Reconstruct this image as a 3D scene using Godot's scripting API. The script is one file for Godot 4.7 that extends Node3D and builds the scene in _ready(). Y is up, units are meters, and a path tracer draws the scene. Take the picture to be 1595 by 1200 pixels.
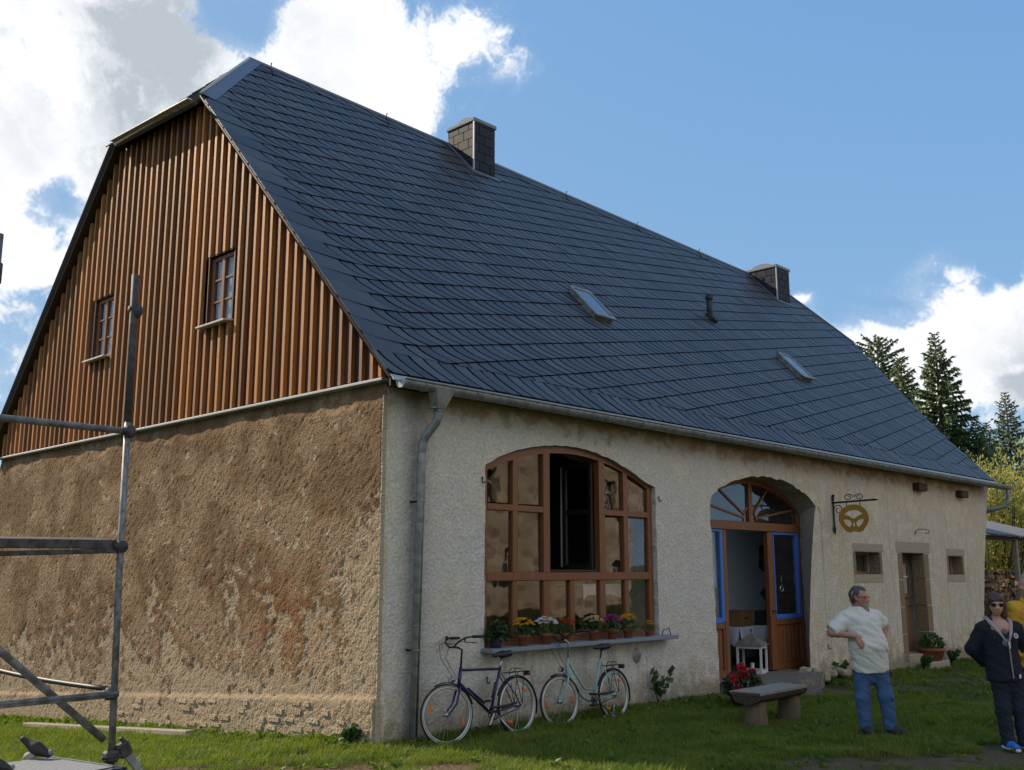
extends Node3D
# A slate-roofed stone farmhouse with a boarded gable, seen across its yard. x runs along the front wall, y is up, the yard lies at +z.

const EYE := Vector3(-7.543, 1.93, 9.312)
const RIGHT := Vector3(0.6947, 0.0, 0.7193)
const AHEAD := Vector3(0.7193, 0.0, -0.6947)
const SLOPE := Vector3(0.0, 0.7271, -0.6865)
const ROOFN := Vector3(0.0, 0.6865, 0.7271)
const DEEP := 12.5

var rng := RandomNumberGenerator.new()
var counts := {}
var house: Node3D
var M := {}
var nz := FastNoiseLite.new()

# ------------------------------------------------------------------ helpers
func lin(r: float, g: float, b: float) -> Color:
	return Color(r, g, b).linear_to_srgb()

func mt(r: float, g: float, b: float, rough := 0.8, metal := 0.0) -> StandardMaterial3D:
	var m := StandardMaterial3D.new()
	m.albedo_color = lin(r, g, b)
	m.roughness = rough
	m.metallic = metal
	return m

func numbered(parent: Node, called: String) -> String:
	var key := str(parent.get_instance_id()) + called
	var n: int = counts.get(key, 0)
	counts[key] = n + 1
	return called if n == 0 else "%s_%03d" % [called, n]

func put(called: String, mesh: Mesh, mat: Material, parent: Node = self) -> MeshInstance3D:
	var o := MeshInstance3D.new()
	o.name = numbered(parent, called)
	o.mesh = mesh
	if mat:
		o.material_override = mat
	parent.add_child(o, true)
	return o

func group_node(called: String, parent: Node, at := Vector3.ZERO) -> Node3D:
	var o := Node3D.new()
	o.name = numbered(parent, called)
	o.position = at
	parent.add_child(o, true)
	return o

func tag(o: Node, label: String, category: String, group := "", kind := "") -> void:
	o.set_meta("label", label)
	o.set_meta("category", category)
	if group:
		o.set_meta("group", group)
	if kind:
		o.set_meta("kind", kind)

func thing(called: String, label: String, category: String, at := Vector3.ZERO, turn := 0.0, group := "") -> Node3D:
	var o := group_node(called, self, at)
	o.rotation.y = turn
	tag(o, label, category, group)
	return o

func structure(called: String, mesh: Mesh, mat: Material) -> MeshInstance3D:
	var o := put(called, mesh, mat)
	o.set_meta("kind", "structure")
	return o

class MB:
	var st := SurfaceTool.new()
	var col := Color.WHITE
	func _init(flat := true) -> void:
		st.begin(Mesh.PRIMITIVE_TRIANGLES)
		st.set_smooth_group(0xFFFFFFFF if flat else 0)
	func smooth(n := 0) -> MB:
		st.set_smooth_group(n)
		return self
	func flat() -> MB:
		st.set_smooth_group(0xFFFFFFFF)
		return self
	func v(p: Vector3) -> void:
		st.set_color(col)
		st.add_vertex(p)
	func tri(a: Vector3, b: Vector3, c: Vector3) -> void:
		v(a); v(c); v(b)
	func quad(a: Vector3, b: Vector3, c: Vector3, d: Vector3) -> void:
		tri(a, b, c); tri(a, c, d)
	func face(pts: Array, inside: Vector3) -> void:
		var n: Vector3 = (pts[1] - pts[0]).cross(pts[2] - pts[0])
		var out: bool = n.dot(pts[0] - inside) > 0.0
		for i in range(1, pts.size() - 1):
			if out:
				tri(pts[0], pts[i], pts[i + 1])
			else:
				tri(pts[0], pts[i + 1], pts[i])
	func hexa(p: Array) -> void:
		# eight corners: 0-3 bottom ring, 4-7 top ring
		var c := Vector3.ZERO
		for q in p:
			c += q
		c /= 8.0
		face([p[0], p[1], p[2], p[3]], c)
		face([p[4], p[5], p[6], p[7]], c)
		for i in 4:
			var j := (i + 1) % 4
			face([p[i], p[j], p[j + 4], p[i + 4]], c)
	func box(c: Vector3, s: Vector3, b := Basis(), bevel := 0.0) -> MB:
		var h := s * 0.5
		var t := Transform3D(b, c)
		if bevel <= 0.0:
			var q := []
			for y in [-1, 1]:
				for xz in [[-1, -1], [1, -1], [1, 1], [-1, 1]]:
					q.append(t * Vector3(h.x * xz[0], h.y * y, h.z * xz[1]))
			hexa(q)
			return self
		var e := minf(bevel, minf(h.x, minf(h.y, h.z)) * 0.9)
		var g := func(sx: int, sy: int, sz: int, ax: int) -> Vector3:
			var p := Vector3(h.x - e, h.y - e, h.z - e)
			p[ax] = h[ax]
			return t * (p * Vector3(sx, sy, sz))
		for s1 in [-1, 1]:
			face([g.call(s1, -1, -1, 0), g.call(s1, 1, -1, 0), g.call(s1, 1, 1, 0), g.call(s1, -1, 1, 0)], c)
			face([g.call(-1, s1, -1, 1), g.call(1, s1, -1, 1), g.call(1, s1, 1, 1), g.call(-1, s1, 1, 1)], c)
			face([g.call(-1, -1, s1, 2), g.call(1, -1, s1, 2), g.call(1, 1, s1, 2), g.call(-1, 1, s1, 2)], c)
			for s2 in [-1, 1]:
				face([g.call(s1, s2, -1, 0), g.call(s1, s2, 1, 0), g.call(s1, s2, 1, 1), g.call(s1, s2, -1, 1)], c)
				face([g.call(s1, -1, s2, 0), g.call(s1, 1, s2, 0), g.call(s1, 1, s2, 2), g.call(s1, -1, s2, 2)], c)
				face([g.call(-1, s1, s2, 1), g.call(1, s1, s2, 1), g.call(1, s1, s2, 2), g.call(-1, s1, s2, 2)], c)
				for s3 in [-1, 1]:
					face([g.call(s1, s2, s3, 0), g.call(s1, s2, s3, 1), g.call(s1, s2, s3, 2)], c)
		return self
	func bar(a: Vector3, b: Vector3, w: float, d: float, side := Vector3.UP, bevel := 0.0) -> MB:
		var y := (b - a).normalized()
		var x := side.cross(y)
		if x.length() < 0.01:
			x = Vector3.RIGHT.cross(y)
		x = x.normalized()
		var z := x.cross(y)
		box((a + b) * 0.5, Vector3(w, a.distance_to(b), d), Basis(x, y, z), bevel)
		return self
	func tube(pts: Array, rad, segs := 8, caps := true) -> MB:
		var n := pts.size()
		var rings := []
		var t0: Vector3 = (pts[1] - pts[0]).normalized()
		var u := t0.cross(Vector3.UP if absf(t0.y) < 0.9 else Vector3.RIGHT).normalized()
		for i in n:
			var t: Vector3
			if i == 0:
				t = t0
			elif i == n - 1:
				t = (pts[i] - pts[i - 1]).normalized()
			else:
				t = ((pts[i] - pts[i - 1]).normalized() + (pts[i + 1] - pts[i]).normalized()).normalized()
			u = (u - t * u.dot(t)).normalized()
			var w := t.cross(u)
			var r: float = rad[i] if rad is Array else rad
			var ring := []
			for k in segs:
				var a := TAU * k / segs
				ring.append(pts[i] + (u * cos(a) + w * sin(a)) * r)
			rings.append(ring)
		for i in n - 1:
			for k in segs:
				var k2 := (k + 1) % segs
				quad(rings[i][k], rings[i][k2], rings[i + 1][k2], rings[i + 1][k])
		if caps:
			for k in range(1, segs - 1):
				tri(rings[0][0], rings[0][k + 1], rings[0][k])
				tri(rings[n - 1][0], rings[n - 1][k], rings[n - 1][k + 1])
		return self
	func torus(c: Vector3, axis: Vector3, rad: float, r: float, segs := 40, sides := 8, squash := 1.0) -> MB:
		var u := axis.cross(Vector3.UP if absf(axis.y) < 0.9 else Vector3.RIGHT).normalized()
		var w := axis.cross(u)
		var pt := func(i: int, k: int) -> Vector3:
			var a := TAU * (i % segs) / segs
			var b := TAU * (k % sides) / sides
			var d := u * cos(a) + w * sin(a)
			return c + d * (rad + r * cos(b)) + axis * (r * sin(b) * squash)
		for i in segs:
			for k in sides:
				quad(pt.call(i, k), pt.call(i, k + 1), pt.call(i + 1, k + 1), pt.call(i + 1, k))
		return self
	func lathe(prof: Array, t: Transform3D, segs := 16) -> MB:
		# profile of Vector2(radius, height), bottom to top
		for i in prof.size() - 1:
			for k in segs:
				var a := TAU * k / segs
				var b := TAU * (k + 1) / segs
				var p: Vector2 = prof[i]
				var q: Vector2 = prof[i + 1]
				quad(t * Vector3(p.x * cos(a), p.y, -p.x * sin(a)), t * Vector3(p.x * cos(b), p.y, -p.x * sin(b)), t * Vector3(q.x * cos(b), q.y, -q.x * sin(b)), t * Vector3(q.x * cos(a), q.y, -q.x * sin(a)))
		return self
	func ball(c: Vector3, r: Vector3, rings := 8, segs := 12) -> MB:
		var prof := []
		for i in rings + 1:
			var a := PI * i / rings - PI / 2
			prof.append(Vector2(cos(a) if i > 0 and i < rings else 0.0, sin(a)))
		lathe(prof, Transform3D(Basis.from_scale(r), c), segs)
		return self
	func prism(poly: PackedVector2Array, t: Transform3D, z0: float, z1: float, top = null, edge := 1.0, tone := 1.0) -> MB:
		col = Color(tone, tone, tone)
		var area := 0.0
		var n := poly.size()
		for i in n:
			area += poly[i].cross(poly[(i + 1) % n])
		var p := poly.duplicate()
		if area < 0.0:
			p.reverse()
		var idx := Geometry2D.triangulate_polygon(p)
		var hi := func(q: Vector2) -> Vector3:
			return t * Vector3(q.x, q.y, top.call(q) if top != null else z1)
		var lo := func(q: Vector2) -> Vector3:
			return t * Vector3(q.x, q.y, z0)
		for i in range(0, idx.size(), 3):
			var a := p[idx[i]]
			var b := p[idx[i + 1]]
			var c := p[idx[i + 2]]
			if (b - a).cross(c - a) < 0.0:
				var k := b
				b = c
				c = k
			tri(hi.call(a), hi.call(b), hi.call(c))
			tri(lo.call(a), lo.call(c), lo.call(b))
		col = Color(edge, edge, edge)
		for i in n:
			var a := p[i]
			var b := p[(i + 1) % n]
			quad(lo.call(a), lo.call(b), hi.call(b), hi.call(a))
		col = Color.WHITE
		return self
	func done() -> ArrayMesh:
		st.generate_normals()
		return st.commit()

func boxed(s: Vector3, bevel := 0.0) -> ArrayMesh:
	return MB.new().box(Vector3.ZERO, s, Basis(), bevel).done()

func poly(a: Array) -> PackedVector2Array:
	var p := PackedVector2Array()
	for q in a:
		p.append(Vector2(q[0], q[1]))
	return p

func noise_bytes(seed_: int, freq: float, w: int, h: int, oct := 4, kind := FastNoiseLite.TYPE_SIMPLEX_SMOOTH) -> PackedByteArray:
	var n := FastNoiseLite.new()
	n.seed = seed_
	n.noise_type = kind
	n.frequency = freq
	n.fractal_octaves = oct
	if kind == FastNoiseLite.TYPE_CELLULAR:
		n.fractal_type = FastNoiseLite.FRACTAL_NONE
		n.cellular_return_type = FastNoiseLite.RETURN_DISTANCE2_SUB
	var im := n.get_image(w, h, false, false, true)
	im.convert(Image.FORMAT_L8)
	return im.get_data()

func stretch_bytes(seed_: int, freq: float, w: int, h: int, fx: int, fy: int, oct := 3) -> PackedByteArray:
	var n := FastNoiseLite.new()
	n.seed = seed_
	n.frequency = freq
	n.fractal_octaves = oct
	var im := n.get_image(maxi(8, w / fx), maxi(8, h / fy), false, false, true)
	im.convert(Image.FORMAT_L8)
	im.resize(w, h, Image.INTERPOLATE_CUBIC)
	return im.get_data()

func rgb_tex(data: PackedByteArray, w: int, h: int) -> ImageTexture:
	return ImageTexture.create_from_image(Image.create_from_data(w, h, false, Image.FORMAT_RGB8, data))

func grey_tex(data: PackedByteArray, w: int, h: int) -> ImageTexture:
	return ImageTexture.create_from_image(Image.create_from_data(w, h, false, Image.FORMAT_L8, data))

func s8(x: float) -> int:
	var c := clampf(x, 0.0, 1.0)
	c = 12.92 * c if c < 0.0031308 else 1.055 * pow(c, 0.41667) - 0.055
	return int(c * 255.0)

func relief(m: StandardMaterial3D, freq: float, cm: float, scale: float, seed_ := 1, oct := 4) -> void:
	# fine relief of a real surface, laid on in world space
	var t := NoiseTexture2D.new()
	t.width = 256
	t.height = 256
	t.seamless = true
	var n := FastNoiseLite.new()
	n.seed = seed_
	n.frequency = freq
	n.fractal_octaves = oct
	t.noise = n
	m.heightmap_enabled = true
	m.heightmap_texture = t
	m.heightmap_scale = cm
	m.uv1_triplanar = true
	m.uv1_world_triplanar = true
	m.uv1_scale = Vector3.ONE * scale

func mottle(m: StandardMaterial3D, a: Color, b: Color, freq: float, scale: float, seed_: int) -> StandardMaterial3D:
	# stains and wear: two tones of the same stuff in patches (linear colours)
	var n := noise_bytes(seed_, freq, 128, 128, 4)
	var d := PackedByteArray()
	d.resize(128 * 128 * 3)
	for i in 16384:
		var t := smoothstep(0.25, 0.75, n[i] / 255.0)
		d[i * 3] = s8(lerpf(a.r, b.r, t))
		d[i * 3 + 1] = s8(lerpf(a.g, b.g, t))
		d[i * 3 + 2] = s8(lerpf(a.b, b.b, t))
	m.albedo_color = Color.WHITE
	m.albedo_texture = rgb_tex(d, 128, 128)
	m.uv1_triplanar = true
	m.uv1_world_triplanar = true
	m.uv1_scale = Vector3.ONE * scale
	return m

func grained(r: float, g: float, b: float, r2: float, g2: float, b2: float, along: Vector3, rough := 0.7, seed_ := 3) -> StandardMaterial3D:
	# wood: long streaks along one axis, some knots
	var w := 256
	var h := 256
	var a := stretch_bytes(seed_, 0.09, w, h, 1, 16, 4)
	var k := noise_bytes(seed_ + 7, 0.03, w, h, 2)
	var d := PackedByteArray()
	d.resize(w * h * 3)
	for i in w * h:
		var t := clampf(a[i] / 255.0 * 1.1 - 0.05, 0.0, 1.0)
		var q := 1.0 - 0.55 * smoothstep(0.83, 0.95, k[i] / 255.0)
		d[i * 3] = s8(lerpf(r, r2, t) * q)
		d[i * 3 + 1] = s8(lerpf(g, g2, t) * q)
		d[i * 3 + 2] = s8(lerpf(b, b2, t) * q)
	var m := StandardMaterial3D.new()
	m.albedo_texture = rgb_tex(d, w, h)
	m.heightmap_enabled = true
	m.heightmap_texture = grey_tex(a, w, h)
	m.heightmap_scale = 0.15
	m.roughness = rough
	m.uv1_triplanar = true
	m.uv1_world_triplanar = true
	m.uv1_scale = along
	return m

# ------------------------------------------------------------------ bodies: tapered capsules joined by a smooth minimum, meshed as surface nets
# a bone is [from, to, radius, radius, depth scale, cut flat at the far end]
func flesh(mb: MB, bones: Array, cell: float, k: float, fold := 0.0, fold_freq := 9.0, cuts: Array = []) -> void:
	var lo := Vector3.ONE * 1e9
	var hi := Vector3.ONE * -1e9
	for b in bones:
		var r: float = maxf(b[2], b[3]) + 3.0 * k
		for e in 2:
			lo = lo.min(b[e] - Vector3.ONE * r)
			hi = hi.max(b[e] + Vector3.ONE * r)
	var nx := int((hi.x - lo.x) / cell) + 3
	var ny := int((hi.y - lo.y) / cell) + 3
	var nzz := int((hi.z - lo.z) / cell) + 3
	var acc := PackedFloat32Array()
	acc.resize(nx * ny * nzz)
	for b in bones:
		var a: Vector3 = b[0]
		var e: Vector3 = b[1]
		var ra: float = b[2]
		var rb: float = b[3]
		var ds: float = b[4] if b.size() > 4 else 1.0
		var flat: bool = b[5] if b.size() > 5 else false
		var ab := Vector3(e.x - a.x, e.y - a.y, (e.z - a.z) / ds)
		var l2 := maxf(ab.length_squared(), 1e-8)
		var ln := sqrt(l2)
		var r := maxf(ra, rb) + 3.0 * k
		var b0 := ((a.min(e) - Vector3.ONE * r - lo) / cell).floor()
		var b1 := ((a.max(e) + Vector3.ONE * r - lo) / cell).ceil()
		for z in range(maxi(0, int(b0.z)), mini(nzz, int(b1.z) + 1)):
			for y in range(maxi(0, int(b0.y)), mini(ny, int(b1.y) + 1)):
				var row := nx * (y + ny * z)
				for x in range(maxi(0, int(b0.x)), mini(nx, int(b1.x) + 1)):
					var p := Vector3(lo.x + x * cell - a.x, lo.y + y * cell - a.y, (lo.z + z * cell - a.z) / ds)
					var t0 := p.dot(ab) / l2
					var t := clampf(t0, 0.0, 1.0)
					var d := (p - ab * t).length() - lerpf(ra, rb, t)
					if flat and t0 > 1.0:
						d = maxf(d, (t0 - 1.0) * ln)
					if d < 3.0 * k:
						acc[row + x] += exp(-d / k)
	for c in cuts:
		for z in nzz:
			for y in ny:
				for x in nx:
					var i := x + nx * (y + ny * z)
					if acc[i] > 0.0:
						var d: float = c[0].dot(lo + Vector3(x, y, z) * cell) - c[1]
						if d > -2.0 * k:
							acc[i] = minf(acc[i], exp(-d / k))
	var at := PackedInt32Array()
	at.resize(nx * ny * nzz)
	var verts := PackedVector3Array()
	var off := [0, 1, nx, nx + 1, nx * ny, nx * ny + 1, nx * ny + nx, nx * ny + nx + 1]
	var edges := [[0, 1], [2, 3], [4, 5], [6, 7], [0, 2], [1, 3], [4, 6], [5, 7], [0, 4], [1, 5], [2, 6], [3, 7]]
	for z in nzz - 1:
		for y in ny - 1:
			var row := nx * (y + ny * z)
			for x in nx - 1:
				var i := row + x
				var m := 0
				for c in 8:
					if acc[i + off[c]] > 1.0:
						m += 1
				if m == 0 or m == 8:
					continue
				var f := []
				for c in 8:
					f.append(-k * log(maxf(acc[i + off[c]], 1e-9)))
				var s := Vector3.ZERO
				var n := 0
				for ed in edges:
					var f0: float = f[ed[0]]
					var f1: float = f[ed[1]]
					if (f0 < 0.0) != (f1 < 0.0):
						var t := f0 / (f0 - f1)
						var p0 := Vector3(ed[0] & 1, (ed[0] >> 1) & 1, ed[0] >> 2)
						var p1 := Vector3(ed[1] & 1, (ed[1] >> 1) & 1, ed[1] >> 2)
						s += p0.lerp(p1, t)
						n += 1
				var p := lo + (Vector3(x, y, z) + s / n) * cell
				if fold > 0.0:
					var g := Vector3(f[1] - f[0] + f[7] - f[6], f[2] - f[0] + f[7] - f[5], f[4] - f[0] + f[7] - f[3]).normalized()
					p += g * fold * (nz.get_noise_3d(p.x * fold_freq * 230.0, p.y * fold_freq * 620.0 + p.x * fold_freq * 330.0, p.z * fold_freq * 260.0))
				at[i] = verts.size()
				verts.append(p)
	var dx := 1
	var dy := nx
	var dz := nx * ny
	for z in range(1, nzz - 1):
		for y in range(1, ny - 1):
			var row := nx * (y + ny * z)
			for x in range(1, nx - 1):
				var i := row + x
				var a := acc[i] > 1.0
				if a != (acc[i + dx] > 1.0):
					_net(mb, verts, at[i - dy - dz], at[i - dz], at[i], at[i - dy], a)
				if a != (acc[i + dy] > 1.0):
					_net(mb, verts, at[i - dx - dz], at[i - dx], at[i], at[i - dz], a)
				if a != (acc[i + dz] > 1.0):
					_net(mb, verts, at[i - dx - dy], at[i - dy], at[i], at[i - dx], a)

func _net(mb: MB, v: PackedVector3Array, a: int, b: int, c: int, d: int, out: bool) -> void:
	if out:
		mb.quad(v[a], v[b], v[c], v[d])
	else:
		mb.quad(v[a], v[d], v[c], v[b])

# ------------------------------------------------------------------ the ground
func ground_y(x: float, z: float) -> float:
	var y := 0.075 * minf(z, 0.0) * smoothstep(0.6, -0.3, x) - 0.008 * maxf(x, 0.0)
	if z > -0.5:
		y -= 0.03
	y += 0.035 * nz.get_noise_2d(x * 14.0, z * 14.0) + 0.012 * nz.get_noise_2d(x * 70.0 + 90.0, z * 70.0)
	return y

func bare(x: float, z: float) -> float:
	# how far the turf is worn away
	var d := 0.0
	for b in [[2.6, 4.2, 1.0], [3.6, 4.9, 1.1], [4.9, 5.5, 1.1], [6.4, 5.4, 1.3], [8.4, 4.9, 1.3], [1.6, 3.9, 0.7], [-1.9, 0.35, 0.8], [-1.2, 1.0, 0.8], [-2.6, -0.3, 0.7], [-0.5, 1.6, 0.6], [9.2, 0.9, 0.9], [10.8, 1.6, 0.8], [13.0, 2.0, 1.0], [15.0, 2.0, 0.9]]:
		var q: float = Vector2(x - b[0], z - b[1]).length() / b[2]
		d = maxf(d, exp(-q * q * 1.2))
	return smoothstep(0.42, 0.8, d * 0.8 + 0.35 * nz.get_noise_2d(x * 55.0 + 300.0, z * 55.0) + 0.12)

# ------------------------------------------------------------------ the sky: air and clouds by compass bearing and height
var cloud_noise := FastNoiseLite.new()
var soft_noise := FastNoiseLite.new()
# bearing, height, half width, half height (degrees), strength
const CLOUDS := [
	[12.0, 22.0, 13.0, 17.0, 1.15], [24.5, 26.5, 5.0, 6.0, 0.75], [31.0, 25.0, 4.5, 2.6, 0.85], [35.8, 27.4, 4.4, 3.4, 1.05], [39.0, 25.0, 3.2, 3.6, 0.75], [36.5, 31.5, 3.4, 2.6, 0.6], [43.2, 29.8, 4.6, 2.4, 0.5],
	[20.4, 19.4, 2.1, 1.3, -0.5], [29.6, 29.7, 2.0, 1.1, -0.42], [27.4, 28.7, 1.4, 0.9, -0.25],
	[65.5, 10.4, 5.0, 2.9, 1.0], [70.2, 11.4, 2.2, 3.2, 1.1], [75.0, 11.2, 3.6, 3.1, 1.1], [84.0, 11.0, 8.0, 3.2, 1.0], [62.6, 14.9, 0.8, 0.5, 0.6],
	[-20.0, 30.0, 20.0, 12.0, 0.55], [-60.0, 25.0, 20.0, 10.0, 0.7], [110.0, 15.0, 18.0, 8.0, 0.9], [150.0, 30.0, 26.0, 13.0, 0.9], [200.0, 35.0, 28.0, 15.0, 0.9], [250.0, 24.0, 28.0, 12.0, 0.9], [300.0, 38.0, 20.0, 12.0, 0.7], [175.0, 12.0, 34.0, 7.0, 0.9], [170.0, 58.0, 40.0, 12.0, 0.8]]  # unseen clouds behind the camera are added to brighten the front wall

func sky_colour(az: float, el: float) -> Color:
	var e := maxf(el, 0.0)
	var t := 1.0 - exp(-e / 22.0)
	var near := exp(-pow(angle_difference(deg_to_rad(az), deg_to_rad(-21.0)), 2.0) * 0.9)
	var base := (Color(0.37, 0.57, 0.77).lerp(Color(0.085, 0.28, 0.63), t)) * 0.86
	base = base.lerp(Color(0.47, 0.57, 0.66), 0.45 * near * exp(-pow((e - 34.0) / 30.0, 2.0)))
	var d := Vector3(sin(deg_to_rad(az)) * cos(deg_to_rad(el)), sin(deg_to_rad(el)), -cos(deg_to_rad(az)) * cos(deg_to_rad(el)))
	var b := 0.0
	for c in CLOUDS:
		var da: float = wrapf(az - c[0], -180.0, 180.0) / c[2]
		var de: float = (el - c[1]) / c[3]
		var q: float = da * da + de * de
		if q < 6.0:
			b += c[4] * exp(-q)
	var n := cloud_noise.get_noise_3dv(d * 100.0)
	var s := soft_noise.get_noise_3dv(d * 100.0)
	var dens := b + 0.74 * n * smoothstep(0.0, 0.12, absf(b)) + 0.12 * s - 0.5
	var cover := smoothstep(-0.1, 0.22, dens)
	cover = maxf(cover, 0.22 * smoothstep(-0.3, 0.3, dens + 0.3 * s) * smoothstep(0.02, 0.15, b))
	if cover <= 0.0:
		return base
	# thick cloud against the sun turns grey, thin edges stay white
	var thick := smoothstep(0.12, 0.85, dens + 0.3 * s)
	var grey := 0.0
	grey += exp(-pow((az - 25.5) / 3.6, 2.0) - pow((el - 27.5) / 4.2, 2.0)) * 1.0
	grey += exp(-pow((az - 24.2) / 2.2, 2.0) - pow((el - 22.0) / 4.5, 2.0)) * 0.6
	grey += exp(-pow((az - 74.5) / 3.0, 2.0) - pow((el - 9.3) / 2.6, 2.0)) * 0.9
	grey += 0.6 * exp(-pow((az - 22.0) / 8.0, 2.0) - pow((el - 29.0) / 5.0, 2.0))
	grey += exp(-pow((az - 19.5) / 3.0, 2.0) - pow((el - 12.6) / 2.2, 2.0)) * 0.6
	grey = clampf(grey * (0.8 + 0.7 * n) + 0.3 * s + 0.3 * n + 0.2 * thick - 0.1, 0.0, 1.0)
	var white := Color(0.9, 0.91, 0.93).lerp(Color(0.42, 0.47, 0.52), grey)
	return base.lerp(white, cover)

func make_sky() -> ImageTexture:
	cloud_noise.seed = 12
	cloud_noise.frequency = 0.1
	cloud_noise.fractal_octaves = 6
	cloud_noise.fractal_gain = 0.6
	cloud_noise.domain_warp_enabled = true
	cloud_noise.domain_warp_frequency = 0.06
	cloud_noise.domain_warp_amplitude = 7.0
	soft_noise.seed = 31
	soft_noise.frequency = 0.05
	soft_noise.fractal_octaves = 3
	var low := Image.create_empty(512, 256, false, Image.FORMAT_RGBF)
	for y in 256:
		for x in 512:
			low.set_pixel(x, y, sky_colour((x + 0.5) * 360.0 / 512.0, 90.0 - (y + 0.5) * 180.0 / 256.0))
	low.resize(4096, 2048, Image.INTERPOLATE_BILINEAR)
	# the part of the sky above the house is worked out finer
	for y in range(569, 1047):
		for x in range(80, 960):
			low.set_pixel(x, y, sky_colour((x + 0.5) * 360.0 / 4096.0, 90.0 - (y + 0.5) * 180.0 / 2048.0))
	return ImageTexture.create_from_image(low)

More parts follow.
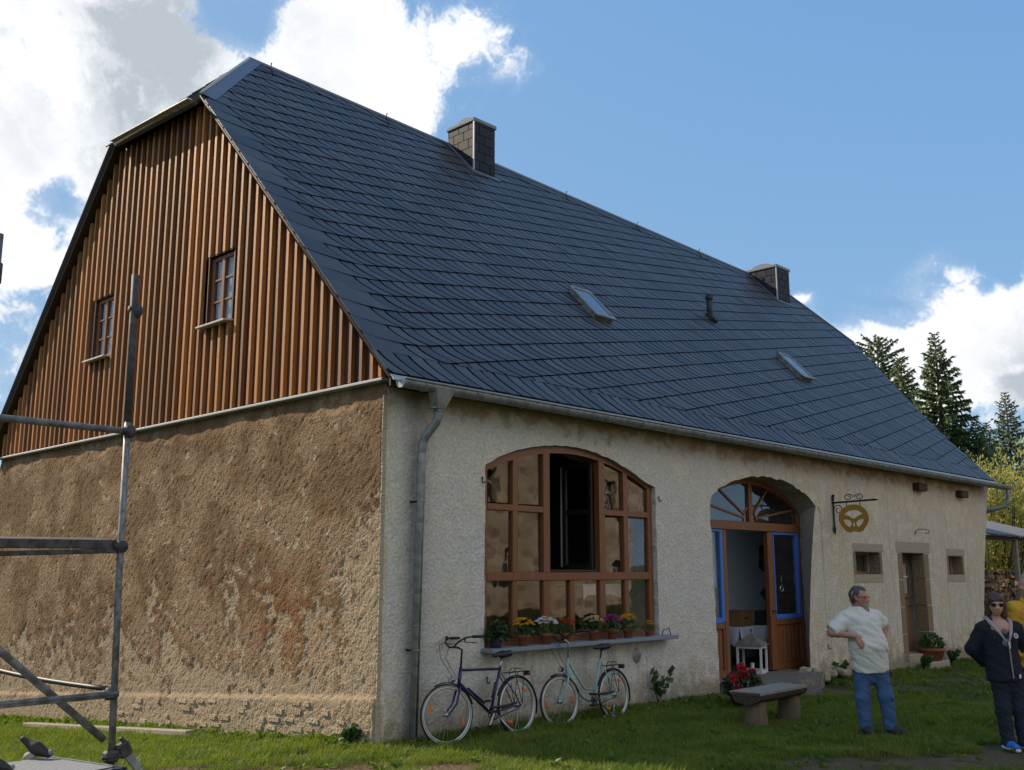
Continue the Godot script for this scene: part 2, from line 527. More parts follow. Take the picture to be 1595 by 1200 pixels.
# ------------------------------------------------------------------ surfaces of the two walls
func wall_materials() -> void:
	# front wall: 20.48 m by 5.12 m of old roughcast, one centimetre a texel
	var w := 2048
	var h := 512
	var big := noise_bytes(5, 0.006, w, h, 4)
	var mid := noise_bytes(6, 0.03, w, h, 4)
	var fine := noise_bytes(7, 0.16, w, h, 3)
	var streak := stretch_bytes(8, 0.05, w, h, 1, 14, 3)
	var cell := noise_bytes(9, 0.22, w, h, 1, FastNoiseLite.TYPE_CELLULAR)
	var col := PackedByteArray()
	col.resize(w * h * 3)
	var hm := PackedByteArray()
	hm.resize(w * h)
	for j in h:
		var y := 5.12 * (1.0 - (j + 0.5) / h) - 0.9
		for i in w:
			var x := 20.48 * (i + 0.5) / w
			var k := j * w + i
			var b := big[k] / 255.0
			var m := mid[k] / 255.0
			var f := fine[k] / 255.0
			var s := streak[k] / 255.0
			# lime-grey on the left, yellower and streaked to the right
			var yellow := clampf(smoothstep(5.0, 11.5, x) * 0.75 + (b - 0.5) * 1.1, 0.0, 1.0)
			var c := Color(0.55, 0.515, 0.455).lerp(Color(0.55, 0.455, 0.315), yellow)
			c = c.lerp(Color(0.62, 0.57, 0.475), smoothstep(0.52, 0.75, m) * 0.6)
			c = c.lerp(Color(0.3, 0.26, 0.2), smoothstep(0.6, 0.9, s) * 0.35 * smoothstep(6.0, 9.0, x))
			# damp foot, soil-brown top under the eaves, worn corner
			var foot := smoothstep(0.75, 0.0, y + (m - 0.5) * 1.1)
			c = c.lerp(Color(0.42, 0.31, 0.19), foot * 0.6)
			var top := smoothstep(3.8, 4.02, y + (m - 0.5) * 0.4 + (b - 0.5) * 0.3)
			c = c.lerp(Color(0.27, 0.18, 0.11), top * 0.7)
			var lime := smoothstep(0.62, 0.7, b) * smoothstep(2.3, 3.2, y) * 0.4
			c = c.lerp(Color(0.64, 0.6, 0.51), lime)
			# drip marks below the sill and splashed earth at the foot
			var drip := smoothstep(0.5, 0.85, s) * smoothstep(1.5, 1.9, x) * smoothstep(5.6, 5.2, x) * smoothstep(0.1, 0.3, y) * smoothstep(0.96, 0.9, y)
			c = c.lerp(Color(0.27, 0.245, 0.205), drip * 0.5)
			c = c.lerp(Color(0.2, 0.17, 0.115), smoothstep(0.3, 0.02, y + (m - 0.5) * 0.35) * 0.6)
			var by_pipe := exp(-pow((x - 0.42) / 0.22, 2.0)) * (0.35 + 0.5 * (m - 0.3))
			c = c.lerp(Color(0.16, 0.15, 0.14), clampf(by_pipe, 0.0, 0.6))
			var q := 0.8 + 0.4 * f
			col[k * 3] = s8(c.r * q)
			col[k * 3 + 1] = s8(c.g * q)
			col[k * 3 + 2] = s8(c.b * q)
			hm[k] = int(clampf(0.16 * b + 0.32 * m + 0.26 * f + 0.28 * cell[k] / 255.0 - 0.3 * top * m, 0.0, 1.0) * 255.0)
	var r := StandardMaterial3D.new()
	r.albedo_texture = rgb_tex(col, w, h)
	r.heightmap_enabled = true
	r.heightmap_texture = grey_tex(hm, w, h)
	r.heightmap_scale = 3.2
	r.roughness = 0.95
	r.metallic_specular = 0.25
	r.uv1_triplanar = true
	r.uv1_world_triplanar = true
	r.uv1_scale = Vector3(1.0 / 20.48, 1.0 / 5.12, 1.0 / 20.48)
	r.uv1_offset = Vector3(0.0, -4.22 / 5.12, 0.0)
	M.front = r
	# gable wall: brown render worn down to pale mortar and stones
	w = 1344
	h = 512
	big = noise_bytes(15, 0.008, w, h, 4)
	mid = noise_bytes(16, 0.035, w, h, 4)
	fine = noise_bytes(17, 0.2, w, h, 3)
	streak = stretch_bytes(18, 0.03, w, h, 1, 4, 4)
	cell = noise_bytes(19, 0.075, w, h, 1, FastNoiseLite.TYPE_CELLULAR)
	var col2 := PackedByteArray()
	col2.resize(w * h * 3)
	gable_h.resize(w * h)
	for j in h:
		var y := 5.12 * (1.0 - (j + 0.5) / h) - 0.9
		for i in w:
			var z := 13.44 * (i + 0.5) / w
			var k := j * w + i
			var b := big[k] / 255.0
			var m := mid[k] / 255.0
			var f := fine[k] / 255.0
			var s := streak[k] / 255.0
			var g := y + 0.075 * z
			# how far the render is worn: foot of the wall, the strip by the corner, odd patches
			var worn := smoothstep(1.75, 0.55, g + (s - 0.5) * 1.0 + (b - 0.5) * 2.6 + (m - 0.5) * 2.0) * 0.95
			worn = maxf(worn, smoothstep(1.15, 0.3, z + (m - 0.5) * 1.6 + 0.42 * maxf(y - 2.2, 0.0)) * smoothstep(3.0, 2.2, y + (b - 0.5)))
			worn = maxf(worn, smoothstep(0.66, 0.74, m) * smoothstep(0.5, 0.62, b))
			worn = smoothstep(0.25, 0.75, clampf(worn, 0.0, 1.0))
			var c := Color(0.175, 0.11, 0.06).lerp(Color(0.25, 0.17, 0.102), smoothstep(0.35, 0.7, b))
			c = c.lerp(Color(0.11, 0.065, 0.035), smoothstep(0.55, 0.75, m) * 0.6 * (1.0 - worn))
			c = c.lerp(Color(0.36, 0.28, 0.185), worn * 0.8)
			var red := exp(-pow((z - 1.9) / 0.65, 2.0) - pow((y - 1.25) / 0.55, 2.0)) + 0.5 * exp(-pow((z - 1.15) / 0.3, 2.0) - pow((y - 0.95) / 0.3, 2.0))
			c = c.lerp(Color(0.22, 0.1, 0.045), clampf(red * (0.3 + m) * (1.0 - worn * 0.7), 0.0, 0.6))
			var damp := exp(-pow((z - 8.0) / 2.0, 2.0) - pow((y - 0.9) / 0.8, 2.0)) * smoothstep(0.35, 0.6, m)
			c = c.lerp(Color(0.13, 0.085, 0.05), damp * 0.6)
			var dark := smoothstep(3.6, 4.1, y) * smoothstep(0.4, 0.6, m)
			c = c.lerp(Color(0.14, 0.085, 0.045), dark * 0.6)
			var q := 0.78 + 0.44 * f
			col2[k * 3] = s8(c.r * q)
			col2[k * 3 + 1] = s8(c.g * q)
			col2[k * 3 + 2] = s8(c.b * q)
			var hh := 0.5 * (1.0 - absf(f * 2.0 - 1.0)) + 0.24 * m + 0.12 * b + 0.28 * (1.0 - worn)
			hh += worn * 0.12 * smoothstep(0.0, 0.25, cell[k] / 255.0)
			gable_h[k] = int(clampf(hh * 0.8, 0.0, 1.0) * 255.0)
	r = StandardMaterial3D.new()
	r.albedo_texture = rgb_tex(col2, w, h)
	r.heightmap_enabled = true
	r.heightmap_texture = grey_tex(gable_h, w, h)
	r.heightmap_scale = 3.3
	r.roughness = 0.97
	r.metallic_specular = 0.2
	M.gable = r

var gable_h := PackedByteArray()

func materials() -> void:
	wall_materials()
	M.frame = grained(0.15, 0.05, 0.014, 0.24, 0.085, 0.025, Vector3(3, 1.2, 3), 0.45, 21)
	M.door_wood = grained(0.15, 0.05, 0.016, 0.24, 0.085, 0.026, Vector3(3, 1.2, 3), 0.5, 22)
	M.dark_wood = grained(0.045, 0.025, 0.014, 0.08, 0.045, 0.024, Vector3(3, 1.2, 3), 0.8, 23)
	M.sash = grained(0.02, 0.012, 0.008, 0.035, 0.02, 0.012, Vector3(3, 1.2, 3), 0.5, 24)
	M.old_door = grained(0.16, 0.085, 0.04, 0.25, 0.14, 0.07, Vector3(3, 1.2, 3), 0.7, 25)
	M.glass = mt(0.02, 0.022, 0.022, 0.02)
	M.glass.transparency = BaseMaterial3D.TRANSPARENCY_ALPHA
	M.glass.albedo_color.a = 0.06
	M.glass.metallic_specular = 1.0
	relief(M.glass, 0.012, 0.045, 0.9, 40, 2)
	M.zinc = mottle(mt(0.2, 0.2, 0.2, 0.45, 0.3), Color(0.17, 0.175, 0.165), Color(0.28, 0.29, 0.28), 0.03, 1.2, 41)
	M.zinc_pale = mt(0.38, 0.39, 0.4, 0.5, 0.2)
	M.lead = mt(0.14, 0.155, 0.19, 0.5, 0.35)
	M.iron = mt(0.012, 0.012, 0.013, 0.5, 0.4)
	M.steel = mottle(mt(0.2, 0.2, 0.2, 0.55, 0.4), Color(0.24, 0.235, 0.23), Color(0.1, 0.085, 0.075), 0.045, 1.6, 42)
	M.stone = mt(0.37, 0.31, 0.215, 0.95)
	relief(M.stone, 0.05, 1.2, 1.4, 43)
	M.stone_brown = mt(0.24, 0.165, 0.09, 0.95)
	relief(M.stone_brown, 0.05, 1.6, 1.2, 44)
	M.slab = mottle(mt(0.2, 0.2, 0.2, 0.85), Color(0.22, 0.185, 0.14), Color(0.12, 0.105, 0.085), 0.05, 0.9, 57)
	relief(M.slab, 0.04, 1.0, 1.0, 45)
	M.slates = []
	for c in [[0.062, 0.061, 0.065], [0.07, 0.068, 0.071], [0.055, 0.054, 0.059], [0.08, 0.077, 0.078]]:
		var m := mt(c[0], c[1], c[2], 0.44)
		m.metallic_specular = 0.38
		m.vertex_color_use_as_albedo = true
		relief(m, 0.045, 0.22, 1.7, 46)
		M.slates.append(m)
	M.under = mt(0.008, 0.008, 0.01, 0.95)
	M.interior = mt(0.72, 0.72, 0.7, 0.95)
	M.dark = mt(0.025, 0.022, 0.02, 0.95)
	M.blue = mt(0.05, 0.16, 0.5, 0.5)
	M.terracotta = mt(0.3, 0.095, 0.04, 0.85)
	M.leaf = mt(0.04, 0.085, 0.022, 0.6)
	M.leaf.backlight_enabled = true
	M.leaf.backlight = lin(0.03, 0.06, 0.01)
	M.black = mt(0.012, 0.012, 0.013, 0.5)
	M.rubber = mt(0.02, 0.02, 0.02, 0.8)
	M.chrome = mt(0.45, 0.45, 0.45, 0.3, 0.9)
	M.skin = mt(0.42, 0.2, 0.13, 0.6)
	M.white_cloth = mt(0.55, 0.58, 0.62, 0.9)

# ------------------------------------------------------------------ the farmhouse
func roof_pt(x: float, t: float, up := 0.0) -> Vector3:
	return Vector3(x, 4.25, 0.25) + SLOPE * t + ROOFN * up

func end_x(y: float) -> float:
	return 18.85 + 0.3 * y

func jag(a: Array, step: float, amp: float) -> PackedVector2Array:
	var p := PackedVector2Array()
	for i in a.size():
		var q := Vector2(a[i][0], a[i][1])
		var r := Vector2(a[(i + 1) % a.size()][0], a[(i + 1) % a.size()][1])
		var n := maxi(1, int(q.distance_to(r) / step))
		for k in n:
			var s := q.lerp(r, float(k) / n)
			if k > 0:
				s += (r - q).orthogonal().normalized() * rng.randf_range(-amp, amp)
			p.append(s)
	return p

func arch(x: float) -> float:
	return 3.69 - 0.121 * pow(x - 3.4, 2.0)

func fan(x: float) -> float:
	return 3.62 - 0.15 * pow(x - 8.93, 2.0)

func build_walls() -> void:
	var o1 := [[1.6, 0.96], [5.34, 0.96], [5.33, 3.22]]
	for i in range(1, 16):
		var x := 5.3 - 3.7 * i / 16.0
		o1.append([x, 3.69 - 0.128 * pow(x - 3.3, 2.0)])
	o1.append([1.6, 3.3])
	var o2 := [[7.02, -1.5], [10.74, -1.5], [10.74, 3.02], [10.52, 3.2], [10.36, 3.3], [9.95, 3.46], [9.36, 3.59], [8.67, 3.625], [8.11, 3.565], [7.58, 3.46], [7.16, 3.32], [6.9, 3.14], [6.86, 2.9], [6.93, 1.2]]
	var holes := [jag(o1, 0.09, 0.012), jag(o2, 0.1, 0.02), poly([[12.13, 1.86], [13.27, 1.86], [13.27, 2.32], [12.13, 2.32]]), poly([[14.37, 0.02], [15.6, 0.02], [15.6, 2.325], [14.37, 2.325]]), poly([[17.02, 1.84], [17.87, 1.84], [17.87, 2.285], [17.02, 2.285]])]
	var top := [[end_x(4.12), 4.12]]
	var outline := jag([[-0.06, -1.5], [end_x(-1.5), -1.5], [end_x(0.0), 0.0], [end_x(2.0) - 0.1, 2.0], [end_x(4.12), 4.12], [-0.06, 4.12]], 0.35, 0.012)
	var cutx := [-0.5, 3.4, 6.0, 8.7, 11.5, 12.7, 13.8, 15.0, 16.4, 17.45, 22.0]
	var mb := MB.new()
	for i in cutx.size() - 1:
		var strip := poly([[cutx[i], -2], [cutx[i + 1], -2], [cutx[i + 1], 5], [cutx[i], 5]])
		var work: Array = Geometry2D.intersect_polygons(strip, outline)
		for h in holes:
			var next := []
			for p in work:
				next.append_array(Geometry2D.clip_polygons(p, h))
			work = next
		for p in work:
			if not Geometry2D.is_polygon_clockwise(p):
				mb.prism(p, Transform3D(), -0.62, 0.0)
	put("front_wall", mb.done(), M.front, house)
	# the deep reveal right of the door flares outwards to its frame
	mb = MB.new()
	var prof := [[10.02, -1.0], [10.03, 0.2], [10.05, 0.7], [10.12, 1.2], [10.2, 1.7], [10.3, 2.2], [10.42, 2.7], [10.5, 3.0], [10.56, 3.16]]
	for i in prof.size() - 1:
		var xa: float = prof[i][0]
		var xb: float = prof[i + 1][0]
		var ya: float = prof[i][1]
		var yb: float = prof[i + 1][1]
		mb.quad(Vector3(xa, ya, 0.0), Vector3(10.76, ya, 0.0), Vector3(10.76, yb, 0.0), Vector3(xb, yb, 0.0))
		var ja := rng.randf_range(-0.015, 0.015)
		mb.quad(Vector3(10.73, ya, -0.44), Vector3(xa, ya, 0.0), Vector3(xb, yb, 0.0), Vector3(10.73, yb, -0.44))
	put("door_reveal", mb.done(), M.front, house)
	# the worn gable wall, really uneven
	mb = MB.new(false)
	var g := func(i: int, j: int) -> Vector3:
		var z := minf(i * 0.03, DEEP)
		var y := -1.4 + j * 0.03
		var px := clampi(int(z / 13.44 * 1344.0), 0, 1343)
		var py := clampi(int((4.22 - y) / 5.12 * 512.0), 0, 511)
		var d := (gable_h[py * 1344 + px] / 255.0 - 0.5) * 0.065
		var low := y + 0.075 * z
		if low < 0.52:
			d += 0.035 * smoothstep(0.54, 0.5, low)
		if y > 3.9:
			d -= 0.035 * smoothstep(3.9, 4.12, y + 0.2 * nz.get_noise_1d(z * 60.0))
		if i == 0:
			d = -0.035
		return Vector3(-0.095 - d, y, -z)
	var ni := int(DEEP / 0.03) + 1
	var nj := 187
	var sm := SurfaceTool.new()
	sm.begin(Mesh.PRIMITIVE_TRIANGLES)
	for j in nj + 1:
		for i in ni + 1:
			var p: Vector3 = g.call(i, j)
			sm.set_uv(Vector2(-p.z / 13.44, (4.22 - p.y) / 5.12))
			sm.add_vertex(p)
	for j in nj:
		for i in ni:
			var a := j * (ni + 1) + i
			for q in [a, a + ni + 1, a + 1, a + 1, a + ni + 1, a + ni + 2]:
				sm.add_index(q)
	sm.generate_normals()
	sm.generate_tangents()
	put("gable_wall", sm.commit(), M.gable, house)
	put("gable_core", MB.new().box(Vector3(0.26, 1.3, -DEEP / 2 - 0.31), Vector3(0.5, 5.6, DEEP - 0.64)).done(), M.stone_brown, house)
	# lime edge where the two renders meet
	mb = MB.new()
	for i in 20:
		var y := 0.1 + i * 0.2
		mb.box(Vector3(-0.082, y, -0.012), Vector3(0.06 + rng.randf_range(-0.008, 0.012), 0.205, 0.03 + rng.randf_range(-0.006, 0.008)), Basis(), 0.008)
	put("corner_bead", mb.done(), M.stone, house)
	put("back_wall", boxed(Vector3(19.0, 5.6, 0.6)), M.front, house).position = Vector3(9.7, 1.3, -DEEP + 0.31)
	mb = MB.new()
	mb.prism(poly([[0.6, -1.4], [end_x(-1.4), -1.4], [end_x(4.1), 4.1], [19.4, 4.1], [18.0, -1.4]]), Transform3D(), -DEEP + 0.6, -0.63)
	mb = MB.new()
	mb.hexa([Vector3(18.0, -1.4, -0.63), Vector3(18.4, -1.4, -0.63), Vector3(18.4, -1.4, -DEEP), Vector3(18.0, -1.4, -DEEP), Vector3(19.55, 4.1, -0.63), Vector3(20.05, 4.1, -0.63), Vector3(20.05, 4.1, -DEEP), Vector3(19.55, 4.1, -DEEP)])
	mb.hexa([Vector3(19.55, 4.1, -0.3), Vector3(20.05, 4.1, -0.3), Vector3(20.05, 4.1, -DEEP + 0.3), Vector3(19.55, 4.1, -DEEP + 0.3), Vector3(21.0, 8.9, -4.9), Vector3(21.4, 8.9, -4.9), Vector3(21.4, 8.9, -8.4), Vector3(21.0, 8.9, -8.4)])
	put("far_gable_wall", mb.done(), M.front, house)
	put("floor", boxed(Vector3(18.0, 0.2, DEEP - 1.2)), M.dark_wood, house).position = Vector3(9.6, 0.05, -DEEP / 2)
	put("ceiling", boxed(Vector3(19.4, 0.12, DEEP - 0.4)), M.dark_wood, house).position = Vector3(9.8, 4.0, -DEEP / 2)
	# whitewashed inside wall behind the door with its ragged end, and bare rubble beside it
	var edge := [[11.0, 0.15], [13.55, 0.15], [13.62, 0.9], [13.95, 1.05], [13.98, 1.3], [13.75, 1.45], [14.1, 1.6], [14.05, 1.9], [13.75, 2.0], [13.8, 2.45], [14.1, 2.5], [14.1, 3.9], [11.0, 3.9]]
	put("whitewashed_wall", MB.new().prism(jag(edge, 0.15, 0.04), Transform3D(Basis(), Vector3(-1.66, 0, -2.2)), -0.15, 0.0).done(), M.interior, house)
	mb = MB.new()
	for j in 17:
		var x := 13.2
		while x < 16.2:
			var wd := rng.randf_range(0.2, 0.5)
			mb.box(Vector3(x - 1.7 + wd / 2, 0.25 + j * 0.22, -2.5 + rng.randf_range(-0.05, 0.05)), Vector3(wd - 0.03, 0.2, 0.3), Basis(), 0.03)
			x += wd
	put("rubble_wall", mb.done(), M.stone_brown, house)
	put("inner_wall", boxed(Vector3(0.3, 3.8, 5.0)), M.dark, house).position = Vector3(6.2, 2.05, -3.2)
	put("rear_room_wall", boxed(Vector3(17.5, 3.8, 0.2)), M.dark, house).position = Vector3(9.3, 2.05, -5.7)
	# stones that show at the foot of the gable and here and there in the render
	var spots := []
	for row in 5:
		var z := rng.randf_range(0.04, 0.12)
		while z < 6.5:
			var ln := rng.randf_range(0.14, 0.4)
			if rng.randf() < 0.45 - 0.04 * z:
				spots.append([z + ln / 2, -0.075 * z + 0.03 + row * 0.1, ln - 0.02, rng.randf_range(0.05, 0.1)])
			z += ln
	for i in spots.size():
		var z: float = spots[i][0]
		var y: float = spots[i][1]
		var d := -1.0
		for k in 9:
			var px := clampi(int((z + (k % 3 - 1) * 0.1) / 13.44 * 1344.0), 0, 1343)
			var py := clampi(int((4.22 - y + (k / 3 - 1) * 0.04) / 5.12 * 512.0), 0, 511)
			d = maxf(d, (gable_h[py * 1344 + px] / 255.0 - 0.5) * 0.065)
		if y + 0.075 * z < 0.52:
			d += 0.035
		mb = MB.new()
		var sz := Vector3(0.06, spots[i][3], spots[i][2])
		var q := []
		for yy in [-1, 1]:
			for xz in [[-1, -1], [1, -1], [1, 1], [-1, 1]]:
				var f := 0.8 if xz[0] < 0 else 1.0
				q.append(Vector3(xz[0] * sz.x, yy * sz.y * 0.5 * f * rng.randf_range(0.75, 1.0), xz[1] * sz.z * 0.5 * f * rng.randf_range(0.85, 1.0)))
		mb.hexa(q)
		put("stone", mb.done(), M.pale_stones[i % 3], house).position = Vector3(-0.095 - d + 0.052 - rng.randf() * 0.008, y, -z)

func roof_region() -> PackedVector2Array:
	return poly([[-0.28, -0.1], [19.72, -0.1], [19.78, 1.8], [20.5, 3.7], [21.6, 6.35], [20.3, 8.98], [1.72, 10.1], [-0.27, 7.15]])

func ridge_t(x: float) -> float:
	return 10.1 - 0.0603 * (x - 1.72)

func slate_poly(x0: float, x1: float, low: Callable, hgt: float, lean: float, verge: bool) -> PackedVector2Array:
	var p := PackedVector2Array()
	var gap := 0.015
	var add := func(x: float, f: float) -> void:
		var t: float = low.call(x) + gap + (hgt - gap) * (1.0 - f)
		if verge and x < 0.8:
			t += 0.3 * pow((0.8 - x) / 1.07, 2.0)
		p.append(Vector2(x, t))
	for i in 6:
		var f := i / 5.0
		add.call(x0 + lean * pow(f, 1.8), f)
	for i in 3:
		add.call(lerpf(x0, x1 - gap * 2.5, (i + 1) / 4.0) + lean, 1.0)
	for i in 6:
		var f := 1.0 - i / 5.0
		add.call(x1 - gap * 2.5 + lean * pow(f, 1.8), f)
	return p

func build_roof() -> void:
	var t := Transform3D(Basis(Vector3.RIGHT, SLOPE, ROOFN), Vector3(0, 4.25, 0.25))
	var region := roof_region()
	put("roof_deck", MB.new().prism(region, t, -0.035, 0.0).done(), M.under, house)
	put("roof_soffit", MB.new().prism(poly([[-0.17, 0.05], [19.68, 0.05], [19.74, 1.8], [20.46, 3.7], [21.55, 6.33], [20.28, 8.9], [1.72, 10.0], [-0.17, 7.1]]), t, -0.1, -0.037).done(), M.dark_wood, house)
	# back slope and the two half hips
	var bt := func(x: float, y: float) -> Vector3:
		return Vector3(x, y, 0.0)
	var ra := roof_pt(1.72, 10.1)
	var rb := roof_pt(20.3, 8.98)
	var hn := roof_pt(-0.27, 7.15)
	var hf := roof_pt(21.6, 6.35)
	var hnb := Vector3(-0.27, 9.6, -7.8)
	var out := Vector3(-0.16, -0.14, 0.0)
	var outb := Vector3(-0.16, -0.14, 0.36)
	var hfb := Vector3(21.6, hf.y, -8.2)
	var en := Vector3(-0.27, 4.3, -12.75)
	var ef := Vector3(19.7, 4.3, -12.75)
	var up := Vector3(0, 0.06, 0)
	var mb := MB.new()
	var slab := func(pts: Array, n: Vector3) -> void:
		var c := Vector3.ZERO
		for p in pts:
			c += p
		c = c / pts.size() - n * 0.03
		var lo := []
		for p in pts:
			lo.append(p - n * 0.06)
		mb.face(pts, c)
		mb.face(lo, c)
		for i in pts.size():
			var j := (i + 1) % pts.size()
			mb.face([pts[i], pts[j], lo[j], lo[i]], c)
	slab.call([ra, rb, hfb, ef, en, hnb], Vector3(0, 0.69, -0.72))
	put("back_roof", mb.done(), M.slates[0], house)
	put("back_roof_soffit", _shifted_slab([ra, rb, hfb, ef, en, hnb], Vector3(0, 0.69, -0.72), 0.07, 0.06), M.dark_wood, house)
	mb = MB.new()
	slab.call([ra, hn + out, hnb + outb], (hnb - hn).cross(ra - hn).normalized() * (1.0 if (hnb - hn).cross(ra - hn).x < 0.0 else -1.0))
	put("half_hip_deck", mb.done(), M.under, house)
	mb = MB.new()
	slab.call([rb, hf, hfb], Vector3(0.7, 0.7, 0))
	put("far_half_hip", mb.done(), M.slates[1], house)
	put("half_hip_soffit", _shifted_slab([ra, hn + out, hnb + outb], Vector3(-0.75, 0.66, 0), 0.065, 0.05), M.dark_wood, house)
	# slates: foot course, field, ridge course
	var found := []
	var slope := 0.285
	var foot := 0.385
	var field := Geometry2D.intersect_polygons(poly([[-0.27, foot], [22.5, foot], [22.5, ridge_t(22.5) - 0.36], [1.3, ridge_t(1.3) - 0.36], [-0.09, 7.15], [-0.27, 6.95]]), region)[0]
	for c in range(-18, 26):
		var base := 1.36 + 0.375 * c - slope * 0.45
		var low := func(x: float) -> float:
			return base + slope * x
		var x := -0.8 - fposmod(0.3 * c, 0.235)
		var first := true
		while x < 22.2:
			var w := 0.235
			if first and base - slope * 0.27 > foot - 0.5:
				w = 0.235 * 5
			first = false
			if low.call(x) < 10.4 and low.call(x) > -0.5:
				for q in Geometry2D.intersect_polygons(slate_poly(x, x + w, low, 0.375, 0.3, true), field):
					found.append([q, low])
			x += w
	var foot_low := func(_x: float) -> float:
		return -0.08
	var x := -0.45
	while x < 20.0:
		var w := 0.25 + rng.randf_range(-0.015, 0.015)
		for q in Geometry2D.intersect_polygons(slate_poly(x, x + w, foot_low, foot + 0.09, 0.24, false), region):
			found.append([q, foot_low])
		x += w
	var ridge_low := func(xx: float) -> float:
		return ridge_t(xx) - 0.35
	x = 1.2
	while x < 20.6:
		var w := 0.3 + rng.randf_range(-0.02, 0.02)
		for q in Geometry2D.intersect_polygons(slate_poly(x, x + w, ridge_low, 0.35, 0.2, false), region):
			found.append([q, ridge_low])
		x += w
	var ranked := []
	for f in found:
		var q: PackedVector2Array = f[0]
		if q.size() < 3:
			continue
		var area := 0.0
		var c := Vector2.ZERO
		for i in q.size():
			area += q[i].cross(q[(i + 1) % q.size()])
			c += q[i]
		c /= q.size()
		if absf(area) < 0.004:
			continue
		var d := EYE.distance_to(roof_pt(c.x, c.y))
		ranked.append([absf(area) / (d * d), q, f[1]])
	ranked.sort_custom(func(a: Array, b: Array) -> bool: return a[0] > b[0])
	var rest := []
	for i in 4:
		rest.append(MB.new())
	for i in ranked.size():
		var q: PackedVector2Array = ranked[i][1]
		var low: Callable = ranked[i][2]
		var jut := rng.randf_range(-0.003, 0.004)
		var tilt := rng.randf_range(-0.004, 0.004)
		var x0 := q[0].x
		var tone := rng.randf_range(0.72, 1.2)
		if rng.randf() < 0.03:
			tone *= 1.5
		var top := func(p: Vector2) -> float:
			return 0.03 + jut - 0.012 * clampf((p.y - low.call(p.x)) / 0.355, 0.0, 1.0) + tilt * (p.x - x0)
		var s := rng.randi() % 4
		if i < 297:
			put("slate", MB.new().prism(q, t, 0.0, 0.0, top, 0.2, tone).done(), M.slates[s], house)  # sides coloured much darker than the top: joint shade painted into the slate
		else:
			rest[s].prism(q, t, 0.0, 0.0, top, 0.2, tone)  # same painted joint shade on the farther slates
	for s in 4:
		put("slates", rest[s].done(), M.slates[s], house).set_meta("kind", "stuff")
	# slates of the near half hip
	var hx := (hnb - hn).normalized()
	var hnorm := (hnb - hn).cross(ra - hn).normalized()
	if hnorm.x > 0.0:
		hnorm = -hnorm
	var hu := hx.cross(hnorm).normalized()
	if hu.y < 0.0:
		hu = -hu
	var ht := Transform3D(Basis(hx, hu, hnorm), hn + hu * -0.2)
	var tri := poly([[0, 0], [hn.distance_to(hnb), 0], [(ra - hn).dot(hx), (ra - hn).dot(hu) + 0.2]])
	mb = MB.new()
	for c in 10:
		var l := c * 0.3
		var low := func(_x: float) -> float:
			return l
		x = -0.5
		while x < 4.5:
			var w := rng.randf_range(0.26, 0.32)
			for q in Geometry2D.intersect_polygons(slate_poly(x, x + w, low, 0.3, 0.15, false), tri):
				mb.prism(q, ht, 0.0, 0.0, func(p: Vector2) -> float: return 0.022 - 0.015 * clampf((p.y - l) / 0.3, 0.0, 1.0))
			x += w
	put("half_hip_slates", mb.done(), M.slates[3], house).set_meta("kind", "stuff")
	# metal: hip strips, ridge strip, verge and eave strips
	mb = MB.new()
	var hip_dir := Vector2(1.99, 2.95).normalized()
	mb.prism(PackedVector2Array([Vector2(-0.27, 7.15), Vector2(1.72, 10.1), Vector2(1.98, 10.08), Vector2(-0.05, 7.05)]), t, 0.02, 0.034)
	put("hip_flashing", mb.done(), M.lead, house)
	put("hip_roll", MB.new(false).tube([hn + ROOFN * 0.03, ra + ROOFN * 0.03], 0.03, 8).done(), M.zinc_pale, house)
	put("ridge_capping", MB.new().bar(ra + Vector3(0, 0.035, 0), rb + Vector3(0, 0.035, 0), 0.05, 0.07, Vector3.UP, 0.015).done(), M.lead, house)
	put("hip_roll", MB.new(false).tube([hf + ROOFN * 0.03, rb + ROOFN * 0.03], 0.03, 8).done(), M.lead, house)
	put("half_hip_eave_strip", MB.new().bar(hn + out + Vector3(-0.02, 0.0, 0), hnb + outb + Vector3(-0.02, 0.0, 0), 0.09, 0.03, Vector3.UP, 0.006).done(), M.zinc_pale, house)
	mb = MB.new()
	mb.bar(roof_pt(-0.272, -0.1, -0.02), roof_pt(-0.272, 7.15, -0.02), 0.008, 0.03, ROOFN, 0.002)
	put("verge_flashing", mb.done(), M.chimney_slates[0], house)
	put("verge_flashing", MB.new().bar(en + Vector3(-0.01, -0.02, 0), hnb + Vector3(-0.01, -0.02, 0), 0.02, 0.1, Vector3.RIGHT, 0.004).done(), M.lead, house)
	put("verge_flashing", MB.new().bar(roof_pt(19.73, -0.1, -0.03), roof_pt(19.79, 1.8, -0.03), 0.02, 0.09, ROOFN).bar(roof_pt(19.79, 1.8, -0.03), roof_pt(20.51, 3.7, -0.03), 0.02, 0.09, ROOFN).bar(roof_pt(20.51, 3.7, -0.03), roof_pt(21.61, 6.35, -0.03), 0.02, 0.09, ROOFN).done(), M.lead, house)
	put("eave_strip", MB.new().bar(roof_pt(-0.27, -0.13, 0.004), roof_pt(19.72, -0.13, 0.004), 0.1, 0.012, ROOFN).done(), M.zinc_pale, house)
	for i in 7:
		var xx := 2.05 + i * 2.75
		var b := roof_pt(xx, ridge_t(xx) - 0.42, 0.03)
		put("roof_hook", MB.new(false).tube([b - SLOPE * 0.05, b + ROOFN * 0.04, b + ROOFN * 0.05 + SLOPE * 0.16, b + ROOFN * 0.16 + SLOPE * 0.2], 0.013, 6).done(), M.iron, house)
	# gutter: half round, with end caps, joints, hopper and pipe
	mb = MB.new(false)
	var sec := []
	for i in 11:
		var a := PI + PI * i / 10.0
		sec.append(Vector2(cos(a) * 0.085, sin(a) * 0.095))
